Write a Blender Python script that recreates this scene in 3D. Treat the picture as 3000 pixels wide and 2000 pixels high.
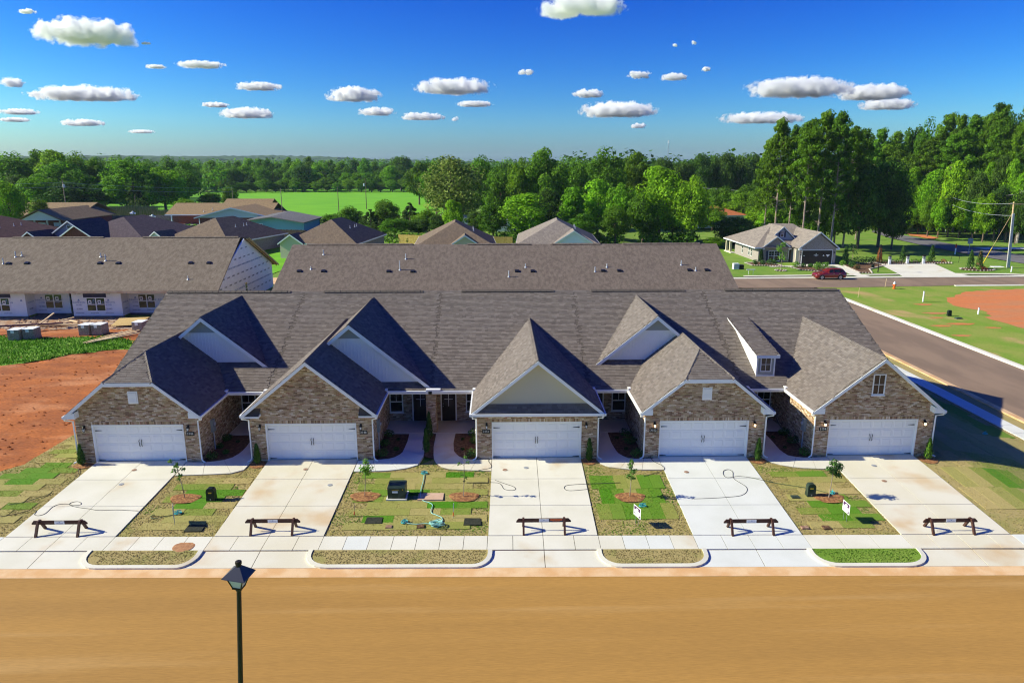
import bpy, bmesh, math, random
import numpy as np
from mathutils import Vector, Matrix
from mathutils.geometry import delaunay_2d_cdt

# ------------------------------------------------------------------ clear, camera, light, exposure
for o in list(bpy.data.objects):
    bpy.data.objects.remove(o)
sc = bpy.context.scene
COL = sc.collection
rnd = random.Random(7)
R = math.radians

cam_d = bpy.data.cameras.new('camera')
cam = bpy.data.objects.new('camera', cam_d)
COL.objects.link(cam)
cam_d.lens = 25.2
cam_d.sensor_width = 36.0
cam_d.clip_start = 0.1
cam_d.clip_end = 40000
yaw, pitch, roll = -0.0185, 0.241, -0.0008
f = Vector((-math.sin(yaw) * math.cos(pitch), math.cos(yaw) * math.cos(pitch), -math.sin(pitch)))
r = Vector((math.cos(yaw), math.sin(yaw), 0))
u = r.cross(f)
r2 = r * math.cos(roll) + u * math.sin(roll)
u2 = u * math.cos(roll) - r * math.sin(roll)
cam.matrix_world = Matrix(((r2.x, u2.x, -f.x, 0), (r2.y, u2.y, -f.y, -36.65), (r2.z, u2.z, -f.z, 15.64), (0, 0, 0, 1)))
sc.camera = cam

SUN_DIR = Vector((1.6, -0.035, -1.0)).normalized()      # the way the light travels
SUN_EL = math.asin(-SUN_DIR.z)
SUN_AZ = math.atan2(-SUN_DIR.x, -SUN_DIR.y)             # compass azimuth of the sun, clockwise from +Y
world = bpy.data.worlds.new('World')
sc.world = world
world.use_nodes = True
wn, wl = world.node_tree.nodes, world.node_tree.links
wn.clear()
sky = wn.new('ShaderNodeTexSky')
sky.sky_type = 'NISHITA'
sky.sun_disc = False
sky.sun_elevation = SUN_EL
sky.sun_rotation = SUN_AZ
sky.altitude = 200
sky.air_density = 1.0
sky.dust_density = 0.8
sky.ozone_density = 4.0
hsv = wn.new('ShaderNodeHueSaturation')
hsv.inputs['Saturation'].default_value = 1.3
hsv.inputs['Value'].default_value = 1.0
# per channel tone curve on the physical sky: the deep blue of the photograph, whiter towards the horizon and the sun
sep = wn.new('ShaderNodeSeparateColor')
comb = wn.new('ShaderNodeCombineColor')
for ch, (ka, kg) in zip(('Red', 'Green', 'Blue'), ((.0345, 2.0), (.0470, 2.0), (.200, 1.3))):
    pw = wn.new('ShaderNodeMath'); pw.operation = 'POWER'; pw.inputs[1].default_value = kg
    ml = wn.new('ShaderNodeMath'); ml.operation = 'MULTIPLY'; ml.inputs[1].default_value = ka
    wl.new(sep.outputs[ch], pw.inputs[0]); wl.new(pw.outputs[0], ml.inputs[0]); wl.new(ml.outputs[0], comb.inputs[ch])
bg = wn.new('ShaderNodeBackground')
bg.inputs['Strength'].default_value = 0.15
out = wn.new('ShaderNodeOutputWorld')
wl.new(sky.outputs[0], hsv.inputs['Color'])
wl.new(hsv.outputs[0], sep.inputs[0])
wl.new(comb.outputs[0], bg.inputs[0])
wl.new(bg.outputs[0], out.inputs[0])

sun_d = bpy.data.lights.new('sun', 'SUN')
sun_d.energy = 2.3
sun_d.angle = R(0.5)
sun_d.color = (1.0, 0.965, 0.76)
sun = bpy.data.objects.new('sun', sun_d)
COL.objects.link(sun)
sun.rotation_euler = SUN_DIR.to_track_quat('-Z', 'Y').to_euler()
sun.location = (-60, 0, 60)

sc.view_settings.view_transform = 'Standard'
sc.view_settings.look = 'None'
sc.view_settings.exposure = 1.66
sc.view_settings.gamma = 1.0
sc.view_settings.use_curve_mapping = False
sc.render.engine = 'CYCLES'
cy = sc.cycles
cy.use_denoising = True
cy.max_bounces = 12
cy.diffuse_bounces = 3
cy.glossy_bounces = 3
cy.transmission_bounces = 4
cy.volume_bounces = 10
cy.transparent_max_bounces = 8
cy.use_adaptive_sampling = True
cy.volume_step_rate = 1.0
cy.volume_max_steps = 128
cy.pixel_filter_type = 'BLACKMAN_HARRIS'
cy.filter_width = 1.15

# ------------------------------------------------------------------ helpers
def tag(o, label=None, cat=None, group=None, kind=None):
    if label: o['label'] = label
    if cat: o['category'] = cat
    if group: o['group'] = group
    if kind: o['kind'] = kind
    return o

def empty(name, loc=(0, 0, 0), label=None, cat=None, group=None, rz=0.0):
    o = bpy.data.objects.new(name, None)
    COL.objects.link(o)
    o.location = loc
    o.rotation_euler = (0, 0, rz)
    o.empty_display_size = 0.2
    return tag(o, label, cat, group)

def wloc(o):
    v = Vector((0, 0, 0))
    while o is not None:
        v += o.location
        o = o.parent
    return v

KIDS = {}
def adopt(c, p):
    c.parent = p
    KIDS.setdefault(p.name, []).append(c)

def copy_tree(o, parent=None):
    c = o.copy()
    COL.objects.link(c)
    if parent is not None:
        adopt(c, parent)
    for ch in KIDS.get(o.name, []):
        copy_tree(ch, c)
    return c

class MB:
    """collects faces in world coordinates (or local ones when the parent stands at the origin)"""
    def __init__(s):
        s.v, s.f, s.c = [], [], []
    def face(s, pts, c=None):
        i = len(s.v)
        s.v.extend(tuple(p) for p in pts)
        s.f.append(tuple(range(i, i + len(pts))))
        s.c.append(c)
        return s
    def faces(s, pts, idx, c=None):
        i = len(s.v)
        s.v.extend(tuple(p) for p in pts)
        for q in idx:
            s.f.append(tuple(i + k for k in q))
            s.c.append(c)
        return s
    def box(s, x0, x1, y0, y1, z0, z1, c=None):
        p = [(x0, y0, z0), (x1, y0, z0), (x1, y1, z0), (x0, y1, z0), (x0, y0, z1), (x1, y0, z1), (x1, y1, z1), (x0, y1, z1)]
        return s.faces(p, BOXF, c)
    def obox(s, o, ax, ay, az, c=None):
        """box from corner o with edge vectors"""
        o, ax, ay, az = Vector(o), Vector(ax), Vector(ay), Vector(az)
        p = [o, o + ax, o + ax + ay, o + ay, o + az, o + ax + az, o + ax + ay + az, o + ay + az]
        return s.faces(p, BOXF, c)
    def beam(s, p, q, w, h, c=None, up=(0, 0, 1)):
        """bar of width w (sideways) and height h centred on p-q"""
        p, q = Vector(p), Vector(q)
        d = (q - p)
        side = d.cross(Vector(up))
        if side.length < 1e-6: side = Vector((1, 0, 0))
        side = side.normalized() * w
        top = side.cross(d).normalized() * h
        return s.obox(p - side / 2 - top / 2, d, side, top, c)
    def prism(s, poly, vec, c=None):
        """closed polygon swept by a vector"""
        n = len(poly)
        vec = Vector(vec)
        a = [Vector(p) for p in poly]
        b = [p + vec for p in a]
        s.faces(a + b, [tuple(range(n - 1, -1, -1)), tuple(range(n, 2 * n))] + [(i, (i + 1) % n, n + (i + 1) % n, n + i) for i in range(n)], c)
        return s
    def tube(s, p, q, r0, r1=None, n=8, c=None, cap=True):
        r1 = r0 if r1 is None else r1
        return s.path([p, q], [r0, r1], n, c, cap)
    def path(s, pts, rad, n=6, c=None, cap=True):
        pts = [Vector(p) for p in pts]
        if not isinstance(rad, (list, tuple)): rad = [rad] * len(pts)
        rings, ref = [], None
        for i, p in enumerate(pts):
            d = (pts[min(i + 1, len(pts) - 1)] - pts[max(i - 1, 0)])
            if d.length < 1e-9: d = Vector((0, 0, 1))
            d.normalize()
            if ref is None:
                ref = d.orthogonal().normalized()
            ref = (ref - d * ref.dot(d))
            ref = ref.normalized() if ref.length > 1e-6 else d.orthogonal().normalized()
            b = d.cross(ref)
            rings.append([p + (ref * math.cos(2 * math.pi * k / n) + b * math.sin(2 * math.pi * k / n)) * rad[i] for k in range(n)])
        vs = [v for rg in rings for v in rg]
        fs = []
        for i in range(len(rings) - 1):
            for k in range(n):
                fs.append((i * n + k, i * n + (k + 1) % n, (i + 1) * n + (k + 1) % n, (i + 1) * n + k))
        if cap:
            fs.append(tuple(range(n - 1, -1, -1)))
            fs.append(tuple((len(rings) - 1) * n + k for k in range(n)))
        return s.faces(vs, fs, c)
    def lathe(s, prof, ctr, n=12, c=None):
        cx, cy_, cz = ctr
        vs = [(cx + r_ * math.cos(2 * math.pi * k / n), cy_ + r_ * math.sin(2 * math.pi * k / n), cz + z_) for r_, z_ in prof for k in range(n)]
        fs = [(i * n + k, i * n + (k + 1) % n, (i + 1) * n + (k + 1) % n, (i + 1) * n + k) for i in range(len(prof) - 1) for k in range(n)]
        fs.append(tuple(range(n - 1, -1, -1)))
        fs.append(tuple((len(prof) - 1) * n + k for k in range(n)))
        return s.faces(vs, fs, c)
    def frustum4(s, ctr, w0, w1, h, c=None, d0=None, d1=None):
        x, y, z = ctr
        d0 = w0 if d0 is None else d0
        d1 = w1 if d1 is None else d1
        p = [(x - w0 / 2, y - d0 / 2, z), (x + w0 / 2, y - d0 / 2, z), (x + w0 / 2, y + d0 / 2, z), (x - w0 / 2, y + d0 / 2, z),
             (x - w1 / 2, y - d1 / 2, z + h), (x + w1 / 2, y - d1 / 2, z + h), (x + w1 / 2, y + d1 / 2, z + h), (x - w1 / 2, y + d1 / 2, z + h)]
        return s.faces(p, BOXF, c)
    def build(s, name, mat, parent=None, smooth=False, kind=None):
        off = wloc(parent) if parent is not None else Vector((0, 0, 0))
        me = bpy.data.meshes.new(name)
        va = np.array(s.v, dtype=float).reshape(-1, 3) - np.array(off)
        me.from_pydata(va.tolist(), [], s.f)
        if any(c is not None for c in s.c):
            at = me.color_attributes.new('Col', 'FLOAT_COLOR', 'CORNER')
            cols = []
            for fc, c in zip(s.f, s.c):
                c = (0.5, 0.5, 0.5) if c is None else c
                cols.extend((c[0], c[1], c[2], 1.0) * len(fc))
            at.data.foreach_set('color', np.array(cols, dtype=np.float32))
        me.materials.append(mat)
        if smooth:
            me.polygons.foreach_set('use_smooth', [True] * len(me.polygons))
        me.update()
        o = bpy.data.objects.new(name, me)
        COL.objects.link(o)
        if parent is not None: adopt(o, parent)
        if kind: o['kind'] = kind
        return o
BOXF = [(0, 3, 2, 1), (4, 5, 6, 7), (0, 1, 5, 4), (1, 2, 6, 5), (2, 3, 7, 6), (3, 0, 4, 7)]

def inst(name, me, M4, parent):
    """an object that shares a mesh, placed by a world matrix under a parent that is only translated"""
    o = bpy.data.objects.new(name, me)
    COL.objects.link(o)
    if parent is not None:
        M4 = Matrix.Translation(-wloc(parent)) @ M4
        adopt(o, parent)
    o.matrix_basis = M4
    return o

FONTS = {}
def text(name, body, size, M4, mat, parent, depth=0.004, align='CENTER'):
    key = (body, size, mat.name, align)
    if key not in FONTS:
        cu = bpy.data.curves.new(name, 'FONT')
        cu.body = body
        cu.size = size
        cu.extrude = depth
        cu.align_x = align
        cu.align_y = 'CENTER'
        cu.resolution_u = 1
        tmp = bpy.data.objects.new(name, cu)
        COL.objects.link(tmp)
        dg = bpy.context.evaluated_depsgraph_get()
        me = bpy.data.meshes.new_from_object(tmp.evaluated_get(dg))
        me.materials.clear()
        me.materials.append(mat)
        bpy.data.objects.remove(tmp)
        FONTS[key] = me
    return inst(name, FONTS[key], M4, parent)
def face_m(loc, right=(1, 0, 0), up=(0, 0, 1)):
    """matrix whose local x runs along right, local y along up: for print on a face"""
    rr, uu = Vector(right).normalized(), Vector(up).normalized()
    nn = rr.cross(uu)
    return Matrix(((rr.x, uu.x, nn.x, loc[0]), (rr.y, uu.y, nn.y, loc[1]), (rr.z, uu.z, nn.z, loc[2]), (0, 0, 0, 1)))

# ------------------------------------------------------------------ materials
def mat(name, col, rough=0.8, col2=None, scale=4.0, lo=0.35, hi=0.65, detail=4.0, fine=0.0, fscale=40.0, bump=0.0, bscale=30.0,
        attr=False, metal=0.0, spec=0.3, world_pos=True, stretch=(1, 1, 1), col3=None, scale3=0.6, lo3=0.45, hi3=0.6, transl=0.0, hue_rand=0.0, coat=0.0):
    m = bpy.data.materials.new(name)
    m.use_nodes = True
    n, l = m.node_tree.nodes, m.node_tree.links
    b = n['Principled BSDF']
    b.inputs['Roughness'].default_value = rough
    b.inputs['Metallic'].default_value = metal
    b.inputs['Specular IOR Level'].default_value = spec
    if coat: b.inputs['Coat Weight'].default_value = coat
    if world_pos:
        co = n.new('ShaderNodeNewGeometry').outputs['Position']
    else:
        co = n.new('ShaderNodeTexCoord').outputs['Object']
    mp = n.new('ShaderNodeMapping')
    mp.inputs['Scale'].default_value = stretch
    l.new(co, mp.inputs[0])
    co = mp.outputs[0]
    if attr:
        a = n.new('ShaderNodeAttribute')
        a.attribute_name = 'Col'
        cur = a.outputs['Color']
    else:
        rgb = n.new('ShaderNodeRGB')
        rgb.outputs[0].default_value = (*col, 1)
        cur = rgb.outputs[0]
    def noise(sc_, det):
        t = n.new('ShaderNodeTexNoise')
        t.inputs['Scale'].default_value = sc_
        t.inputs['Detail'].default_value = det
        l.new(co, t.inputs['Vector'])
        return t.outputs['Fac']
    def mix(fac, c1, c2):
        x = n.new('ShaderNodeMix')
        x.data_type = 'RGBA'
        if isinstance(fac, float): x.inputs['Factor'].default_value = fac
        else: l.new(fac, x.inputs['Factor'])
        l.new(c1, x.inputs['A'])
        if isinstance(c2, tuple): x.inputs['B'].default_value = (*c2, 1)
        else: l.new(c2, x.inputs['B'])
        return x.outputs['Result']
    def rng(v, a, b_):
        q = n.new('ShaderNodeMapRange')
        q.interpolation_type = 'SMOOTHSTEP'
        q.inputs['From Min'].default_value = a
        q.inputs['From Max'].default_value = b_
        l.new(v, q.inputs['Value'])
        return q.outputs['Result']
    if col2 is not None:
        cur = mix(rng(noise(scale, detail), lo, hi), cur, col2)
    if col3 is not None:
        cur = mix(rng(noise(scale3, 3.0), lo3, hi3), cur, col3)
    if fine > 0:
        q = n.new('ShaderNodeMapRange')
        q.inputs['To Min'].default_value = 1 - fine
        q.inputs['To Max'].default_value = 1 + fine
        q.inputs['From Min'].default_value = 0.25
        q.inputs['From Max'].default_value = 0.75
        l.new(noise(fscale, 3.0), q.inputs['Value'])
        x = n.new('ShaderNodeVectorMath')
        x.operation = 'SCALE'
        l.new(cur, x.inputs[0])
        l.new(q.outputs[0], x.inputs['Scale'])
        cur = x.outputs[0]
    if hue_rand > 0:
        oi = n.new('ShaderNodeObjectInfo')
        q = n.new('ShaderNodeMapRange')
        q.inputs['To Min'].default_value = 0.5 - hue_rand
        q.inputs['To Max'].default_value = 0.5 + hue_rand
        l.new(oi.outputs['Random'], q.inputs['Value'])
        q2 = n.new('ShaderNodeMapRange')
        q2.inputs['To Min'].default_value = 0.75
        q2.inputs['To Max'].default_value = 1.25
        mul = n.new('ShaderNodeMath'); mul.operation = 'MULTIPLY'; mul.inputs[1].default_value = 7.31
        fr = n.new('ShaderNodeMath'); fr.operation = 'FRACT'
        l.new(oi.outputs['Random'], mul.inputs[0]); l.new(mul.outputs[0], fr.inputs[0]); l.new(fr.outputs[0], q2.inputs['Value'])
        h = n.new('ShaderNodeHueSaturation')
        l.new(q.outputs[0], h.inputs['Hue'])
        l.new(q2.outputs[0], h.inputs['Value'])
        l.new(cur, h.inputs['Color'])
        cur = h.outputs[0]
    l.new(cur, b.inputs['Base Color'])
    if bump > 0:
        bp = n.new('ShaderNodeBump')
        bp.inputs['Strength'].default_value = 1.0
        bp.inputs['Distance'].default_value = bump
        l.new(noise(bscale, 5.0), bp.inputs['Height'])
        l.new(bp.outputs[0], b.inputs['Normal'])
    if transl > 0:
        tr = n.new('ShaderNodeBsdfTranslucent')
        l.new(cur, tr.inputs['Color'])
        ms = n.new('ShaderNodeMixShader')
        ms.inputs[0].default_value = transl
        l.new(b.outputs[0], ms.inputs[1])
        l.new(tr.outputs[0], ms.inputs[2])
        l.new(ms.outputs[0], n['Material Output'].inputs['Surface'])
    return m

MT = {}
MT['asphalt'] = mat('asphalt', (0.42, 0.222, 0.052), 0.9, (0.36, 0.19, 0.046), 0.35, 0.3, 0.7, 6, 0.17, 30, 0.005, 70, stretch=(0.10, 1.9, 1), col3=(0.46, 0.265, 0.085), scale3=0.55, lo3=0.55, hi3=0.8)
MT['asphalt_grey'] = mat('asphalt_grey', (0.27, 0.185, 0.125), 0.9, (0.21, 0.145, 0.10), 0.35, 0.35, 0.65, 5, 0.1, 40, 0.003, 60, stretch=(1.6, 0.5, 1))
MT['old_asphalt'] = mat('old_asphalt', (0.17, 0.16, 0.16), 0.9, (0.13, 0.12, 0.12), 0.6, fine=0.12)
MT['sand'] = mat('sand', (0.66, 0.38, 0.17), 0.95, (0.74, 0.50, 0.28), 1.2, 0.35, 0.65, 5, 0.10, 50, 0.003, 60)
MT['concrete'] = mat('concrete', (0.66, 0.62, 0.50), 0.85, (0.73, 0.69, 0.58), 0.55, 0.3, 0.7, 5, 0.06, 45, 0.002, 80, col3=(0.60, 0.47, 0.30), scale3=0.45, lo3=0.58, hi3=0.8)
MT['concrete_cool'] = mat('concrete_cool', (0.64, 0.64, 0.58), 0.85, (0.70, 0.70, 0.65), 0.6, 0.3, 0.7, 5, 0.05, 45, 0.002, 80)
MT['concrete_warm'] = mat('concrete_warm', (0.66, 0.60, 0.45), 0.85, (0.70, 0.65, 0.53), 0.5, 0.3, 0.7, 5, 0.07, 45, 0.002, 80, col3=(0.60, 0.44, 0.26), scale3=0.4, lo3=0.5, hi3=0.75)
MT['joint'] = mat('joint', (0.16, 0.11, 0.07), 0.95, fine=0.2)
MT['red_dirt'] = mat('red_dirt', (0.42, 0.125, 0.026), 0.95, (0.30, 0.088, 0.022), 0.5, 0.35, 0.62, 7, 0.28, 9, 0.06, 5.0, stretch=(0.6, 1.3, 1), col3=(0.48, 0.19, 0.075), scale3=0.35, lo3=0.5, hi3=0.7)
MT['red_dirt_flat'] = mat('red_dirt_flat', (0.58, 0.18, 0.055), 0.95, (0.50, 0.20, 0.08), 0.4, 0.35, 0.65, 6, 0.12, 5, 0.03, 3.0, stretch=(0.4, 1.5, 1))
MT['pale_dirt'] = mat('pale_dirt', (0.42, 0.30, 0.21), 0.95, (0.32, 0.16, 0.08), 0.9, 0.42, 0.6, 6, 0.2, 14, 0.04, 7)
MT['grass_base'] = mat('grass_base', (0.13, 0.25, 0.018), 0.95, (0.19, 0.28, 0.035), 0.35, 0.35, 0.65, 6, 0.25, 12, 0.03, 12)
MT['grass_field'] = mat('grass_field', (0.12, 0.36, 0.003), 0.95, (0.165, 0.43, 0.004), 0.12, 0.35, 0.65, 5, 0.15, 3.0, 0.06, 3.0, stretch=(0.5, 2.0, 1))
MT['grass_wild'] = mat('grass_wild', (0.13, 0.30, 0.012), 0.95, (0.18, 0.33, 0.03), 0.5, 0.35, 0.65, 6, 0.35, 6, 0.08, 6)
MT['grass_right'] = mat('grass_right', (0.17, 0.28, 0.02), 0.95, (0.25, 0.29, 0.045), 0.35, 0.35, 0.65, 7, 0.22, 7, 0.03, 9, stretch=(1.2, 0.8, 1), col3=(0.42, 0.30, 0.11), scale3=0.16, lo3=0.55, hi3=0.72)
MT['lawn'] = mat('lawn', (0.37, 0.29, 0.115), 0.95, (0.29, 0.26, 0.08), 1.3, 0.45, 0.7, 6, 0.2, 22, 0.015, 25)
MT['grass_blade'] = mat('grass_blade', (0, 0, 0), 0.8, attr=True, transl=0.25, spec=0.1)
MT['sod'] = mat('sod', (0, 0, 0), 0.95, attr=True, fine=0.3, fscale=26, bump=0.02, bscale=30)
MT['mulch'] = mat('mulch', (0.20, 0.11, 0.055), 0.95, (0.10, 0.05, 0.025), 6, 0.35, 0.6, 6, 0.3, 30, 0.03, 25)
MT['straw'] = mat('straw', (0.44, 0.22, 0.08), 0.95, (0.24, 0.10, 0.04), 9, 0.35, 0.6, 6, 0.3, 40, 0.03, 30)
MT['brick'] = mat('brick', (0, 0, 0), 0.9, attr=True, fine=0.18, fscale=22, bump=0.003, bscale=60)
MT['mortar'] = mat('mortar', (0.43, 0.36, 0.28), 0.95, fine=0.1)
MT['shingle'] = mat('shingle', (0, 0, 0), 0.92, attr=True, fine=0.09, fscale=40, bump=0.003, bscale=90, spec=0.2)
MT['roof_base'] = mat('roof_base', (0.105, 0.085, 0.07), 0.92, fine=0.15)
MT['white'] = mat('white', (0.85, 0.85, 0.83), 0.5, fine=0.015, fscale=3)
MT['door_white'] = mat('door_white', (0.87, 0.87, 0.85), 0.45, fine=0.01, fscale=2)
MT['siding_white'] = mat('siding_white', (0.84, 0.85, 0.83), 0.5, fine=0.02, fscale=4)
MT['siding_grey'] = mat('siding_grey', (0.36, 0.37, 0.34), 0.6, fine=0.03)
MT['siding_cream'] = mat('siding_cream', (0.62, 0.55, 0.38), 0.6, fine=0.03)
MT['siding_blue'] = mat('siding_blue', (0.27, 0.35, 0.42), 0.6, fine=0.04)
MT['siding_slate'] = mat('siding_slate', (0.24, 0.25, 0.32), 0.6, fine=0.04)
MT['black'] = mat('black', (0.012, 0.012, 0.014), 0.4, spec=0.4)
MT['bronze'] = mat('bronze', (0.03, 0.022, 0.016), 0.5, metal=0.3)
MT['door_brown'] = mat('door_brown', (0.022, 0.014, 0.012), 0.4)
MT['glass'] = mat('glass', (0.015, 0.017, 0.02), 0.06, spec=0.6)
MT['glass_warm'] = mat('glass_warm', (0.05, 0.042, 0.036), 0.08, spec=0.6)
MT['glass_green'] = mat('glass_green', (0.035, 0.06, 0.025), 0.1, spec=0.6)
MT['grey_box'] = mat('grey_box', (0.27, 0.30, 0.31), 0.5)
MT['green_box'] = mat('green_box', (0.022, 0.040, 0.026), 0.4, (0.05, 0.07, 0.055), 3, 0.45, 0.6)
MT['dark_green'] = mat('dark_green', (0.012, 0.022, 0.016), 0.45)
MT['wood_dark'] = mat('wood_dark', (0.085, 0.035, 0.022), 0.6, (0.055, 0.022, 0.015), 8, stretch=(0.4, 4, 4), fine=0.2)
MT['wood_pale'] = mat('wood_pale', (0.62, 0.45, 0.25), 0.8, (0.52, 0.34, 0.17), 3, fine=0.15)
MT['wood_brown'] = mat('wood_brown', (0.28, 0.2, 0.13), 0.85, (0.18, 0.12, 0.08), 3, fine=0.2)
MT['lumber'] = mat('lumber', (0.72, 0.55, 0.33), 0.8, (0.62, 0.43, 0.24), 2, fine=0.1)
MT['yellow'] = mat('yellow', (0.80, 0.52, 0.03), 0.5)
MT['orange'] = mat('orange', (0.80, 0.16, 0.02), 0.6)
MT['red'] = mat('red', (0.55, 0.03, 0.015), 0.45)
MT['purple'] = mat('purple', (0.07, 0.02, 0.09), 0.5)
MT['blue_print'] = mat('blue_print', (0.16, 0.24, 0.42), 0.7)
MT['ink'] = mat('ink', (0.05, 0.055, 0.09), 0.7)
MT['wrap'] = mat('wrap', (0.76, 0.77, 0.79), 0.7, (0.82, 0.82, 0.83), 1.2, bump=0.01, bscale=4)
MT['teal'] = mat('teal', (0.06, 0.42, 0.42), 0.45)
MT['teal_pale'] = mat('teal_pale', (0.30, 0.62, 0.55), 0.45)
MT['hose_black'] = mat('hose_black', (0.05, 0.05, 0.045), 0.5)
MT['hose_green'] = mat('hose_green', (0.09, 0.13, 0.06), 0.5)
MT['car_red'] = mat('car_red', (0.30, 0.022, 0.012), 0.25, metal=0.35, spec=0.6, coat=0.8)
MT['tyre'] = mat('tyre', (0.015, 0.015, 0.016), 0.8)
MT['alloy'] = mat('alloy', (0.55, 0.56, 0.58), 0.3, metal=0.8)
MT['chrome'] = mat('chrome', (0.75, 0.75, 0.76), 0.15, metal=1.0)
MT['lens'] = mat('lens', (0.75, 0.77, 0.8), 0.1, spec=0.7)
MT['frosted'] = mat('frosted', (0.68, 0.68, 0.70), 0.3)
MT['trunk'] = mat('trunk', (0.21, 0.15, 0.11), 0.95, (0.12, 0.08, 0.055), 3, bump=0.03, bscale=8, stretch=(3, 3, 0.6))
MT['trunk_pale'] = mat('trunk_pale', (0.36, 0.29, 0.23), 0.95, (0.20, 0.14, 0.10), 3, bump=0.02, bscale=8, stretch=(3, 3, 0.5))
MT['leaf'] = mat('leaf', (0, 0, 0), 0.65, attr=True, transl=0.45, spec=0.15, hue_rand=0.012)
MT['leaf_small'] = mat('leaf_small', (0, 0, 0), 0.6, attr=True, transl=0.3, spec=0.2)
MT['metal_grey'] = mat('metal_grey', (0.42, 0.43, 0.45), 0.5, metal=0.4)
MT['galv'] = mat('galv', (0.50, 0.52, 0.56), 0.5, metal=0.2)
MT['osb'] = mat('osb', (0.62, 0.44, 0.18), 0.85, (0.5, 0.33, 0.12), 12, fine=0.15)
MT['pale_brick'] = mat('pale_brick', (0, 0, 0), 0.9, attr=True, fine=0.12, fscale=10)
MT['red_wall'] = mat('red_wall', (0.24, 0.065, 0.045), 0.9, (0.17, 0.05, 0.035), 5, fine=0.15)
MT['stone_wall'] = mat('stone_wall', (0.36, 0.33, 0.29), 0.9, (0.27, 0.23, 0.2), 6, fine=0.2)
MT['tan_wall'] = mat('tan_wall', (0.42, 0.36, 0.24), 0.9, (0.30, 0.24, 0.15), 7, fine=0.2)
MT['blue_wall'] = mat('blue_wall', (0.20, 0.42, 0.58), 0.8, fine=0.06)
MT['water'] = mat('water', (0.05, 0.38, 0.55), 0.08, (0.10, 0.45, 0.60), 1.0, spec=0.5)
MT['reed'] = mat('reed', (0, 0, 0), 0.8, attr=True, transl=0.3)
MT['flower_red'] = mat('flower_red', (0.45, 0.03, 0.03), 0.7, (0.5, 0.15, 0.1), 20)
MT['river_stone'] = mat('river_stone', (0.62, 0.55, 0.46), 0.8, (0.45, 0.38, 0.31), 4)
MT['rust'] = mat('rust', (0.25, 0.13, 0.08), 0.8, (0.38, 0.25, 0.17), 6)
MT['pallet_brick'] = mat('pallet_brick', (0.26, 0.215, 0.175), 0.9, (0.36, 0.30, 0.25), 7, fine=0.2, fscale=14)
def shingle_far(name, c1, c2, k=1.0):
    """roof covering for roofs too far off to tell the shingles apart: courses as fine relief and colour"""
    m = mat(name, c1, 0.92, c2, 3.0 * k, 0.35, 0.65, 6, 0.22, 9 * k, spec=0.15, stretch=(1, 0.35, 1))
    n, l = m.node_tree.nodes, m.node_tree.links
    b = n['Principled BSDF']
    g = n.new('ShaderNodeNewGeometry')
    sp = n.new('ShaderNodeSeparateXYZ')
    l.new(g.outputs['Position'], sp.inputs[0])
    mm = n.new('ShaderNodeMath'); mm.operation = 'MULTIPLY'; mm.inputs[1].default_value = 1 / 0.062
    fr = n.new('ShaderNodeMath'); fr.operation = 'FRACT'
    l.new(sp.outputs['Z'], mm.inputs[0]); l.new(mm.outputs[0], fr.inputs[0])
    bp = n.new('ShaderNodeBump'); bp.inputs['Distance'].default_value = 0.012; bp.inputs['Strength'].default_value = 0.7
    l.new(fr.outputs[0], bp.inputs['Height'])
    l.new(bp.outputs[0], b.inputs['Normal'])
    return m
MT['roof_row'] = shingle_far('roof_row', (0.185, 0.145, 0.118), (0.14, 0.108, 0.088))
MT['roof_wrap'] = shingle_far('roof_wrap', (0.21, 0.168, 0.128), (0.16, 0.125, 0.094))
MT['roof_brown'] = shingle_far('roof_brown', (0.20, 0.145, 0.10), (0.15, 0.11, 0.08))
MT['roof_red'] = shingle_far('roof_red', (0.15, 0.08, 0.065), (0.11, 0.06, 0.05))
MT['roof_dark'] = shingle_far('roof_dark', (0.10, 0.075, 0.085), (0.075, 0.055, 0.065))
MT['roof_tan'] = shingle_far('roof_tan', (0.30, 0.205, 0.11), (0.24, 0.165, 0.09))
MT['roof_grey'] = shingle_far('roof_grey', (0.17, 0.16, 0.16), (0.13, 0.125, 0.13))
MT['roof_model'] = shingle_far('roof_model', (0.27, 0.225, 0.19), (0.21, 0.175, 0.15))
MT['roof_orange'] = shingle_far('roof_orange', (0.50, 0.16, 0.06), (0.42, 0.14, 0.06))


def emit_mat(name, col, k):
    m = bpy.data.materials.new(name); m.use_nodes = True
    b = m.node_tree.nodes['Principled BSDF']
    b.inputs['Base Color'].default_value = (*col, 1); b.inputs['Emission Color'].default_value = (*col, 1); b.inputs['Emission Strength'].default_value = k
    return m
MT['bulb_lit'] = emit_mat('bulb_lit', (1.0, .72, .38), 1.6)
MT['number'] = mat('number', (.78, .76, .70), .5)
MT['orange_print'] = mat('orange_print', (.85, .25, .05), .6)
MT['dark_mat'] = mat('dark_mat', (.022, .026, .016), .9, (.04, .04, .025), 9, fine=.3)
MT['pad_pink'] = mat('pad_pink', (.62, .42, .30), .9, (.55, .36, .24), 2, fine=.08)
MT['manhole'] = mat('manhole', (.48, .24, .11), .8, (.36, .17, .08), 5, fine=.2)
MT['lamp_roof'] = mat('lamp_roof', (.045, .045, .06), .32, spec=.5)
MT['foundation'] = mat('foundation', (.20, .16, .14), .9, (.14, .11, .10), 2, fine=.15)
MT['flash_navy'] = mat('flash_navy', (.035, .03, .08), .5)
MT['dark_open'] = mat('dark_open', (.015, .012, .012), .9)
MT['purple_brown'] = mat('purple_brown', (.085, .03, .05), .7)
MT['siding_blue_pale'] = mat('siding_blue_pale', (.60, .61, .60), .6, fine=.03)
MT['roof_white'] = mat('roof_white', (.62, .62, .60), .6, fine=.05)
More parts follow.
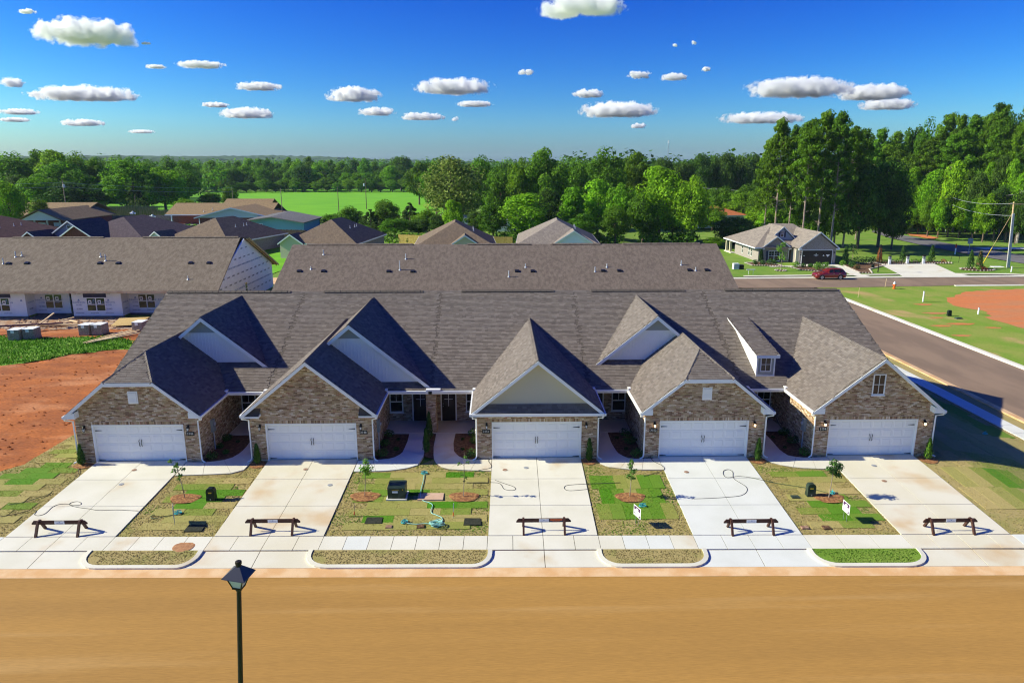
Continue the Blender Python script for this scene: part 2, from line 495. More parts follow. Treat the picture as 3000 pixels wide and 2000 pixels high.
MT['wood_grey'] = mat('wood_grey', (.23, .22, .21), .9, (.15, .145, .14), 2.5, fine=.2)
MT['wood_old'] = mat('wood_old', (.10, .09, .07), .9, (.06, .06, .04), 2.5, fine=.2)
MT['wood_dark_fence'] = mat('wood_dark_fence', (.09, .065, .05), .9, (.06, .045, .035), 2.5, fine=.2)
MT['wood_new'] = mat('wood_new', (.55, .42, .12), .85, (.45, .33, .08), 2.5, fine=.12)
MT['brick_pale_far'] = mat('brick_pale_far', (.40, .35, .32), .9, (.27, .225, .20), 5.5, .38, .62, 6, .18, 16, .006, 20, stretch=(1, 1, 3.2))
MT['banner'] = mat('banner', (.022, .015, .013), .45)
MT['trunk_grey'] = mat('trunk_grey', (.42, .36, .33), .95, (.30, .25, .22), 3)
MT['hill'] = mat('hill', (.035, .075, .022), .95, (.06, .12, .03), .035, .35, .65, 6, .3, .12)
def volume_mat(name, col, dens_, aniso):
    m = bpy.data.materials.new(name); m.use_nodes = True
    n, l = m.node_tree.nodes, m.node_tree.links
    n.clear()
    o = n.new('ShaderNodeOutputMaterial'); v_ = n.new('ShaderNodeVolumePrincipled')
    v_.inputs['Color'].default_value = (*col, 1); v_.inputs['Density'].default_value = dens_; v_.inputs['Anisotropy'].default_value = aniso
    l.new(v_.outputs[0], o.inputs['Volume'])
    return m
MT['haze'] = volume_mat('haze', (.62, .80, 1.0), .00007, .0)
def cloud_mat(name, dens_, nscale):
    m = volume_mat(name, (1, 1, 1), dens_, .25)
    n, l = m.node_tree.nodes, m.node_tree.links
    v_ = next(q for q in n if q.type == 'PRINCIPLED_VOLUME')
    tc = n.new('ShaderNodeTexCoord'); ge = n.new('ShaderNodeNewGeometry')
    nz = n.new('ShaderNodeTexNoise'); nz.inputs['Scale'].default_value = nscale; nz.inputs['Detail'].default_value = 5.0; nz.inputs['Roughness'].default_value = .62
    l.new(ge.outputs['Position'], nz.inputs['Vector'])
    def M_(op, a, b_=None):
        q = n.new('ShaderNodeMath'); q.operation = op
        for i_, v in enumerate((a, b_)):
            if v is None: continue
            if isinstance(v, (int, float)): q.inputs[i_].default_value = v
            else: l.new(v, q.inputs[i_])
        return q.outputs[0]
    sx = n.new('ShaderNodeSeparateXYZ'); l.new(tc.outputs['Object'], sx.inputs[0])
    r2_ = M_('ADD', M_('ADD', M_('POWER', M_('ABSOLUTE', sx.outputs[0]), 2.6), M_('MULTIPLY', M_('MULTIPLY', sx.outputs[1], sx.outputs[1]), 1.0)), M_('MULTIPLY', M_('MULTIPLY', sx.outputs[2], sx.outputs[2]), 1.0))
    flat_ = n.new('ShaderNodeMapRange'); flat_.interpolation_type = 'SMOOTHSTEP'
    flat_.inputs['From Min'].default_value = -.62; flat_.inputs['From Max'].default_value = -.38
    l.new(sx.outputs[2], flat_.inputs['Value'])
    d0 = M_('SUBTRACT', M_('MULTIPLY', nz.outputs['Fac'], 1.9), M_('ADD', M_('MULTIPLY', r2_, .55), .70))
    d1 = n.new('ShaderNodeClamp'); l.new(M_('MULTIPLY', d0, 7.0), d1.inputs['Value'])
    l.new(M_('MULTIPLY', M_('MULTIPLY', d1.outputs[0], flat_.outputs[0]), dens_), v_.inputs['Density'])
    return m
for k_, (d_, s_) in enumerate(((.20, .055), (.085, .022), (.045, .011))): MT['cloud%d' % k_] = cloud_mat('cloud%d' % k_, d_, s_)

# ------------------------------------------------------------------ the lie of the land
ZT = [(-10.6, -.62), (-10.05, -.57), (-8.83, -.45), (-7.7, -.40), (-.1, 0.)]
def lerp_tab(t, tab):
    if t <= tab[0][0]: return tab[0][1]
    for (a, za), (b, zb) in zip(tab, tab[1:]):
        if t <= b: return za + (zb - za) * (t - a) / (b - a)
    return tab[-1][1]
def sstep(a, b, t):
    t = min(1., max(0., (t - a) / (b - a)))
    return t * t * (3 - 2 * t)
def gz(x, y):
    z = lerp_tab(y + .0145 * x, ZT)
    t = sstep(24.6, 33., x)
    z = z * (1 - t) + min(z, -1.1) * t
    if y > 120: z = z + (0 - z) * sstep(120, 220, y)
    return z
def sv(s, v):
    """street coordinates (along, away from the road) to x, y"""
    return (s + .0145 * v, v - .0145 * s)

def in_poly(x, y, poly):
    c, j = False, len(poly) - 1
    for i in range(len(poly)):
        xi, yi = poly[i]; xj, yj = poly[j]
        if (yi > y) != (yj > y) and x < (xj - xi) * (y - yi) / (yj - yi) + xi: c = not c
        j = i
    return c
def dens(poly, step):
    o = []
    for i in range(len(poly)):
        a, b = Vector(poly[i]), Vector(poly[(i + 1) % len(poly)])
        k = max(1, int((b - a).length / step))
        for q in range(k): o.append(tuple(a + (b - a) * q / k))
    return o
def sheet(name, poly, dz, m, step=0.6, label=None, kind='structure', rough=0.0, parent=None, thick=0.0, jag=0.0):
    """ground cover that follows the land: polygon filled with a grid"""
    poly = dens(poly, step)
    if jag:
        rr = random.Random(len(poly))
        poly = [(x + rr.uniform(-jag, jag), y + rr.uniform(-jag, jag)) for x, y in poly]
    xs = [p[0] for p in poly]; ys = [p[1] for p in poly]
    pts = [Vector(p) for p in poly]
    nb = len(pts)
    gx = np.arange(min(xs) + step / 2, max(xs), step); gy = np.arange(min(ys) + step / 2, max(ys), step)
    for a in gx:
        for b in gy:
            if in_poly(a, b, poly): pts.append(Vector((a, b)))
    vs, es, fs, *_ = delaunay_2d_cdt(pts, [], [list(range(nb))], 1, 1e-4)
    rr = random.Random(nb)
    V = [(p.x, p.y, gz(p.x, p.y) + dz + (rr.uniform(-rough, rough) if rough else 0)) for p in vs]
    mb = MB()
    mb.faces(V, [tuple(q) for q in fs])
    o = mb.build(name, m, parent, smooth=True)
    me = o.data
    if len(me.polygons) and me.polygons[0].normal.z < 0: me.flip_normals()
    if kind: o['kind'] = kind
    return o

# ------------------------------------------------------------------ measured places (metres)
DAT = {
 'hose1': [(-22.1, -5.12), (-21.95, -5.18), (-21.86, -5.48), (-21.59, -5.58), (-21.41, -5.37), (-21.43, -4.83), (-21.27, -4.56), (-20.85, -4.53), (-20.53, -4.66), (-20.22, -4.61), (-20.29, -4.42), (-20.55, -4.29), (-20.77, -4.41), (-20.71, -4.62), (-20.18, -4.85), (-19.61, -4.99), (-19.03, -5.15), (-18.18, -5.13), (-17.14, -5.24)],
 'hose1b': [(-23.37, -5.62), (-22.79, -5.4), (-22.32, -5.08)],
 'hose1c': [(-23.71, -4.54), (-23.03, -4.24), (-22.26, -3.42)],
 'hose1d': [(-22.43, -0.73), (-22.13, -1.33), (-22.01, -1.91), (-22.02, -2.48)],
 'hose3': [(-1.22, -1.45), (-0.94, -1.31), (-0.53, -1.16), (-0.45, -0.86), (-0.61, -0.31), (-0.54, -0.07)],
 'hose3b': [(-1.71, -2.74), (-0.38, -2.76), (0.02, -2.91), (0.22, -3.46), (0.61, -3.6), (0.79, -3.47), (0.68, -3.2), (0.29, -2.92), (-0.25, -2.49)],
 'hose3c': [(6.16, -2.89), (5.28, -2.95), (4.48, -3.0), (3.8, -3.06), (3.33, -3.18), (3.26, -3.52), (3.54, -3.69), (4.48, -3.55)],
 'hose4': [(9.4, -4.62), (10.31, -4.58), (11.17, -4.49), (11.87, -4.35), (12.29, -3.97), (12.43, -3.43), (12.1, -2.59), (12.26, -1.87), (12.15, -1.57), (11.83, -1.71), (11.69, -2.15), (11.8, -2.47), (12.39, -2.34), (13.02, -2.49), (13.58, -2.83), (14.0, -2.98)],
 'hose4b': [(8.28, -0.07), (8.39, -0.57), (8.72, -1.04), (8.72, -1.5), (8.19, -1.86), (7.5, -2.21)],
 'hose5': [(13.01, -2.49), (13.47, -2.76), (14.14, -3.12), (14.9, -3.41), (15.44, -3.63), (15.85, -3.84), (16.29, -4.18)],
 'greenhose': [(-3.95, -1.84), (-3.93, -2.55), (-3.95, -3.38), (-3.9, -4.17), (-3.73, -4.56), (-3.43, -4.75), (-3.24, -5.0), (-3.27, -5.43), (-3.22, -5.73), (-2.99, -5.91), (-2.72, -6.15), (-2.67, -6.49), (-2.88, -6.49), (-2.98, -6.37), (-2.87, -6.28), (-2.71, -6.38), (-2.62, -6.72)],
 'greenhose2': [(-3.04, -6.76), (-3.43, -6.64), (-3.76, -6.69), (-4.18, -6.63), (-4.35, -6.51)],
 'GR': {'L1': [[(-15.91, -2.87), (-13.05, -2.79), (-12.81, -3.86), (-15.47, -3.94)], [(-15.85, -3.8), (-13.93, -3.97), (-13.5, -5.76), (-15.31, -5.07)], [(-17.11, -4.79), (-16.16, -4.69), (-16.15, -5.53), (-17.01, -5.51)], [(-17.34, -6.2), (-17.08, -5.63), (-16.87, -6.44), (-17.14, -7.2)]], 'L2': [[(-7.83, -3.23), (-5.63, -3.28), (-5.47, -4.4), (-7.6, -4.35)], [(-7.99, -5.63), (-5.22, -5.69), (-5.13, -6.67), (-7.89, -6.61)], [(-3.35, -4.56), (-0.43, -4.62), (-0.42, -5.66), (-3.26, -5.61)], [(-2.14, -6.73), (-0.41, -6.76), (-0.4, -7.53), (-2.1, -7.49)], [(-3.38, -1.11), (-0.46, -1.17), (-0.45, -2.2), (-3.3, -2.14)], [(-7.85, -1.32), (-6.46, -1.35), (-6.19, -3.06), (-7.51, -3.04)], [(-4.71, -3.3), (-2.87, -3.33), (-2.82, -4.06), (-4.62, -4.03)], [(-4.46, -0.16), (-3.61, -0.01), (-3.34, -0.8), (-4.43, -1.09)]], 'L3': [[(4.48, -0.96), (5.49, -0.98), (5.82, -5.73), (4.52, -5.7)], [(5.71, -5.24), (7.81, -5.16), (7.82, -6.24), (6.85, -6.45), (6.65, -7.77), (4.61, -7.73), (4.61, -7.3), (5.57, -7.21)], [(7.14, -2.35), (8.79, -1.94), (8.66, -5.3), (6.53, -5.26)], [(5.31, -2.74), (6.63, -2.9), (6.22, -5.25), (5.09, -5.23)]], 'L4': [[(13.76, -1.14), (17.2, -1.67), (16.94, -2.25), (13.56, -2.11)], [(14.85, -4.67), (16.63, -4.45), (17.59, -4.33), (17.74, -5.96), (17.1, -7.1), (16.38, -7.09), (15.51, -6.62), (14.84, -5.9)]], 'LL': [[(-26.5, -0.88), (-24.58, -0.31), (-23.47, 0.94), (-23.01, -0.26), (-23.29, -1.89), (-24.68, -3.63)], [(-23.93, -4.78), (-22.91, -3.92), (-22.2, -4.57), (-23.37, -5.62)], [(-24.74, 0.79), (-24.46, 2.69), (-23.79, 1.51), (-24.66, 0.42)]], 'LR': [[(26.15, -0.64), (29.13, -0.16), (25.23, -5.48), (25.29, -3.1)], [(24.92, -1.2), (25.1, -2.25), (24.76, -2.55), (24.6, -1.81)], [(32.55, 15.11), (32.49, 12.3), (32.37, 7.81), (32.71, 4.69), (32.18, 4.32), (30.78, 5.94), (30.77, 10.1)]]},
}
TREES = [('oak', -173.9, 230.0, 19.9, 17.0), ('oak', -171.5, 240.0, 21.1, 16.0), ('bright', -159.6, 232.0, 21.3, 15.6), ('oak', -158.6, 245.0, 20.1, 14.7), ('oak', -147.2, 215.0, 16.8, 19.1), ('bright', -150.7, 208.0, 13.6, 15.7), ('dark', -139.5, 205.0, 10.8, 19.8), ('oak', -155.1, 250.0, 18.6, 10.0), ('bright', -125.4, 215.0, 17.4, 19.1), ('bright', -117.1, 222.0, 15.9, 16.6), ('oak', -118.7, 212.0, 12.8, 14.6), ('cedar', -116.7, 200.0, 10.5, 9.7), ('oak', -125.9, 260.0, 13.6, 13.9), ('bright', -94.3, 185.0, 6.5, 8.5), ('oak', -104.6, 230.0, 6.5, 9.4), ('oak', -95.3, 225.0, 8.4, 6.2), ('bright', -117.3, 140.0, 12.2, 8.3), ('oak', -116.5, 150.0, 7.7, 6.0), ('dark', -162.4, 215.0, 12.8, 13.2), ('oak', -139.7, 225.0, 9.7, 12.3), ('oak', -117.7, 230.0, 8.0, 11.0), ('dark', -61.8, 430.0, 23.0, 16.4), ('pale', -10.9, 150.0, 18.6, 18.1), ('oak', -4.4, 172.0, 18.9, 9.8), ('oak', -20.1, 200.0, 17.2, 11.1), ('oak', -32.1, 260.0, 16.9, 12.2), ('oak', 0.7, 165.0, 15.8, 10.7), ('bright', 5.9, 152.0, 18.6, 7.8), ('oak', 12.3, 152.0, 19.7, 13.3), ('oak', 22.4, 168.0, 17.9, 10.9), ('oak', 27.8, 152.0, 19.8, 12.2), ('oak', 37.0, 162.0, 19.6, 12.9), ('dark', 56.6, 215.0, 18.7, 10.4), ('dark', 64.6, 220.0, 18.1, 10.6), ('bright', -9.3, 112.0, 8.9, 5.3), ('oak', -1.2, 118.0, 8.2, 7.4), ('bright', 5.6, 118.0, 10.0, 12.4), ('poplar', 16.3, 122.0, 12.3, 8.0), ('bright', 22.3, 126.0, 12.8, 9.7), ('bright', 26.9, 122.0, 12.8, 7.5), ('bright', 35.1, 121.0, 16.7, 12.1), ('bright', 40.4, 116.0, 15.5, 9.1), ('oak', 30.6, 116.0, 11.1, 8.2), ('oak', 17.0, 112.0, 5.9, 7.1), ('oak', 24.1, 112.0, 7.8, 7.1), ('dark', -4.3, 125.0, 6.2, 6.8), ('dark', 11.1, 125.0, 10.9, 7.7), ('dark', -13.0, 125.0, 5.3, 5.8), ('dark', 39.3, 126.0, 11.9, 8.7), ('oak', -51.0, 168.0, 0.8, 4.9), ('oak', -42.7, 152.0, 3.6, 6.8), ('oak', -37.8, 150.0, 5.5, 6.7), ('cedar', -32.1, 146.0, 5.2, 7.6), ('oak', -28.8, 150.0, 7.4, 7.8), ('cedar', -21.5, 140.0, 7.2, 8.4), ('oak', -16.5, 136.0, 5.4, 8.3), ('oak', -23.3, 126.0, 4.3, 7.8), ('cedar', -27.4, 130.0, 4.2, 6.0), ('oak', -32.4, 130.0, 2.8, 6.0), ('dark', -18.2, 128.0, 4.1, 5.9), ('dark', 75.0, 235.0, 20.2, 9.6), ('dark', 81.8, 240.0, 21.0, 9.8), ('dark', 84.7, 235.0, 20.6, 9.6), ('dark', 91.1, 240.0, 21.2, 9.8), ('dark', 94.5, 235.0, 20.1, 9.6), ('oak', 66.7, 180.0, 10.2, 10.3), ('bright', 66.0, 160.0, 9.1, 9.4), ('bright', 64.0, 140.0, 7.7, 7.4), ('dark', 50.9, 118.0, 6.0, 10.3), ('oak', 55.5, 150.0, 6.6, 7.8), ('oak', 69.2, 150.0, 12.1, 10.0), ('oak', 72.7, 175.0, 11.1, 11.4), ('bright', 44.7, 112.0, 2.2, 5.4), ('bright', 58.6, 118.0, 8.5, 6.5), ('pine', 54.9, 106.0, 24.3, 7.1), ('pine', 60.1, 112.0, 23.3, 6.6), ('pine', 58.4, 101.0, 24.3, 6.9), ('pine', 64.5, 108.0, 25.8, 8.0), ('pine', 64.1, 101.0, 25.1, 6.9), ('pine', 71.8, 112.0, 23.6, 7.0), ('pine', 56.5, 116.0, 21.0, 5.9), ('pine', 82.3, 128.0, 23.4, 6.8), ('dark', 73.9, 110.0, 17.3, 9.6), ('dark', 79.7, 113.0, 19.2, 10.7), ('dark', 80.4, 109.0, 12.8, 6.6), ('oak', 69.9, 112.0, 12.3, 7.1), ('oak', 66.4, 114.0, 11.4, 7.2), ('oak', 62.7, 116.0, 11.3, 6.4), ('oak', -205.9, 458.2, 18.6, 13.3), ('oak', -186.2, 416.0, 14.4, 14.3), ('oak', -182.2, 408.0, 6.3, 9.1), ('bright', -210.5, 486.8, 18.2, 13.0), ('oak', -184.5, 427.4, 12.0, 14.2), ('oak', -173.3, 401.9, 8.0, 10.4), ('bright', -186.4, 445.2, 19.0, 13.9), ('bright', -173.6, 417.7, 14.0, 11.0), ('oak', -169.7, 409.3, 5.9, 10.3), ('bright', -191.2, 474.3, 17.9, 15.7), ('bright', -169.1, 421.2, 13.2, 12.5), ('oak', -160.8, 401.6, 8.0, 11.0), ('oak', -182.8, 467.8, 17.3, 13.8), ('oak', -165.0, 425.5, 15.8, 13.6), ('oak', -155.5, 400.7, 5.9, 10.4), ('oak', -173.6, 461.3, 18.4, 12.7), ('bright', -159.7, 428.6, 16.1, 11.2), ('oak', -150.0, 402.3, 6.4, 10.3), ('bright', -178.7, 496.1, 20.8, 12.0), ('dark', -153.1, 425.5, 11.5, 14.7), ('oak', -146.1, 407.3, 5.6, 8.4), ('oak', -168.8, 486.5, 20.2, 16.5), ('oak', -144.8, 419.4, 15.5, 12.5), ('oak', -138.2, 401.4, 7.7, 11.5), ('oak', -154.3, 461.8, 19.8, 12.9), ('dark', -142.2, 430.0, 13.3, 12.8), ('oak', -132.7, 402.1, 5.8, 8.7), ('oak', -152.6, 475.7, 17.5, 14.5), ('oak', -134.7, 423.7, 14.8, 11.0), ('oak', -129.1, 408.3, 7.9, 11.8), ('oak', -142.9, 468.7, 20.8, 13.3), ('oak', -126.4, 418.3, 14.1, 13.3), ('oak', -121.4, 404.3, 8.3, 8.9), ('bright', -133.1, 454.5, 20.8, 12.1), ('dark', -120.6, 417.1, 16.3, 14.4), ('oak', -116.7, 405.7, 5.5, 9.7), ('oak', -129.1, 469.7, 21.5, 12.3), ('bright', -114.3, 420.0, 12.8, 14.0), ('oak', -109.8, 406.4, 6.1, 10.2), ('bright', -119.5, 460.3, 20.0, 13.5), ('dark', -109.8, 429.4, 12.7, 11.1), ('oak', -103.7, 409.0, 8.5, 11.7), ('oak', -119.4, 492.2, 18.9, 14.2), ('oak', -102.3, 426.2, 11.2, 11.8), ('oak', -95.3, 400.0, 5.8, 8.3), ('oak', -105.1, 463.7, 18.3, 13.1), ('bright', -94.3, 423.3, 11.5, 11.7), ('oak', -89.6, 406.7, 7.8, 11.4), ('dark', -103.5, 494.9, 20.1, 12.3), ('oak', -87.1, 422.3, 11.6, 13.3), ('oak', -81.7, 401.4, 7.7, 10.9), ('oak', -89.2, 457.8, 20.2, 11.4), ('oak', -80.2, 420.7, 12.1, 12.0), ('oak', -75.7, 402.3, 7.3, 11.6), ('oak', -89.6, 494.9, 18.3, 13.8), ('oak', -74.7, 421.2, 12.5, 12.6), ('oak', -71.0, 406.3, 5.6, 10.5), ('dark', -76.5, 465.3, 18.2, 12.0), ('bright', -66.7, 417.6, 15.7, 12.7), ('oak', -63.4, 403.4, 7.1, 11.4), ('oak', -70.7, 478.9, 21.4, 12.1), ('oak', -60.6, 422.9, 13.6, 12.5), ('oak', -56.6, 402.9, 8.2, 8.9), ('oak', -62.9, 480.6, 19.1, 13.2), ('oak', -53.8, 426.7, 13.3, 14.8), ('oak', -49.9, 405.1, 7.4, 10.5), ('oak', 110.2, 180.4, 24.7, 9.8), ('pine', 101.6, 160.6, 19.8, 8.6), ('dark', 98.8, 151.2, 8.6, 6.7), ('bright', 97.1, 149.2, 4.4, 6.5), ('pine', 107.7, 169.8, 25.0, 7.8), ('pine', 103.9, 159.6, 20.6, 8.7), ('oak', 102.7, 153.5, 9.6, 8.4), ('oak', 97.5, 144.6, 4.0, 5.8), ('pine', 115.0, 176.3, 24.3, 7.9), ('pine', 105.8, 156.5, 19.7, 7.4), ('dark', 102.8, 147.4, 9.7, 6.7), ('bright', 99.2, 142.2, 6.7, 4.8), ('oak', 114.6, 169.9, 25.8, 8.7), ('oak', 107.7, 154.5, 19.9, 7.5), ('bright', 104.0, 145.9, 16.2, 5.9), ('bright', 101.3, 140.9, 7.0, 6.1), ('dark', 117.5, 169.8, 27.2, 7.5), ('pine', 110.6, 154.9, 21.9, 7.5), ('oak', 107.3, 146.0, 13.7, 7.2), ('dark', 103.8, 140.3, 6.7, 4.6), ('oak', 113.7, 158.1, 27.5, 8.0), ('pine', 111.4, 151.4, 22.5, 8.8), ('bright', 105.4, 138.7, 15.8, 7.2), ('oak', 102.9, 134.7, 9.2, 4.4), ('oak', 121.3, 165.9, 26.9, 7.7), ('pine', 113.0, 149.3, 21.4, 8.5), ('dark', 107.0, 137.0, 15.5, 5.2), ('bright', 104.4, 133.1, 9.4, 4.5), ('pine', 120.2, 159.4, 28.3, 9.5), ('pine', 113.4, 145.6, 22.8, 8.3), ('bright', 108.3, 135.4, 17.8, 7.6), ('dark', 107.2, 133.7, 11.2, 6.1), ('pine', 118.8, 152.4, 27.5, 6.7), ('pine', 115.2, 144.6, 24.1, 8.0), ('oak', 113.1, 138.3, 15.9, 7.1), ('bright', 108.7, 131.8, 10.4, 5.8), ('pine', 120.5, 150.1, 27.9, 9.1), ('oak', 118.4, 144.5, 23.2, 7.3), ('dark', 110.6, 129.8, 15.4, 5.6), ('bright', 109.2, 127.9, 9.7, 4.9), ('pine', 132.8, 163.7, 28.4, 9.7), ('pine', 119.6, 142.4, 26.7, 7.0), ('bright', 116.0, 134.0, 17.5, 5.3), ('bright', 108.7, 123.2, 11.3, 5.4), ('pine', 125.0, 147.8, 30.0, 8.6), ('pine', 119.9, 138.5, 26.7, 8.2), ('dark', 116.1, 130.5, 19.7, 5.5), ('dark', 111.1, 123.1, 13.4, 5.2), ('dark', 133.3, 156.0, 30.7, 7.5), ('pine', 121.7, 136.8, 24.5, 6.8), ('bright', 116.3, 126.9, 18.2, 5.3), ('dark', 113.3, 122.4, 11.4, 5.5), ('oak', 136.3, 156.0, 30.0, 8.0), ('pine', 120.3, 131.5, 26.0, 6.8), ('bright', 116.1, 122.6, 15.7, 7.0), ('dark', 112.1, 117.6, 12.4, 4.2), ('pine', 132.3, 146.3, 30.2, 8.3), ('pine', 121.1, 128.9, 25.3, 6.0), ('oak', 118.2, 122.3, 17.3, 7.0), ('dark', 114.0, 116.6, 12.0, 4.6), ('dark', -30.3, 277.2, 17.3, 12.9), ('dark', -25.6, 329.2, 18.4, 15.1), ('dark', -13.4, 269.5, 16.3, 12.6), ('dark', -5.1, 259.1, 15.9, 12.2), ('dark', 2.9, 273.7, 17.0, 12.8), ('dark', 12.2, 302.9, 16.2, 14.0), ('dark', 18.3, 256.1, 16.2, 12.1), ('dark', 26.8, 264.3, 16.5, 12.4), ('dark', 33.4, 252.2, 16.4, 11.9), ('dark', 42.8, 264.5, 17.8, 12.4), ('dark', 48.8, 252.8, 17.4, 12.0), ('dark', 61.2, 276.3, 15.9, 13.0), ('dark', 74.5, 298.5, 17.6, 13.9), ('dark', 91.0, 329.2, 18.3, 15.1), ('dark', 83.8, 267.2, 15.9, 12.6), ('dark', 109.8, 326.1, 16.8, 15.0), ('dark', 120.1, 328.3, 18.6, 15.1), ('dark', 127.9, 322.3, 16.7, 14.9), ('oak', -243.8, 311.7, 18.0, 15.2), ('oak', -214.5, 280.7, 19.2, 13.8), ('oak', -208.6, 282.6, 18.6, 13.9), ('oak', -215.4, 305.0, 18.7, 14.9), ('oak', -201.5, 294.9, 18.1, 14.5), ('oak', -209.2, 321.1, 18.3, 15.6), ('oak', -176.0, 277.1, 19.2, 13.7), ('oak', -174.2, 287.1, 19.2, 14.1), ('oak', -176.7, 306.6, 19.5, 15.0), ('oak', -170.2, 309.4, 19.2, 15.1), ('oak', -155.6, 295.0, 18.2, 14.5), ('oak', -162.0, 326.9, 19.7, 15.9), ('oak', -140.0, 294.2, 17.6, 14.5)]
CLOUDS = [(-2175, 3590, 707, 85, 24), (-2360, 4433, 749, 590, 163), (-2050, 4474, 706, 56, 20), (-4328, 6804, 735, 253, 117), (-4434, 8141, 753, 1192, 178), (-2481, 5536, 709, 158, 32), (-2143, 5508, 719, 378, 63), (-2235, 7072, 727, 427, 90), (-1576, 8222, 754, 618, 181), (-1702, 10554, 740, 552, 135), (-3418, 9133, 722, 343, 74), (-3707, 11119, 754, 837, 180), (-1171, 11587, 740, 742, 135), (-685, 11899, 733, 139, 111), (-441, 7362, 751, 809, 170), (-281, 9013, 725, 461, 84), (-6591, 10427, 729, 540, 96), (-7761, 12146, 725, 490, 84), (-7326, 13293, 741, 807, 138), (-7794, 16417, 729, 571, 95), (393, 3588, 733, 429, 110), (223, 5877, 715, 153, 51), (1149, 6112, 721, 212, 71), (1462, 6231, 722, 235, 72), (1568, 5658, 713, 72, 43), (935, 7794, 730, 340, 100), (1736, 10754, 775, 1194, 251), (2674, 14204, 737, 333, 125), (3068, 7599, 767, 1131, 222), (3994, 7967, 759, 793, 196), (4920, 9401, 750, 718, 166), (4408, 12383, 765, 1455, 218), (1058, 4521, 708, 36, 26), (1154, 4449, 709, 36, 31)]
BENCH = [(-19.7, -7.06), (-10.2, -7.12), (1.97, -7.30), (11.27, -7.55), (20.24, -7.67)]
LIDS = [(-19.38, -.99), (-19.28, -2.56), (-10.31, -1.08), (-8.63, -2.85), (.27, -1.36), (1.4, -1.13), (9.83, -1.79), (20.07, -1.24), (19.73, -2.98)]
LIDL = ['rusty lid near the garage on driveway of the leftmost house', 'pale grey lid half way down driveway of the leftmost house', 'rusty lid near the garage on driveway of the second house', 'grey lid right half of driveway of the second house', 'rusty lid on the left of driveway of the middle house', 'grey lid near the joint of driveway of the middle house',
        'rusty lid on driveway of the fourth house', 'grey lid nearest the garage on driveway of the rightmost house', 'rusty lid further down driveway of the rightmost house']
MANH = (-13.73, -8.3)
RPIPE = [(-19.23, 42.44, 6.13, 0.5), (-19.97, 39.62, 4.92, 0.3), (-10.11, 41.51, 5.73, 0.55), (-10.52, 39.44, 4.84, 0.95), (1.05, 38.12, 4.27, 0.6), (2.87, 39.85, 5.02, 0.35), (10.24, 39.0, 4.65, 0.5), (11.61, 39.8, 5.0, 0.35), (19.71, 40.18, 5.16, 0.5), (21.03, 39.13, 4.71, 0.35)]
RVENT = [(-21.11, 39.19, 4.74), (-18.56, 39.18, 4.73), (-11.66, 39.09, 4.69), (-9.13, 39.07, 4.68), (1.94, 39.05, 4.68), (3.61, 39.04, 4.67), (11.12, 39.07, 4.68), (12.84, 39.06, 4.68), (20.36, 39.14, 4.71), (22.22, 39.13, 4.71)]
WPIPE = [(-53.83, 44.21, 5.75, 0.6), (-53.32, 44.53, 5.88, 0.4), (-54.43, 42.92, 5.19, 0.6), (-44.44, 44.21, 5.75, 0.4), (-43.52, 43.42, 5.41, 0.7), (-33.13, 39.78, 3.85, 0.35)]
WVENT = [(-53.82, 42.83, 5.16), (-51.87, 42.9, 5.19), (-43.89, 42.85, 5.17), (-41.89, 42.84, 5.16), (-33.98, 42.85, 5.16), (-31.97, 42.84, 5.16)]
CLOUDL = {1: 'largest bright white cloud, high at the upper left', 3: 'white cloud at the left edge of the sky', 4: 'long flat white cloud low at the left', 6: 'small stretched white cloud right of the largest left cloud', 7: 'small white cloud left of the middle of the sky', 8: 'puffy white cloud left of the middle, above the field', 14: 'grey bottomed white cloud near the middle of the sky',
          20: 'white cloud cut by the top edge of the picture', 21: 'small round white cloud under the one at the top edge', 22: 'left of a close pair of small white clouds right of the middle', 23: 'right of a close pair of small white clouds right of the middle', 26: 'flat grey bottomed white cloud low right of the middle', 28: 'long white cloud with grey base above the tall pines, left of a pair',
          29: 'white cloud with grey base above the right wood, right of a pair', 30: 'fainter flat cloud just below the right one of the pair', 31: 'long low cloud left of the tall pines'}
# ------------------------------------------------------------------ ground
def grid_axis(fine0, fine1, step, far):
    a = list(np.arange(fine0, fine1 + .01, step))
    d, x = step, fine1
    while x < far:
        d *= 1.35; x += d; a.append(x)
    d, x = step, fine0
    while x > -far:
        d *= 1.35; x -= d; a.insert(0, x)
    return a
gxs, gys = grid_axis(-60, 60, 3.0, 4300), grid_axis(-30, 130, 2.5, 4300)
V = [(x, y, gz(x, y) - .12) for y in gys for x in gxs]
nx = len(gxs)
F = [(j * nx + i, j * nx + i + 1, (j + 1) * nx + i + 1, (j + 1) * nx + i) for j in range(len(gys) - 1) for i in range(nx - 1)]
mb = MB(); mb.faces(V, F)
mb.build('ground', MT['grass_base'], kind='structure', smooth=True)

sheet('road', [sv(-90, -10.6), sv(90, -10.6), sv(90, -19.3), sv(-90, -19.3)], 0.0, MT['asphalt'], 3.0)
sheet('verge', [sv(-90, -19.3), sv(90, -19.3), sv(90, -34), sv(-90, -34)], -0.01, MT['grass_right'], 4.0)
sheet('gutter', [sv(-90, -10.0), sv(26, -10.0), sv(26, -10.6), sv(-90, -10.6)], 0.008, MT['sand'], 0.5)
sheet('side_road', [(35.6, 61.8), (44.1, 61.8), (44.1, -6), (35.6, -6)], 0.0, MT['asphalt_grey'], 2.0)
mb = MB(); mb.prism([(44.1, -6, -1.14), (44.75, -6, -1.14), (44.75, -6, -.99), (44.25, -6, -.99)], (0, 65.4, 0))
mb.build('kerb', MT['concrete'], kind='structure')
mb = MB(); mb.prism([(35.0, -6, -1.14), (35.6, -6, -1.14), (35.6, -6, -1.07), (35.25, -6, -1.03), (35.0, -6, -1.02)], (0, 65.0, 0))
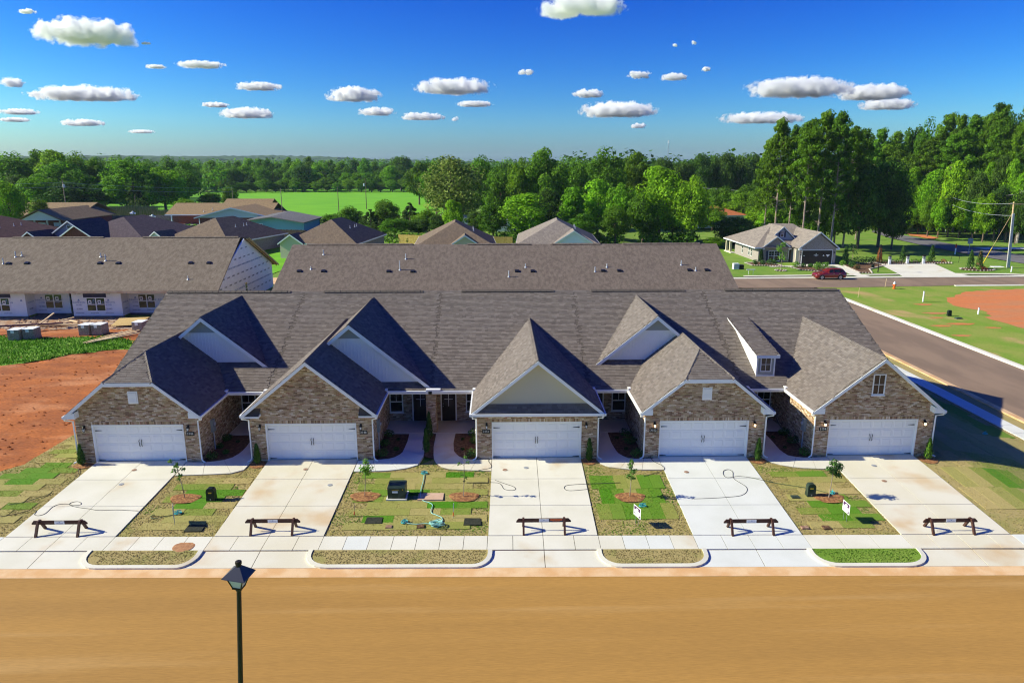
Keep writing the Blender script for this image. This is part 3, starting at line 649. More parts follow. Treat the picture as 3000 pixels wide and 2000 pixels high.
mb.build('kerb', MT['sand'], kind='structure')
sheet('verge', [(34.0, 58), (35.02, 58), (35.02, -6), (34.0, -6)], -0.01, MT['lawn'], 1.0)
sw = sheet('sidewalk', [(32.85, 58), (34.05, 58), (34.05, -8), (32.85, -8)], -0.02, MT['joint'], 1.0)
for i in range(42):
    y0 = -8 + i * 1.55
    if y0 > 40: break
    MB().box(32.88, 34.02, y0 + .012, y0 + 1.53, -1.2, -1.06).build('panel', MT['concrete_cool'], sw)
sheet('lot', [(44.7, 63.5), (120, 64.6), (120, -6), (44.7, -6)], -0.03, MT['grass_right'], 2.0)
sheet('dirt', [(55.5, 49), (57, 52.5), (60, 55.5), (63.26, 58.3), (68.28, 59.9), (75, 60.5), (90, 60), (90, 34), (62, 32), (55.6, 35.5), (55.0, 38.4), (55.3, 42), (57.4, 44.5), (56.2, 47.6)], -0.012, MT['red_dirt_flat'], 1.0, jag=.35)
for (cx, cy_, a, b) in [(52.5, 49.5, 1.1, .5), (50.8, 44.2, 1.4, .5), (47.5, 37.5, 1.1, .4), (50.2, 38.4, 1.5, .5), (46.8, 33.0, 1.0, .35), (52.5, 36.5, .9, .3), (49.5, 41.7, .8, .3)]:
    sheet('dirt', [(cx + a * math.cos(t) * (1 + .25 * math.sin(3 * t)), cy_ + b * math.sin(t)) for t in np.arange(0, 6.28, .45)], -0.015, MT['red_dirt_flat'], .5, jag=.12)
# the cross street behind the row
sheet('road', [(24.8, 62.0), (48, 62.2), (65, 63.5), (120, 65.3), (120, 72.6), (66, 70.9), (54, 70.6), (24.8, 70.2)], 0.0, MT['asphalt_grey'], 3.0)
mb = MB(); mb.prism([(65, 62.95, -1.12), (65, 63.5, -1.12), (65, 63.5, -1.02), (65, 63.1, -1.0)], (55, 1.75, 0))
mb.build('kerb', MT['concrete'], kind='structure')
mb = MB(); mb.prism([(30, 70.45, -1.12), (30, 71.1, -1.12), (30, 71.1, -1.0), (30, 70.7, -1.02)], (90, 2.2, 0))
mb.build('kerb', MT['concrete'], kind='structure')
sheet('sidewalk', [(38, 73.6), (63, 74.9), (63, 73.9), (38, 72.6)], 0.02, MT['concrete'], 2.0)
sheet('sidewalk', [(72.6, 75.3), (80.5, 74.9), (84, 73.4), (84, 72.6), (80, 73.6), (72.8, 74.2)], 0.02, MT['concrete'], 2.0)
sheet('parking_pad', [(65.9, 85.6), (75.9, 86.6), (72.6, 75.3), (73.3, 71.9), (62.1, 71.3), (63.2, 74.9)], 0.025, MT['concrete'], 2.0)
sheet('path', [(57.6, 86.0), (55.3, 74.7), (55.5, 71.4), (57.5, 71.4), (57.2, 75.0), (58.8, 81.2), (58.6, 86.0)], 0.022, MT['concrete'], 1.0)
sheet('path', [(45.8, 83.9), (50.5, 84.8), (52.5, 86.4), (58.5, 86.4), (57.4, 84), (52, 84.6), (49, 83.4), (46, 83.2)], 0.024, MT['concrete'], 1.0)
sheet('road', [(95.1, 146), (92.4, 133), (90.8, 116), (90.5, 106), (90.6, 97), (91.5, 86), (95, 72), (104, 72), (99.8, 98), (99.3, 106), (98.5, 115), (98.9, 127), (98.6, 139), (98.6, 150)], 0.03, MT['old_asphalt'], 2.5)
sheet('road', [(98.9, 111.5), (120, 111), (140, 113), (140, 110), (120, 108), (99.2, 107.5)], 0.034, MT['concrete'], 2.5)
sheet('dirt', [(100.5, 128), (104, 132), (105, 140), (103, 143), (100.2, 138)], -0.02, MT['red_dirt_flat'], 1.0, jag=.3)
sheet('lawn', [(25.5, 72), (62, 74), (100, 74), (91, 90), (90, 106), (91, 118), (92, 134), (88, 150), (40, 150), (26, 110)], -0.05, MT['grass_field'] if False else MT['grass_base'], 3.0)

# left: red dirt, wild grass, work yard of the wrapped building
sheet('dirt', [(-22.9, -1), (-22.9, 25), (-32, 25.3), (-34.4, 24.6), (-36.5, 23.4), (-37.7, 21.7), (-39.1, 20.5), (-41, 19.4), (-50, 14), (-70, 6), (-70, -7.6), (-34, -7.6), (-30, -3)], -0.05, MT['red_dirt'], 0.8, rough=.035, jag=.25)
sheet('lawn', [(-70, 6), (-50, 14), (-41, 19.4), (-39.1, 20.5), (-37.7, 21.7), (-36.5, 23.4), (-34.4, 24.6), (-32, 25.3), (-32.5, 28), (-33.5, 28.0), (-36.7, 30.0), (-38.5, 29.8), (-41.8, 29.1), (-45, 29.4), (-47.8, 30.6), (-70, 33)], -0.03, MT['grass_wild'], 0.6, rough=.05, jag=.5)
sheet('dirt', [(-32, 25.4), (-33.5, 27.7), (-36.7, 29.8), (-38.5, 29.6), (-41.8, 28.9), (-45, 29.2), (-47.8, 30.4), (-70, 32.8), (-70, 36), (-48, 33.3), (-40, 33), (-32, 33.2), (-24, 33), (-24, 25.4)], -0.045, MT['red_dirt'], 0.7, rough=.05, jag=.25)
sheet('dirt', [(-70, 36), (-48, 33.2), (-40, 32.9), (-32, 33.1), (-24, 33.2), (-24, 38.8), (-70, 38.8)], -0.042, MT['pale_dirt'], 0.6, rough=.05, jag=.2)
sheet('dirt', [(-23, 25.2), (24.5, 25.2), (24.5, 34.4), (-23, 34.4)], -0.06, MT['grass_base'], 3.0)
sheet('road', [(-29.5, 60.3), (-14, 61.4), (-14, 66), (-40, 66), (-40, 60.3)], 0.0, MT['sand'], 3.0)
sheet('field', [(-150, 205), (-40, 190), (-20, 200), (-10, 300), (-20, 470), (-64, 500), (-100, 470), (-175, 405), (-190, 300)], 0.02, MT['grass_field'], 12.0)
sheet('lawn', [(-48, 68), (-34, 68), (-30, 110), (-48, 112)], -0.05, MT['grass_field'], 4.0)

# ------------------------------------------------------------------ front yard: driveways, sidewalk, islands
DX = [-21.88, -12.62, -0.425, 8.72, 18.03]           # left edge of each garage door
DW = 4.88
DMAT = ['concrete', 'concrete_warm', 'concrete', 'concrete_cool', 'concrete_warm']
def slab(poly, m, parent, dz=0.03, th=0.13, name='panel', inset=0.012):
    n = len(poly)
    c = Vector((sum(p[0] for p in poly) / n, sum(p[1] for p in poly) / n))
    q = []
    for p in poly:
        d = c - Vector(p)
        q.append(Vector(p) + d.normalized() * min(inset * 1.4, d.length * .3))
    top = [(p.x, p.y, gz(p.x, p.y) + dz) for p in q]
    bot = [(p.x, p.y, gz(p.x, p.y) + dz - th) for p in q]
    mb = MB()
    mb.faces(bot + top, [tuple(range(n - 1, -1, -1)), tuple(range(n, 2 * n))] + [(i, (i + 1) % n, n + (i + 1) % n, n + i) for i in range(n)])
    return mb.build(name, m, parent)
VR = [(-7.68, -5.05), (-5.05, -2.35), (-2.35, None)]
for i, x0 in enumerate(DX):
    m = MT[DMAT[i]]
    d = sheet('driveway', [sv(x0 + .02, -8.8), (x0 + .02, .1), (x0 + DW - .02, .1), sv(x0 + DW - .02, -8.8)], 0.0, MT['joint'], 1.2)
    for (va, vb) in VR:
        for k in range(2):
            a, b = x0 + k * DW / 2, x0 + (k + 1) * DW / 2
            top = [(b, .1), (a, .1)] if vb is None else [sv(b, vb), sv(a, vb)]
            slab([sv(a, va), sv(b, va)] + top, m, d)
    # the apron: splays out to the gutter
    l0 = [None, -12.72, -0.27, 8.95, 18.1][i]
    l0 = x0 - 3.2 if l0 is None else l0
    r0 = [-17.45, -7.95, 4.42, 13.5, 26.0][i]
    ap = sheet('apron', [sv(l0 - .02, -8.82), sv(r0 + .02, -8.82), sv(r0 + (1.1 if i < 4 else 0), -10.02), sv(l0 - (1.0 if i else 0), -10.02)], -0.012, MT['joint'], 0.8)
    mid = x0 + DW / 2
    for (a0, a1, b0_, b1_) in [(l0, mid, l0 - (.9 if i else 0), mid), (mid, r0, mid, r0 + (1.0 if i < 4 else 0))]:
        slab([sv(b0_, -10.0), sv(b1_, -10.0), sv(a1, -8.85), sv(a0, -8.85)], m, ap, dz=0.012)
swk = sheet('sidewalk', [sv(-27.5, -8.84), sv(-27.5, -7.68), sv(26, -7.68), sv(26, -8.84)], 0.0, MT['joint'], 1.2)
cuts = [-27.4, -25.2, -23.6]
for i, x0 in enumerate(DX):
    cuts += [x0 - .02, x0 + 1.22, x0 + 2.44, x0 + 3.66, x0 + 4.9] if i in (0, 3) else [x0 - .02, x0 + 1.1, x0 + 2.44, x0 + 3.8, x0 + 4.9]
    if i < 4:
        n = [4, 7, 4, 3][i]
        gap = DX[i + 1] - .02 - (x0 + 4.9)
        cuts += [x0 + 4.9 + gap * q / n for q in range(1, n)]
cuts += [24.4, 25.9]
for a, b in zip(cuts, cuts[1:]):
    ondrive = any(x0 - .1 < (a + b) / 2 < x0 + DW for x0 in DX)
    k = min(range(5), key=lambda q: abs(DX[q] + 2.4 - (a + b) / 2))
    m = MT[DMAT[k]] if ondrive else MT[rnd.choice(['concrete', 'concrete_cool', 'concrete'])]
    slab([sv(a, -8.81), sv(b, -8.81), sv(b, -7.7), sv(a, -7.7)], m, swk)

# planted islands at the kerb
ISL = [(-17.38, -12.78, -16.6, -13.4), (-7.92, -.38, -7.05, -1.05), (4.45, 8.82, 5.2, 8.0), (13.5, 18.05, 14.3, 17.1)]
for i, (a, b, c, d) in enumerate(ISL):
    m = MT['lawn'] if i < 3 else MT['sod']
    def rim(off):
        p = [sv(a - off, -8.84)]
        for t in np.linspace(0, math.pi / 2, 7): p.append(sv(c - (c - a + off) * math.cos(t), -9.15 - (.75 + off) * math.sin(t)))
        for t in np.linspace(math.pi / 2, 0, 7): p.append(sv(d + (b - d + off) * math.cos(t), -9.15 - (.75 + off) * math.sin(t)))
        p.append(sv(b + off, -8.84))
        return p
    inner, outer = rim(-.02), rim(.17)
    sheet('lawn', inner, 0.06, MT['lawn'] if i < 3 else MT['grass_base'], 0.3)
    mb = MB()
    for k in range(len(inner) - 1):
        (ax, ay), (bx, by), (cx, cy_), (dx, dy) = inner[k], inner[k + 1], outer[k + 1], outer[k]
        za = gz(ax, ay)
        mb.faces([(ax, ay, za + .10), (bx, by, gz(bx, by) + .10), (cx, cy_, gz(cx, cy_) + .085), (dx, dy, gz(dx, dy) + .085),
                  (ax, ay, za - .1), (bx, by, za - .1), (cx + .0, cy_, gz(cx, cy_) - .1), (dx, dy, gz(dx, dy) - .1)], BOXF)
    kb = mb.build('kerb', MT['concrete'], kind='structure')

# ------------------------------------------------------------------ lawns of laid sod
W1o = [(-13.44, 3.9), (-13.44, .3), (-13.59, -1.19), (-14.18, -1.47), (-15.24, -1.55), (-16.97, -1.64)]
W1i = [(-14.61, 3.9), (-14.48, 1.63), (-14.63, .6), (-15.15, .07), (-15.85, -.1), (-16.99, -.1)]
W2o = [(-4.36, 3.9), (-4.27, 2.2), (-4.21, .48), (-4.41, -.69), (-5.06, -1.13), (-6.07, -1.34), (-7.72, -1.38)]
W2i = [(-5.42, 3.9), (-5.38, 2.63), (-5.46, .87), (-5.93, .15), (-7.01, -.06), (-7.73, -.06)]
W3o = [(-3.81, 3.9), (-3.79, 1.8), (-3.64, .1), (-3.36, -.71), (-2.84, -1.18), (-1.72, -1.35), (-.44, -1.45)]
W3i = [(-2.64, 3.9), (-2.67, 2.37), (-2.55, 1.), (-2.14, .16), (-1.63, -.07), (-.44, -.06)]
W4o = [(5.24, 3.9), (5.24, 0), (5.38, -.65), (5.87, -1.12), (6.74, -1.4), (7.83, -1.49), (8.71, -1.48)]
W4i = [(6.52, 3.9), (6.48, 2.18), (6.59, .72), (6.97, -.03), (7.52, -.16), (8.71, -.1)]
W5o = [(14.42, 3.9), (14.42, 0), (14.47, -.27), (14.73, -.76), (15.28, -1.15), (16.02, -1.43), (17.22, -1.57), (18.0, -1.6)]
W5i = [(15.91, 3.9), (15.9, 2.39), (15.83, 1.), (15.94, .16), (16.53, -.19), (18.0, -.14)]
def e(i, right, v): return sv(DX[i] + (DW if right else 0), v)
LAWN = {
    'L1': [e(0, 1, -7.7), e(0, 1, -1.64)] + W1o[::-1][:-2] + [(-13.44, -.02), (-12.64, -.02), e(1, 0, -7.7)],
    'L2': [e(1, 1, -7.7), (-7.75, -1.38)] + W2o[::-1][:-3] + W3o[2:] + [e(2, 0, -7.7)],
    'L3': [e(2, 1, -7.7), (4.46, -.02), (5.24, -.02)] + W4o[2:] + [e(3, 0, -7.7)],
    'L4': [e(3, 1, -7.7), (13.6, -.02), (14.42, -.02)] + W5o[2:] + [e(4, 0, -7.7)],
    'LL': [e(0, 0, -7.7), (-21.9, -.02), (-22.9, -.02), (-22.9, 6), (-25.4, 6), (-25.5, 4.6), (-25.6, 2.2), (-25.7, -.1), (-26.5, -.95), (-30, -3), (-34, -7.4)],
    'LR': [e(4, 1, -7.7), (22.93, -.02), (23.95, -.02), (23.95, 25), (32.86, 25), (32.86, -7.9)],
}
SA, SB, SC = Vector((.43, .33, .13)), Vector((.25, .27, .05)), Vector((.075, .225, .003))
def greenness(key, x, y):
    """0 dry .. 1 fresh: soft edged green pieces over a low swell"""
    m_ = 3.2 if key in ('LL', 'LR') else 1.1
    q = sum(in_poly(x + dx * m_, y + dy * m_, p) for dx, dy in ((0, 0), (.16, .05), (-.14, .1), (.05, -.14), (-.08, -.1)) for p in DAT['GR'][key]) / 5
    w = .5 + .5 * math.sin(x * 1.9 + 1.3 * math.sin(y * 1.3)) * math.sin(y * 2.1 + 1.1 * math.sin(x * 1.1))
    w2 = .5 + .5 * math.sin(x * 5.3 + 2 * math.sin(y * 4.1)) * math.sin(y * 5.9 + 2 * math.sin(x * 3.7))
    base = .0 + .30 * w * w + .10 * w2 + (.12 if key in ('L3', 'L2') else 0)
    return base * (1 - min(1, q)) + min(1, q) * (.90 + .14 * w - .18 * w2 * w2)
def sod_mix(t):
    t = min(1.05, max(-.05, t))
    return tuple(SA.lerp(SB, t * 2)) if t < .5 else tuple(SB.lerp(SC, t * 2 - 1))
def sod_colour(key, x, y, rr):
    return sod_mix(greenness(key, x, y) + rr.uniform(-.05, .05))
LAWN_O = {}
for key, poly in LAWN.items():
    base = sheet('lawn', poly, -0.02, MT['lawn'], 0.4, jag=.0)
    rr = random.Random(key)
    xs = [p[0] for p in poly]; ys = [p[1] for p in poly]
    PL, PW = (1.45, .62) if key in ('L1', 'L2', 'L4', 'LL') else (.62, 1.45)
    if key == 'LR': PL, PW = .75, 2.2
    tiles = {}
    ny, nxx = int((max(ys) - min(ys)) / PW) + 1, int((max(xs) - min(xs)) / PL) + 2
    tufts = MB()
    for j in range(ny):
        sh = (j % 2) * PL * .47
        for i in range(-1, nxx):
            x0, y0 = min(xs) + i * PL + sh, min(ys) + j * PW
            cs = [(x0 + .004, y0 + .004), (x0 + PL - .004, y0 + .004), (x0 + PL - .004, y0 + PW - .004), (x0 + .004, y0 + PW - .004)]
            cm = (x0 + PL / 2, y0 + PW / 2)
            col = sod_colour(key, cm[0], cm[1], rr)
            tiles[(i, j)] = col
            if all(in_poly(px, py, poly) for px, py in cs):
                mb = MB()
                zz = rr.uniform(.0, .012)
                tp = [(px, py, gz(px, py) + zz) for px, py in cs]
                # a tile bends with the ground at its middle
                mb.faces(tp + [(px, py, gz(px, py) - .06) for px, py in cs], [(0, 1, 2, 3), (0, 4, 5, 1), (1, 5, 6, 2), (2, 6, 7, 3), (3, 7, 4, 0)], col)
                mb.build('sod', MT['sod'], base)
    area = (max(xs) - min(xs)) * (max(ys) - min(ys))
    for q in range(int(area * (230 if key != 'LR' else 70))):
        x, y = rr.uniform(min(xs), max(xs)), rr.uniform(min(ys), max(ys))
        if not in_poly(x, y, poly): continue
        k = rr.uniform(.84, 1.16)
        c = tuple(min(1, a * k) for a in sod_mix(greenness(key, x, y) + rr.gauss(0, .09)))
        h, wd, an = rr.uniform(.008, .024), rr.uniform(.02, .05), rr.uniform(0, 6.28)
        ca, sa, z = math.cos(an) * wd, math.sin(an) * wd, gz(x, y) - .004
        lx, ly = rr.uniform(-.04, .04), rr.uniform(-.04, .04)
        tufts.face([(x - ca, y - sa, z), (x + ca, y + sa, z), (x + ca * .3 + lx, y + sa * .3 + ly, z + h), (x - ca * .6 + lx, y - sa * .6 + ly, z + h * .8)], c)
    tufts.build('grass', MT['grass_blade'], None, kind='stuff')
# island grass
tufts = MB(); rr = random.Random(5)
for i, (a, b, c, d) in enumerate(ISL):
    for q in range(int((b - a) * 260)):
        x, y = sv(rr.uniform(a + .1, b - .1), rr.uniform(-9.85, -8.9))
        if y < -9.3 - .0145 * x and not (c - .3 < x < d + .3): continue
        col = (.37, .29, .11) if i < 3 else (.07, .19, .008)
        if rr.random() < .16: col = (.26, .26, .07)
        k = rr.uniform(.86, 1.14); col = tuple(v_ * k for v_ in col)
        z, w, h = gz(x, y) + .055, rr.uniform(.02, .05), rr.uniform(.008, .022)
        tufts.face([(x - w, y, z), (x + w, y + rr.uniform(-.03, .03), z), (x + w * .3, y + .02, z + h), (x - w * .5, y - .02, z + h)], col)
tufts.build('grass', MT['grass_blade'], None, kind='stuff')

# walks, porch slabs and beds
def resample(pl, n):
    pl = [Vector(p) for p in pl]
    L = [0]
    for a, b in zip(pl, pl[1:]): L.append(L[-1] + (b - a).length)
    o = []
    for k in range(n + 1):
        t = L[-1] * k / n
        for i in range(len(pl) - 1):
            if t <= L[i + 1] + 1e-6:
                o.append(tuple(pl[i].lerp(pl[i + 1], (t - L[i]) / max(1e-6, L[i + 1] - L[i])))); break
    return o
for wo, wi, n, px0, px1, m in [(W1o, W1i, 6, -16.2, -13.44, 'concrete'), (W2o, W2i, 7, -6.93, -4.1, 'concrete_cool'), (W3o, W3i, 7, -4.06, -1.1, 'concrete_warm'), (W4o, W4i, 7, 5.24, 7.98, 'concrete'), (W5o, W5i, 7, 14.42, 17.28, 'concrete')]:
    wk = sheet('walkway', wo + wi[::-1], 0.0, MT['joint'], 0.4)
    n2 = n * 2
    A, B = resample(wo, n2), resample(wi, n2)
    for k in range(n):
        slab([A[2 * k], A[2 * k + 1], A[2 * k + 2], B[2 * k + 2], B[2 * k + 1], B[2 * k]], MT[m], wk, inset=.01)
    MB().box(px0, px1, 3.91, 6.1, -.1, .045).build('porch_slab', MT[m], None, kind='structure')
sheet('bed', [(-16.2, 3.9)] + W1i[:-1] + [(-16.2, -.03)], 0.0, MT['mulch'], 0.25, rough=.015)
sheet('bed', [(-6.93, 3.9)] + W2i[:-1] + [(-6.93, -.03)], 0.0, MT['mulch'], 0.25, rough=.015)
sheet('bed', [(-1.1, 3.9)] + W3i[:-1] + [(-1.1, -.03)], 0.0, MT['mulch'], 0.25, rough=.015)
sheet('bed', [(7.98, 3.9)] + W4i[:-1] + [(7.98, -.03)], 0.0, MT['mulch'], 0.25, rough=.015)
sheet('bed', [(17.28, 3.9)] + W5i[:-1] + [(17.28, -.03)], 0.0, MT['mulch'], 0.25, rough=.015)
sheet('bed', W2o[:3] + W3o[:3][::-1], 0.0, MT['mulch'], 0.25, rough=.015)
for (x, y, a, b) in [(-22.4, -.4, .55, .35), (-13.05, -.45, .42, .45), (4.85, -.4, .42, .42), (14.05, -.45, .45, .45), (23.4, -.55, .5, .5)]:
    sheet('bed', [(x + a * math.cos(t), y + b * math.sin(t)) for t in np.arange(0, 6.28, .5)], 0.02, MT['straw'], 0.2, rough=.015)
# ------------------------------------------------------------------ builder pieces for walls, roofs, windows
BRICKS = [((.48, .33, .20), 4), ((.37, .24, .13), 4), ((.58, .44, .29), 3), ((.23, .135, .075), 3), ((.66, .55, .41), 2), ((.42, .31, .16), 3), ((.50, .35, .235), 3), ((.40, .21, .13), 1)]
BPAL = [c for c, w in BRICKS for _ in range(w)]
SHPAL = [(.185, .155, .133), (.168, .14, .121), (.20, .168, .146), (.15, .124, .108), (.178, .147, .125), (.192, .163, .143), (.16, .133, .116)]
def proto(name, m, faces, verts, col):
    me = bpy.data.meshes.new(name)
    me.from_pydata(verts, [], faces)
    at = me.color_attributes.new('Col', 'FLOAT_COLOR', 'CORNER')
    at.data.foreach_set('color', np.array([(*col, 1.)] * len(me.loops), dtype=np.float32).ravel())
    me.materials.append(m)
    return me
UB = [(0, 0, 0), (1, 0, 0), (1, 1, 0), (0, 1, 0), (0, 0, 1), (1, 0, 1), (1, 1, 1), (0, 1, 1)]   # x along, y up the wall, z outward
UBF = [(4, 5, 6, 7), (0, 1, 5, 4), (1, 2, 6, 5), (2, 3, 7, 6), (3, 0, 4, 7)]
BRICK_ME = [proto('brick', MT['brick'], UBF, UB, c) for c, _ in BRICKS]
SH_V = [(0, 0, 0), (1, 0, 0), (1, 1, 0), (0, 1, 0), (0, 0, 1), (1, 0, 1), (1, 1, .15), (0, 1, .15)]
SHINGLE_ME = [proto('shingle', MT['shingle'], UBF, SH_V, c) for c in SHPAL]
CAMP = Vector((0, -36.65, 15.64))

class Pieces:
    """bricks or shingles of one house: the largest in view one by one, the rest joined"""
    def __init__(s): s.items = []
    def add(s, o, a, b, n, ci, sub=None):
        s.items.append((Vector(o), Vector(a), Vector(b), Vector(n), ci, sub))
def emit(pieces, name, protos, pal, m, parent, limit, pick, rest_name, rr):
    """limit pieces picked by pick(centre) become objects, the rest one mesh"""
    its = sorted(pieces.items, key=lambda t: pick(t[0] + t[1] / 2 + t[2] / 2))
    for (o, a, b, n, ci, sub) in its[:limit]:
        inst(name, protos[ci], Matrix(((a.x, b.x, n.x, o.x), (a.y, b.y, n.y, o.y), (a.z, b.z, n.z, o.z), (0, 0, 0, 1))), parent)
    mb = MB()
    tip = 0.15 if name == 'shingle' else 1.0
    for (o, a, b, n, ci, sub) in its[limit:]:
        k = rr.uniform(.86, 1.14)
        c = tuple(v_ * k for v_ in pal[ci])
        q = [o, o + a, o + a + b, o + b, o + n, o + a + n, o + a + b + n * tip, o + b + n * tip]
        mb.faces(q, UBF, c)
    if mb.f: mb.build(rest_name, m, parent, kind='stuff')

def wall_bricks(P, o, rt, W, zt, nrm, rr, holes=(), soldier=None, z0=0.0, BL=.203, BH=.0677):
    """bricks over a wall: o = lower corner, rt = direction along, zt(x) = height at x, holes (x0,x1,z0,z1)"""
    o, rt, nrm = Vector(o), Vector(rt), Vector(nrm)
    up = Vector((0, 0, 1))
    hmax = max(zt(x) for x in np.linspace(0, W, 41))
    rows = int((hmax - z0) / BH) + 1
    for j in range(rows):
        z = z0 + j * BH
        x = -BL / 2 if j % 2 else 0.0
        while x < W - .02:
            a, b = max(0, x), min(W, x + BL)
            x += BL
            if b - a < .03: continue
            spans = [(a, b)]
            for (h0, h1, k0, k1) in holes:
                if z + BH * .5 < k0 or z + BH * .5 > k1: continue
                ns = []
                for (p, q) in spans:
                    if q <= h0 or p >= h1: ns.append((p, q)); continue
                    if p < h0: ns.append((p, h0))
                    if q > h1: ns.append((h1, q))
                spans = ns
            for (p, q) in spans:
                if q - p < .03: continue
                if zt((p + q) / 2) < z + BH * .7: continue
                P.add(o + rt * (p + .004) + up * (z + .004), rt * (q - p - .009), up * (BH - .010), nrm * (.010 + rr.uniform(-.002, .004)), rr.choice(BIDX))
    if soldier:
        x0, x1, zs, h = soldier
        n = int((x1 - x0) / BH)
        for i in range(n):
            P.add(o + rt * (x0 + i * (x1 - x0) / n + .004) + up * (zs + .004), rt * ((x1 - x0) / n - .009), up * (h - .008), nrm * (.013 + rr.uniform(-.002, .004)), rr.choice(BIDX))
BIDX = [i for i, (c, w) in enumerate(BRICKS) for _ in range(w)]

def shingles(P, poly, rr, e=.145, w=.26, jitter=True):
    """shingle courses over a flat roof polygon whose first edge is the eave direction"""
    p = [Vector(q) for q in poly]
    n = Vector((0, 0, 0))
    for i in range(len(p)):
        a, b = p[i], p[(i + 1) % len(p)]
        n += Vector(((a.y - b.y) * (a.z + b.z), (a.z - b.z) * (a.x + b.x), (a.x - b.x) * (a.y + b.y)))
    n.normalize()
    if n.z < 0: n = -n
    along = Vector((0, 0, 1)).cross(n).normalized()
    up = n.cross(along).normalized()
    o = min(p, key=lambda q: q.dot(up))
    P2 = [((q - o).dot(along), (q - o).dot(up)) for q in p]
    xs = [a for a, b in P2]; ys = [b for a, b in P2]
    j, y = 0, -.02
    while y < max(ys):
        x = min(xs) - rr.uniform(0, w)
        while x < max(xs):
            ww = w * rr.uniform(.62, 1.38)
            if in_poly(x + ww * .18, y + e * .6, P2) and in_poly(x + ww * .82, y + e * .6, P2):
                a = max(x, min(xs) - .02); 
                P.add(o + along * (x + .004) + up * y + n * .004, along * (ww - .008), up * (e * 1.02), n * (.016 + rr.uniform(0, .008)), rr.randrange(len(SHPAL)))
            x += ww
        y += e; j += 1
    return n

def deck(mb, poly, th=.09, dz=0.0):
    """the slab under the shingles"""
    p = [Vector(q) + Vector((0, 0, dz)) for q in poly]
    mb.prism(p, (0, 0, -th))

def mapx(y):            # wall that faces -Y: u along +X
    return lambda u, d, z: (u, y - d, z)
def mapy(x, s=-1):      # wall that faces s*X: u along Y
    return lambda u, d, z: (x + s * d, u, z)
def mbox(mb, fn, u0, u1, d0, d1, z0, z1, c=None):
    p = [fn(u0, d0, z0), fn(u1, d0, z0), fn(u1, d1, z0), fn(u0, d1, z0), fn(u0, d0, z1), fn(u1, d0, z1), fn(u1, d1, z1), fn(u0, d1, z1)]
    mb.faces(p, BOXF, c)
def window(parent, fn, u0, u1, z0, z1, fw=.06, cols=1, rail=True, muntin=None, glass='glass', name='window', frame='white', sill=True, out=.045):
    """a sash window: frame with a pane per sash, muntins as bars"""
    mb = MB()
    mbox(mb, fn, u0, u1, .0, out, z1 - fw, z1); mbox(mb, fn, u0, u1, .0, out, z0, z0 + fw)
    mbox(mb, fn, u0, u0 + fw, .0, out, z0 + fw, z1 - fw); mbox(mb, fn, u1 - fw, u1, .0, out, z0 + fw, z1 - fw)
    W = (u1 - u0)
    for k in range(1, cols): mbox(mb, fn, u0 + W * k / cols - fw * .6, u0 + W * k / cols + fw * .6, .0, out * .95, z0 + fw, z1 - fw)
    zm_ = (z0 + z1) / 2
    if rail: mbox(mb, fn, u0 + fw, u1 - fw, .0, out * .8, zm_ - fw * .45, zm_ + fw * .45)
    if sill: mbox(mb, fn, u0 - .04, u1 + .04, .0, out + .03, z0 - .05, z0)
    fr = mb.build(name, MT[frame], parent)
    for k in range(cols):
        a, b = u0 + W * k / cols + fw * .8, u0 + W * (k + 1) / cols - fw * .8
        for (za, zb) in ([(z0 + fw, zm_ - fw * .4), (zm_ + fw * .4, z1 - fw)] if rail else [(z0 + fw, z1 - fw)]):
            p = MB(); mbox(p, fn, a, b, .0, .012, za, zb); p.build('pane', MT[glass], fr)
    if muntin:
        mz0 = zm_ if rail else z0 + fw
        m2 = MB(); nx_, nz_ = muntin
        for k in range(1, nx_): 
            uu = u0 + fw + (W - 2 * fw) * k / nx_
            mbox(m2, fn, uu - .012, uu + .012, .012, .03, mz0, z1 - fw)
        for k in range(1, nz_):
            zz = mz0 + (z1 - fw - mz0) * k / nz_
            mbox(m2, fn, u0 + fw, u1 - fw, .012, .03, zz - .012, zz + .012)
        m2.build('muntin', MT[frame], fr)
    return fr

# ------------------------------------------------------------------ the five attached houses
SM = .431                                   # main roof: rise per metre
ZR, YR, YE, ZE = 7.0, 13.4, 3.7, 2.82       # ridge and eave of the main roof
PX = [-23.0, -13.62, -4.07, 5.24, 14.42, 24.0]
GX = [-19.47, -10.15, 2.05, 11.2, 20.5]
NUM = ['3146', '3148', '3150', '3152', '3154']
HL = ['leftmost attached house with clipped brick gable and number 3146', 'attached house with tall brick gable and number 3148, second from the left end',
      'middle attached house with cream siding gable over garage and number 3150', 'attached house with clipped brick gable and white board gable, number 3152',
      'attached house at the right end with small roof dormer and number 3154']
GW, EW, SG = 3.26, 3.55, .816               # garage half width, eave half width, slope
GP, GE = 5.69, 2.79                         # garage ridge and eave heights
HN = ['the leftmost house', 'the second house from the left', 'the middle house', 'the fourth house from the left', 'the rightmost house']
HOUSE = []
LIMB = LIMS = 300
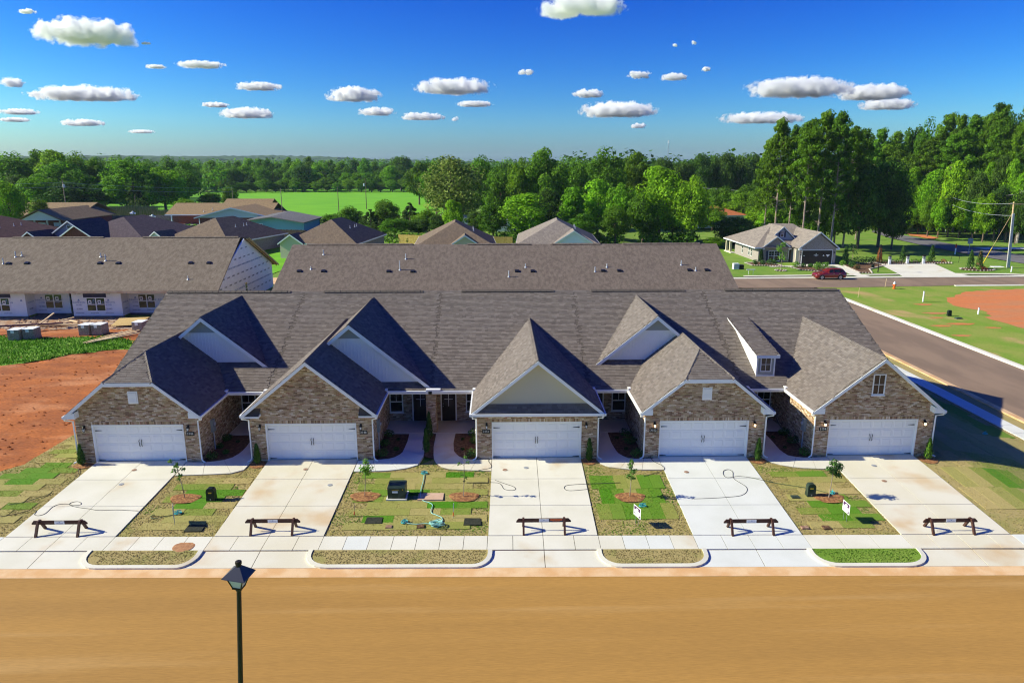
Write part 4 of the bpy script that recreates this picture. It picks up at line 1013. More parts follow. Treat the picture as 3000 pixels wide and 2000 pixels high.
for i in range(5):
    rr = random.Random(100 + i)
    xc = GX[i]
    H = empty('townhouse', (xc, 0, 0), HL[i], 'house', 'attached houses of the front row')
    HOUSE.append(H)
    clip = i in (0, 3)
    xa, xb = PX[i] - (.26 if i == 0 else 0), PX[i + 1] + (.26 if i == 4 else 0)
    # ---- main roof
    S = Pieces()
    mb = MB()
    main = [(xa, YE, ZE), (xb, YE, ZE), (xb, YR, ZR), (xa, YR, ZR)]
    deck(mb, main, .12)
    deck(mb, [(xa, YR, ZR), (xb, YR, ZR), (xb, 2 * YR - YE, ZE), (xa, 2 * YR - YE, ZE)], .12)
    roof = mb.build('roof', MT['roof_base'], H)
    shingles(S, main, rr)
    def vfar(c): return (c - CAMP).length
    # ---- garage roof
    yb = YE + (GP - ZE) / SM
    yv = YE + (GE - ZE) / SM
    front = -.4
    ap = 1.9
    if clip:
        hw = (GP - 4.62) / SG
        Lp = [(xc - EW, front, GE), (xc - hw, front, 4.62), (xc, ap, GP), (xc, yb, GP), (xc - EW, yv, GE)]
        Rp = [(xc + EW, front, GE), (xc + hw, front, 4.62), (xc, ap, GP), (xc, yb, GP), (xc + EW, yv, GE)]
    else:
        Lp = [(xc - EW, front, GE), (xc, front, GP), (xc, yb, GP), (xc - EW, yv, GE)]
        Rp = [(xc + EW, front, GE), (xc, front, GP), (xc, yb, GP), (xc + EW, yv, GE)]
    mb = MB(); deck(mb, Lp, .10); deck(mb, Rp, .10)
    G = Pieces()
    shingles(G, Lp, rr); shingles(G, Rp, rr)
    if clip:
        Cp = [(xc - hw, front, 4.62), (xc + hw, front, 4.62), (xc, ap, GP)]
        deck(mb, Cp, .10); shingles(G, Cp, rr)
    if i == 2:
        Kp = [(xc - EW + .02, front - .03, GE + .0), (xc + EW - .02, front - .03, GE + .0), (xc + EW - .45, .06, GE + .42), (xc - EW + .45, .06, GE + .42)]
        deck(mb, Kp, .06); shingles(G, Kp, rr)
    groof = mb.build('garage_roof', MT['roof_base'], H)
    emit(G, 'shingle', SHINGLE_ME, SHPAL, MT['shingle'], groof, LIMS - 60, vfar, 'shingles', rr)
    emit(S, 'shingle', SHINGLE_ME, SHPAL, MT['shingle'], roof, 60, lambda c: abs(c.x - (xa + .6 if i > 2 else xb - .6)) + abs(c.y - 5.0), 'shingles', rr)
    # ridge and hip caps
    def caps(mb, p, q, wd=.15, e=.2):
        p, q = Vector(p), Vector(q)
        n = max(1, int((q - p).length / e))
        side = (q - p).cross(Vector((0, 0, 1))).normalized() * wd
        for k in range(n):
            a, b = p + (q - p) * k / n, p + (q - p) * (k + 1.15) / n
            h0, h1 = Vector((0, 0, .055)), Vector((0, 0, .035))
            c = rr.choice(SHPAL)
            mb.faces([a - side * 1.0 - Vector((0, 0, .06)), a + h0, a + side - Vector((0, 0, .06)), b - side * 1.0 - Vector((0, 0, .08)), b + h1, b + side - Vector((0, 0, .08))],
                     [(0, 1, 4, 3), (1, 2, 5, 4), (0, 2, 1)], c)
    mb = MB(); caps(mb, (xc, ap if clip else front, GP), (xc, yb + .1, GP))
    if clip:
        caps(mb, (xc - hw, front, 4.62), (xc, ap, GP)); caps(mb, (xc + hw, front, 4.62), (xc, ap, GP))
    mb.build('ridge_cap', MT['shingle'], groof)
    # ridge vent along the main ridge, one length per house
    va, vb_ = [(-23.2, -14.62), (-12.29, -5.34), (-2.63, 3.89), (6.52, 13.17), (16.02, 24.1)][i]
    mb = MB(); caps(mb, (xa, YR, ZR), (xb, YR, ZR), .16, .3); mb.build('ridge_cap', MT['shingle'], roof)
    mb = MB(); mb.prism([(va, YR - .2, ZR - .02), (va, YR, ZR + .085), (va, YR + .2, ZR - .02)], (vb_ - va, 0, 0))
    for k in range(int((vb_ - va) / .4)):
        mb.prism([(va + k * .4, YR - .21, ZR + .0), (va + k * .4, YR, ZR + .11), (va + k * .4, YR + .21, ZR + .0)], (.36, 0, 0))
    mb.build('ridge_vent', MT['roof_base'], roof)
    # ---- brick walls: mortar backing, then the bricks
    def zg(x):
        d = abs(x - GW)
        h = GP - SG * d - .1
        if i == 2: return 2.72
        if clip: h = min(h, 4.55)
        return h
    dx0 = DX[i] - (xc - GW); dx1 = dx0 + DW
    DH = 2.15
    mb = MB()
    N = 24
    pts_top = [(xc - GW + 2 * GW * k / N, zg(2 * GW * k / N)) for k in range(N + 1)]
    # facade as columns so that the door stays open
    xsx = sorted(set([0, dx0, dx1, 2 * GW, GW] + ([GW - hw, GW + hw] if clip else [])))
    for a, b in zip(xsx, xsx[1:]):
        z0_ = DH if a >= dx0 - 1e-6 and b <= dx1 + 1e-6 else -.12
        pl = [(xc - GW + a, 0, z0_), (xc - GW + b, 0, z0_), (xc - GW + b, 0, zg(b)), (xc - GW + a, 0, zg(a))]
        mb.prism(pl, (0, .22, 0))
    mb.box(xc - GW, xc - GW + .2, .22, 6.1, -.12, 2.72); mb.box(xc + GW - .2, xc + GW, .22, 6.1, -.12, 2.72)
    entry = [(-16.21, -13.41), (-6.89, -4.07), (-4.07, -1.21), (5.31, 7.94), (14.46, 17.24)][i]
    MB().box(entry[0], entry[1], 6.1, 6.3, -.12, 2.74).build('entry_wall', MT['mortar'], H)
    MB().box(PX[i] + .02, PX[i + 1] - .02, 22.0, 22.2, -.12, 2.8).build('rear_wall', MT['mortar'], H)
    if i == 0: mb.prism([(-22.85, 6.3, -.12), (-22.85, 22, -.12), (-22.85, 22, 3.0), (-22.85, YR, ZR - .25), (-22.85, 6.3, 3.75)], (.2, 0, 0))
    if i == 4: mb.prism([(23.85, 6.3, -.12), (23.85, 22, -.12), (23.85, 22, 3.0), (23.85, YR, ZR - .25), (23.85, 6.3, 3.75)], (.2, 0, 0))
    wall = mb.build('brick_wall', MT['mortar'], H)
    B = Pieces()
    holes = [(dx0, dx1, -1, DH + .17)]
    if clip: holes.append((GW - .24, GW + .24, 3.33, 4.02))
    if i == 4: holes.append((GW - .36, GW + .34, 3.55, 4.72))
    wall_bricks(B, (xc - GW, 0, -.1), (1, 0, 0), 2 * GW, lambda x: zg(x) + .1, (0, -1, 0), rr, [(a, b, c + .1, d + .1) for a, b, c, d in holes], (dx0 + .01, dx1 - .01, DH + .1, .17))
    vis_r = i in (0, 1)                       # which garage side wall looks on the entry
    if vis_r: wall_bricks(B, (xc + GW, 0, -.1), (0, 1, 0), 6.1, lambda x: 2.78, (1, 0, 0), rr)
    else: wall_bricks(B, (xc - GW, 6.1, -.1), (0, -1, 0), 6.1, lambda x: 2.78, (-1, 0, 0), rr)
    if i in (1, 2): pass
    if i in (0, 3, 4, 2) and i != 0 or i == 0:
        pass
    if i in (1, 4): wall_bricks(B, (xc - GW, 6.1, -.1), (0, -1, 0), 6.1, lambda x: 2.78, (-1, 0, 0), rr) if i == 1 else None
    if i in (2, 3): wall_bricks(B, (xc + GW, 0, -.1), (0, 1, 0), 6.1, lambda x: 2.78, (1, 0, 0), rr)
    ew = {0: [(-16.05, -15.15, .60, 2.0)], 1: [(-6.86, -6.02, .60, 2.0), (-5.46, -4.42, 0, 2.1)], 2: [(-3.68, -2.68, 0, 2.1), (-2.10, -1.3, .60, 2.0)],
          3: [(5.55, 6.55, 0, 2.1), (7.05, 7.92, .60, 2.0)], 4: [(16.2, 17.1, .60, 2.0), (14.6, 15.6, 0, 2.1)]}[i]
    wall_bricks(B, (entry[0], 6.1, .0), (1, 0, 0), entry[1] - entry[0], lambda x: 2.74, (0, -1, 0), rr, [(a - entry[0], b - entry[0], c, d) for a, b, c, d in ew])
    if i == 2:                                # the brick pier between the two entries
        mb = MB(); mb.box(-4.36, -3.78, 4.02, 4.6, 0, 2.6); mb.box(-4.2, -3.94, 4.6, 6.1, 0, 2.6)
        pier = mb.build('pier', MT['mortar'], H)
        Q = Pieces()
        wall_bricks(Q, (-4.36, 4.02, .04), (1, 0, 0), .58, lambda x: 2.55, (0, -1, 0), rr)
        wall_bricks(Q, (-3.78, 4.02, .04), (0, 1, 0), .58, lambda x: 2.55, (1, 0, 0), rr)
        wall_bricks(Q, (-4.36, 4.6, .04), (0, -1, 0), .58, lambda x: 2.55, (-1, 0, 0), rr)
        wall_bricks(Q, (-4.2, 6.1, .04), (0, -1, 0), 1.5, lambda x: 2.55, (-1, 0, 0), rr)
        wall_bricks(Q, (-3.94, 4.6, .04), (0, 1, 0), 1.5, lambda x: 2.55, (1, 0, 0), rr)
        emit(Q, 'brick', BRICK_ME, [c for c, w in BRICKS], MT['brick'], pier, 0, vfar, 'bricks', rr)
    emit(B, 'brick', BRICK_ME, [c for c, w in BRICKS], MT['brick'], wall, LIMB, lambda c: abs(c.y) * 50 + abs(c.x - xc) * .35 + abs(c.z - 3.0), 'bricks', rr)
    # ---- garage door
    d0, d1 = DX[i], DX[i] + DW
    mb = MB()
    mb.box(d0, d0 + .06, -.02, .2, -.02, DH); mb.box(d1 - .06, d1, -.02, .2, -.02, DH); mb.box(d0 + .06, d1 - .06, -.02, .2, DH - .06, DH)
    mb.build('door_frame', MT['white'], H)
    mb = MB(); mb.box(d0 + .06, d1 - .06, .17, .23, .0, DH - .06)
    gd = mb.build('garage_door', MT['door_white'], H)
    secw, sech = (DW - .16) / 8, (DH - .12) / 4
    for r_ in range(4):
        mb = MB(); mb.box(d0 + .07, d1 - .07, .155, .17, .02 + r_ * sech + .004, .02 + (r_ + 1) * sech - .004)
        mb.build('panel', MT['door_white'], gd)
        for c_ in range(8):
            x0, x1 = d0 + .08 + c_ * secw + .05, d0 + .08 + (c_ + 1) * secw - .05
            z0, z1 = .02 + r_ * sech + .07, .02 + (r_ + 1) * sech - .07
            mb = MB()
            mb.faces([(x0, .155, z0), (x1, .155, z0), (x1, .155, z1), (x0, .155, z1), (x0 + .04, .142, z0 + .04), (x1 - .04, .142, z0 + .04), (x1 - .04, .142, z1 - .04), (x0 + .04, .142, z1 - .04)],
                     [(4, 5, 6, 7), (0, 1, 5, 4), (1, 2, 6, 5), (2, 3, 7, 6), (3, 0, 4, 7)])
            mb.build('panel', MT['door_white'], gd)
    for sx in (0, 1):
        for zz in (DH - .38, .09):
            mb = MB()
            xh = d0 + .09 if sx == 0 else d1 - .09
            k = 1 if sx == 0 else -1
            mb.prism([(xh, .137, zz - .028), (xh + k * .33, .137, zz - .010), (xh + k * .37, .137, zz), (xh + k * .33, .137, zz + .010), (xh, .137, zz + .028)], (0, -.012, 0))
            mb.build('hinge', MT['black'], gd)
    xm = (d0 + d1) / 2
    for k in (-1, 1):
        mb = MB(); mb.path([(xm + k * .055, .14, .86), (xm + k * .065, .08, .92), (xm + k * .045, .08, 1.06), (xm + k * .075, .08, 1.18), (xm + k * .06, .14, 1.24)], .016, 6)
        mb.build('handle', MT['black'], gd)
    MB().box(d0 + .05, d1 - .05, .14, .16, -.01, .02).build('door_seal', MT['black'], H)
    # ---- white trim: rake boards, soffits, returns, gutters, downspouts
    def rake(xc_, hwid, ztop, yf, slope, apexes, par, dp=.22):
        """fascia band along a polyline of (x, z) top points"""
        mb = MB()
        for (xa_, za_), (xb_, zb_) in zip(apexes, apexes[1:]):
            mb.prism([(xa_, yf, za_ - .02), (xb_, yf, zb_ - .02), (xb_, yf, zb_ - dp), (xa_, yf, za_ - dp)], (0, .035, 0))
            mb.faces([(xa_, yf + .035, za_ - dp + .04), (xb_, yf + .035, zb_ - dp + .04), (xb_, yf + .44, zb_ - dp + .04), (xa_, yf + .44, za_ - dp + .04)], [(0, 1, 2, 3)])
        return mb.build('rake_board', MT['white'], par)
    if clip: ax = [(xc - EW - .03, GE - .02), (xc - hw, 4.62), (xc + hw, 4.62), (xc + EW + .03, GE - .02)]
    else: ax = [(xc - EW - .03, GE - .02), (xc, GP), (xc + EW + .03, GE - .02)]
    rake(xc, EW, GP, front - .035, SG, ax, groof)
    for k in (-1, 1):
        xe, xw = xc + k * (EW + .03), xc + k * (GW - (.28 if i != 1 else .62))
        if i == 2: continue
        zz = GE - .17
        mb = MB()
        if i == 1:      # small roofed returns
            mb.box(min(xe, xw), max(xe, xw), front - .03, .0, zz - .02, zz + .10)
            mb.build('eave_return', MT['white'], groof)
            mb = MB(); mb.prism([(xe - k * .05, front - .03, zz + .10), (xw, front - .03, zz + .10), (xw, -.0, zz + .42), (xe - k * .3, -.0, zz + .38)], (0, 0, -.03))
            mb.build('return_roof', MT['roof_base'], groof)
        else:
            zi = GE + (EW - abs(xw - xc)) * SG - .1
            mb.prism([(xe, front - .028, zz), (xw, front - .028, zz), (xw, front - .028, min(zz + .34, zi)), (xe, front - .028, GE - .04)], (0, .42, 0))
            mb.build('eave_return', MT['white'], groof)
        mb = MB()
        xg = xc + k * (EW + .0)
        mb.box(min(xg, xg + k * .11), max(xg, xg + k * .11), front - .02, yv + .1, GE - .16, GE - .03)
        mb.box(min(xg, xg - k * .30), max(xg, xg - k * .30), front + .02, yv + .1, GE - .16, GE - .13)
        mb.build('gutter', MT['white'], groof)
        mb = MB()
        xs_ = xc + k * (GW + .045)
        yy = -.07 if not (i == 4 and k == 1) else -.07
        mb.path([(xc + k * (EW + .05), front + .12, GE - .16), (xc + k * (EW + .04), front + .12, GE - .28), (xs_, yy, GE - .42), (xs_, yy, .22), (xs_ + k * .05, yy - .05, .10), (xs_ + k * .22, yy - .12, .03)], .042, 6)
        mb.build('downspout', MT['white'], H)
    if i == 2:
        mb = MB(); mb.box(xc - EW - .02, xc + EW + .02, front - .12, front - .0, GE - .16, GE - .03)
        mb.box(xc - EW, xc + EW, front, 0, GE - .17, GE - .14)
        mb.build('gutter', MT['white'], groof)
        for k in (-1, 1):
            mb = MB(); xs_ = xc + k * (GW + .045)
            mb.box(*sorted((xc + k * EW, xc + k * (EW + .11))), front - .12, yv + .1, GE - .16, GE - .03)
            mb.build('gutter', MT['white'], groof)
            mb = MB(); mb.path([(xc + k * (EW - .05), front - .05, GE - .16), (xc + k * (EW - .06), front - .04, GE - .28), (xs_, -.07, GE - .42), (xs_, -.07, .22), (xs_ + k * .05, -.12, .10), (xs_ + k * .22, -.19, .03)], .042, 6)
            mb.build('downspout', MT['white'], H)
        # the cream gable: boards lapped one over the other
        mb = MB(); mb.prism([(xc - 2.95, .06, 3.16), (xc + 2.95, .06, 3.16), (xc, .06, 5.5)], (0, .1, 0))
        gb = mb.build('gable', MT['siding_cream'], H)
        z = 3.18
        while z < 5.4:
            hw_ = min((GP - .16 - z) / SG, 2.95)
            if hw_ > .12:
                mb = MB(); mb.faces([(xc - hw_, .058, z + .102), (xc + hw_, .058, z + .102), (xc + hw_, .032, z), (xc - hw_, .032, z), (xc - hw_, .058, z), (xc + hw_, .058, z)], [(3, 2, 1, 0), (4, 5, 2, 3)])
                mb.build('siding_board', MT['siding_cream'], gb)
            z += .102
        MB().box(xc - 3.0, xc + 3.0, .01, .06, 3.13, 3.175).build('trim', MT['white'], gb)
    # eave beam and gutter over the entry
    mb = MB(); mb.box(entry[0] - .1, entry[1] + .1, YE - .09, YE + .12, 2.58, ZE - .1)
    mb.box(entry[0] - .1, entry[1] + .1, YE + .12, 6.1, 2.62, 2.66)
    mb.build('porch_beam', MT['siding_cream'] if False else MT['white'], H)
    mb = MB(); mb.box(entry[0] - .1, entry[1] + .12, YE - .2, YE - .09, ZE - .14, ZE - .015)
    mb.build('gutter', MT['white'], H)
    mb = MB()
    mb.box(entry[0] - .1, entry[0] + .34, YE - .22, YE + .14, ZE - .03, ZE + .075) if i != 2 else mb.box(-4.07, -3.46, YE - .22, YE + .14, ZE - .03, ZE + .07)
    mb.box(entry[1] - .36, entry[1] + .1, YE - .22, YE + .14, ZE - .03, ZE + .075) if i != 1 else mb.box(-4.3, -4.07, YE - .22, YE + .14, ZE - .03, ZE + .07)
    mb.build('gutter_guard', MT['white'], H)
    # ---- openings in the entry wall
    fn = mapx(6.1)
    for (a, b, c, d) in ew:
        if c > .3:
            window(H, fn, a, b, c, d, .07, 1, True, (2, 1))
        else:
            mb = MB(); mbox(mb, fn, a, a + .08, 0, .05, .04, d); mbox(mb, fn, b - .08, b, 0, .05, .04, d); mbox(mb, fn, a + .08, b - .08, 0, .05, d - .08, d)
            mbox(mb, fn, a, b, 0, .09, .0, .045)
            mb.build('door_frame', MT['white'], H)
            mb = MB(); mbox(mb, fn, a + .08, b - .08, 0, .02, .045, d - .08)
            dr = mb.build('front_door', MT['door_brown'], H)
            g0, g1 = a + .24, b - .24
            for k in range(2):
                for q in range(2):
                    w_ = (g1 - g0) / 2
                    mb = MB(); mbox(mb, fn, g0 + k * w_ + .015, g0 + (k + 1) * w_ - .015, .02, .028, .98 + q * .48 + .015, .98 + (q + 1) * .48 - .015)
                    mb.build('pane', MT['glass_warm'], dr)
            mb = MB(); mbox(mb, fn, (g0 + g1) / 2 - .015, (g0 + g1) / 2 + .015, .02, .04, .98, 1.94); mbox(mb, fn, g0, g1, .02, .038, 1.445, 1.475)
            mb.build('muntin', MT['white'], dr)
            for z0_, z1_ in ((.18, .5), (.56, .88)):
                mb = MB(); mbox(mb, fn, a + .2, b - .2, .02, .03, z0_, z1_); mb.build('panel', MT['door_brown'], dr)
            hx = b - .16 if i in (1, 3) else a + .16
            mb = MB(); mb.tube((hx, 6.06, 1.0), (hx, 6.02, 1.0), .03); mb.tube((hx, 6.06, 1.16), (hx, 6.03, 1.16), .025)
            mb.build('handle', MT['metal_grey'], dr)
    # ---- wall lamps and number plate
    lx = [(-22.24, -16.72), (-12.9, -7.48), (-.70, 4.70), (8.43, 13.89), (17.75, 23.25)][i]
    for x in lx:
        mb = MB()
        mb.box(x - .05, x + .05, -.04, -.012, 1.88, 2.12)
        mb.path([(x, -.04, 2.08), (x, -.13, 2.12), (x, -.15, 2.06)], .014, 6)
        mb.lathe([(.02, .10), (.085, .04), (.09, .02), (.06, .0)], (x, -.15, 1.98), 8)
        mb.lathe([(.035, -.19), (.055, -.17), (.03, -.14)], (x, -.15, 1.98), 8)
        for k in range(4):
            an = k * math.pi / 2 + .78
            mb.tube((x + .068 * math.cos(an), -.15 + .068 * math.sin(an), 1.98), (x + .045 * math.cos(an), -.15 + .045 * math.sin(an), 1.82), .008, n=4)
        lm = mb.build('wall_lamp', MT['black'], H)
        mb = MB(); mb.lathe([(.035, -.16), (.05, -.08), (.055, 0)], (x, -.15, 1.98), 8)
        mb.build('lamp_glass', MT['bulb_lit'] if i >= 3 else MT['frosted'], lm)
    px_ = [-16.655, -7.361, -.728, 8.38, 17.688][i]
    mb = MB(); mb.box(px_ - .21, px_ + .21, -.035, -.012, 1.53, 1.72)
    for zc in (1.53, 1.72): mb.box(px_ - .22, px_ + .22, -.04, -.034, zc - .012, zc + .012)
    pl = mb.build('number_plate', MT['black'], H)
    text('house_number', NUM[i], .17, face_m((px_, -.042, 1.622)), MT['number'], pl)
    if clip:
        mb = MB(); mb.box(xc - .26, xc + .26, -.03, .02, 3.33, 4.02)
        vt = mb.build('gable_vent', MT['white'], H)
        for k in range(9):
            z0_ = 3.40 + k * .063
            mb = MB(); mb.obox((xc - .2, -.033, z0_), (.4, 0, 0), (0, -.022, -.02), (0, -.008, .05)); mb.build('slat', MT['white'], vt)
    if i == 4:
        window(H, mapx(.0), xc - .36, xc + .33, 3.55, 4.72, .06, 1, False, (2, 2), 'glass_warm', sill=True)
    # ---- meter boxes on the garage side walls
    bx = {0: [(xc + GW, 1, 1.7)], 1: [(xc + GW, 1, 1.5)], 4: [(xc - GW, -1, 1.15)]}.get(i, [])
    for (x, s, yy) in bx:
        mb = MB(); mb.box(*sorted((x + s * .01, x + s * .16)), yy - .16, yy + .16, 1.1, 1.8)
        mt_ = mb.build('meter_box', MT['grey_box'], H)
        mb = MB(); mb.tube((x + s * .17, yy, 1.55), (x + s * .24, yy, 1.55), .085, n=12); mb.build('meter', MT['galv'], mt_)
        mb = MB(); mb.tube((x + s * .07, yy + .05, 1.1), (x + s * .07, yy + .05, 0), .035); mb.build('conduit', MT['galv'], mt_)
    # ---- upper cross gables
    if i in (0, 1, 3):
        gx_, zr_, yf, z_split = {0: (-17.9, 6.8, 6.1, 5.74), 1: (-8.7, 6.7, 4.3, 5.76), 3: (9.65, 6.76, 6.12, 5.75)}[i]
        rk = yf - .36
        sl = SG
        zlow = ZE + SM * (rk - YE)
        hw2 = (zr_ - zlow) / sl
        yb2 = YE + (zr_ - ZE) / SM
        Lq = [(gx_ - hw2, rk, zlow), (gx_, rk, zr_), (gx_, yb2, zr_)]
        Rq = [(gx_ + hw2, rk, zlow), (gx_, rk, zr_), (gx_, yb2, zr_)]
        mb = MB(); deck(mb, Lq, .08); deck(mb, Rq, .08)
        cg = mb.build('cross_gable', MT['roof_base'], H)
        U = Pieces(); shingles(U, Lq, rr); shingles(U, Rq, rr)
        emit(U, 'shingle', SHINGLE_ME, SHPAL, MT['shingle'], cg, 0, vfar, 'shingles', rr)
        mb = MB(); caps(mb, (gx_, rk, zr_), (gx_, yb2, zr_)); mb.build('ridge_cap', MT['shingle'], cg)
        rake(gx_, hw2, zr_, rk - .035, sl, [(gx_ - hw2 - .03, zlow - .02), (gx_, zr_), (gx_ + hw2 + .03, zlow - .02)], cg, .26)
        zb = ZE + SM * (yf - YE) + .06
        hb = (zr_ - .1 - zb) / sl
        hs = (zr_ - .1 - z_split) / sl
        mb = MB(); mb.prism([(gx_ - hb, yf, zb), (gx_ + hb, yf, zb), (gx_ + hs, yf, z_split), (gx_ - hs, yf, z_split)], (0, .1, 0))
        wb = mb.build('board_siding', MT['siding_white'], H)
        k = -int(hb / .2)
        while k * .2 < hb:
            x = gx_ + k * .2
            h = min(z_split, zr_ - .12 - abs(x - gx_) * sl)
            if h - zb > .08:
                MB().box(x - .02, x + .02, yf - .022, yf, zb + .01, h).build('batten', MT['siding_white'], wb)
            k += 1
        MB().box(gx_ - hs - .05, gx_ + hs + .05, yf - .03, yf, z_split - .02, z_split + .035).build('trim', MT['white'], wb)
        mb = MB(); mb.prism([(gx_ - hs, yf, z_split), (gx_ + hs, yf, z_split), (gx_, yf, zr_ - .1)], (0, .1, 0))
        lb = mb.build('lap_siding', MT['siding_grey'], H)
        z = z_split + .04
        while z < zr_ - .25:
            hw_ = (zr_ - .12 - z) / sl - .02
            mb = MB(); mb.faces([(gx_ - hw_, yf - .004, z + .1), (gx_ + hw_, yf - .004, z + .1), (gx_ + hw_, yf - .026, z), (gx_ - hw_, yf - .026, z), (gx_ - hw_, yf, z), (gx_ + hw_, yf, z)], [(3, 2, 1, 0), (4, 5, 2, 3)])
            mb.build('siding_board', MT['siding_grey'], lb)
            z += .1
    # ---- shed dormer of the last house
    if i == 4:
        x0, x1, yf = 15.53, 16.6, 4.72
        zt_, yt = 4.56, 10.3
        zbk = ZE + SM * (yt - YE)
        mb = MB()
        mb.prism([(x0, yf, ZE + SM * (yf - YE)), (x0, yf, zt_), (x0, yt, zbk)], (.12, 0, 0))
        mb.prism([(x1 - .12, yf, ZE + SM * (yf - YE)), (x1 - .12, yf, zt_), (x1 - .12, yt, zbk)], (.12, 0, 0))
        dm = mb.build('dormer', MT['siding_white'], H)
        mb = MB(); mb.box(x0, x1, yf - .02, yf + .1, ZE + SM * (yf - YE), zt_); mb.build('siding_board', MT['siding_grey'], dm)
        mb = MB(); mb.box(x0 - .03, x0 + .06, yf - .06, yf, ZE + SM * (yf - YE), zt_); mb.box(x1 - .06, x1 + .03, yf - .06, yf, ZE + SM * (yf - YE), zt_)
        mb.box(x0 - .18, x1 + .18, yf - .34, yf - .3, zt_ - .13, zt_ + .06); mb.box(x0 - .18, x1 + .18, yf - .3, yf, zt_ - .1, zt_ - .07)
        mb.box(x0 - .03, x1 + .03, yf - .08, yf, ZE + SM * (yf - YE) - .03, ZE + SM * (yf - YE) + .05)
        for xx, k in ((x0, -1), (x1, 1)):
            mb.prism([(xx + k * .17, yf - .3, zt_ + .05), (xx + k * .17, yf - .3, zt_ - .08), (xx + k * .17, yt - .3, zbk - .12), (xx + k * .17, yt, zbk + .02)], (k * .02, 0, 0))
        mb.build('trim', MT['white'], dm)
        Tp = [(x0 - .18, yf - .32, zt_ + .05), (x1 + .18, yf - .32, zt_ + .05), (x1 + .18, yt, zbk + .03), (x0 - .18, yt, zbk + .03)]
        mb = MB(); deck(mb, Tp, .06); dk = mb.build('dormer_roof', MT['roof_base'], H)
        U = Pieces(); shingles(U, Tp, rr); emit(U, 'shingle', SHINGLE_ME, SHPAL, MT['shingle'], dk, 0, vfar, 'shingles', rr)
        window(H, mapx(yf - .02), x0 + .2, x1 - .2, 3.52, 4.42, .06, 1, False, (2, 2), 'glass_warm', sill=False)
# hose bibs, tags and small boxes on the walls
for (x, y, z, m) in [(-1.26, .7, 1.35, 'white')]:
    MB().box(x - .1, x, y - .08, y + .08, z - .1, z + .1).build('outlet_box', MT[m], HOUSE[2])
# ------------------------------------------------------------------ foliage makers
def leaf_cloud(mb, ctr, rad, n, size, pal, rr, up=.35, shell=.55):
    """leaf-sized faces spread through an ellipsoid, turned outwards"""
    cx, cy_, cz = ctr
    for _ in range(n):
        d = Vector((rr.gauss(0, 1), rr.gauss(0, 1), rr.gauss(0, 1)))
        if d.length < 1e-3: continue
        d.normalize()
        t = shell + (1 - shell) * rr.random() ** .7 if rr.random() < .8 else rr.random()
        p = Vector((cx + d.x * rad[0] * t, cy_ + d.y * rad[1] * t, cz + d.z * rad[2] * t))
        nn = (d + Vector((rr.gauss(0, .6), rr.gauss(0, .6), rr.gauss(0, .6) + up))).normalized()
        a = nn.orthogonal().normalized()
        a = (a * math.cos(rr.uniform(0, 6.28)) + nn.cross(a) * math.sin(rr.uniform(0, 6.28))).normalized()
        b = nn.cross(a)
        s = size * rr.uniform(.6, 1.4)
        c = rr.choice(pal); k = rr.uniform(.75, 1.25)
        c = (c[0] * k, c[1] * k, c[2] * k)
        mb.face([p - a * s * .5, p + b * s * .32, p + a * s * .5, p - b * s * .32], c)
G_SHRUB = [(.07, .17, .025), (.05, .13, .02), (.10, .22, .035), (.035, .10, .018)]
G_LIME = [(.16, .33, .025), (.12, .27, .02), (.20, .38, .04)]
G_DARK = [(.025, .065, .014), (.035, .085, .018), (.02, .05, .012)]
G_ARB = [(.05, .12, .02), (.07, .16, .022), (.035, .09, .018)]
def shrub(x, y, r_, label, group, pal=G_SHRUB, h=None, size=.085, n=260, z=None, name='shrub', cat='shrub'):
    rr = random.Random(int(x * 131 + y * 77))
    z = gz(x, y) if z is None else z
    h = r_ * 1.1 if h is None else h
    t = empty(name, (x, y, z), label, cat, group)
    mb = MB(); leaf_cloud(mb, (x, y, z + h * .55), (r_, r_, h * .55), n, size, pal, rr); mb.build('foliage', MT['leaf_small'], t)
    mb = MB()
    for k in range(4):
        a = k * 1.6 + .3
        mb.tube((x, y, z), (x + math.cos(a) * r_ * .5, y + math.sin(a) * r_ * .5, z + h * .7), .012, .006, 5)
    mb.build('stem', MT['trunk'], t)
    return t
def conifer(x, y, h, r_, label, group, pal=G_ARB, z=None, size=.11, n=700):
    rr = random.Random(int(x * 97 + y * 53))
    z = gz(x, y) if z is None else z
    t = empty('arborvitae', (x, y, z), label, 'shrub', group)
    mb = MB()
    for _ in range(n):
        q = rr.random() ** .8
        a = rr.uniform(0, 6.283)
        rad = r_ * (1 - q) ** .6 * min(1, (q + .06) * 6) * rr.uniform(.65, 1.08)
        p = Vector((x + math.cos(a) * rad, y + math.sin(a) * rad, z + .04 + q * h))
        out = Vector((math.cos(a), math.sin(a), rr.uniform(.1, .9))).normalized()
        upv = Vector((rr.gauss(0, .25), rr.gauss(0, .25), 1)).normalized()
        b = out.cross(upv).normalized()
        s = size * rr.uniform(.7, 1.4); c = rr.choice(pal); k = rr.uniform(.7, 1.3)
        mb.face([p - b * s * .3, p + b * s * .3, p + upv * s + out * s * .2], tuple(v_ * k for v_ in c))
    mb.build('foliage', MT['leaf_small'], t)
    MB().tube((x, y, z), (x, y, z + h * .6), .03, .012, 6).build('stem', MT['trunk'], t)
    return t

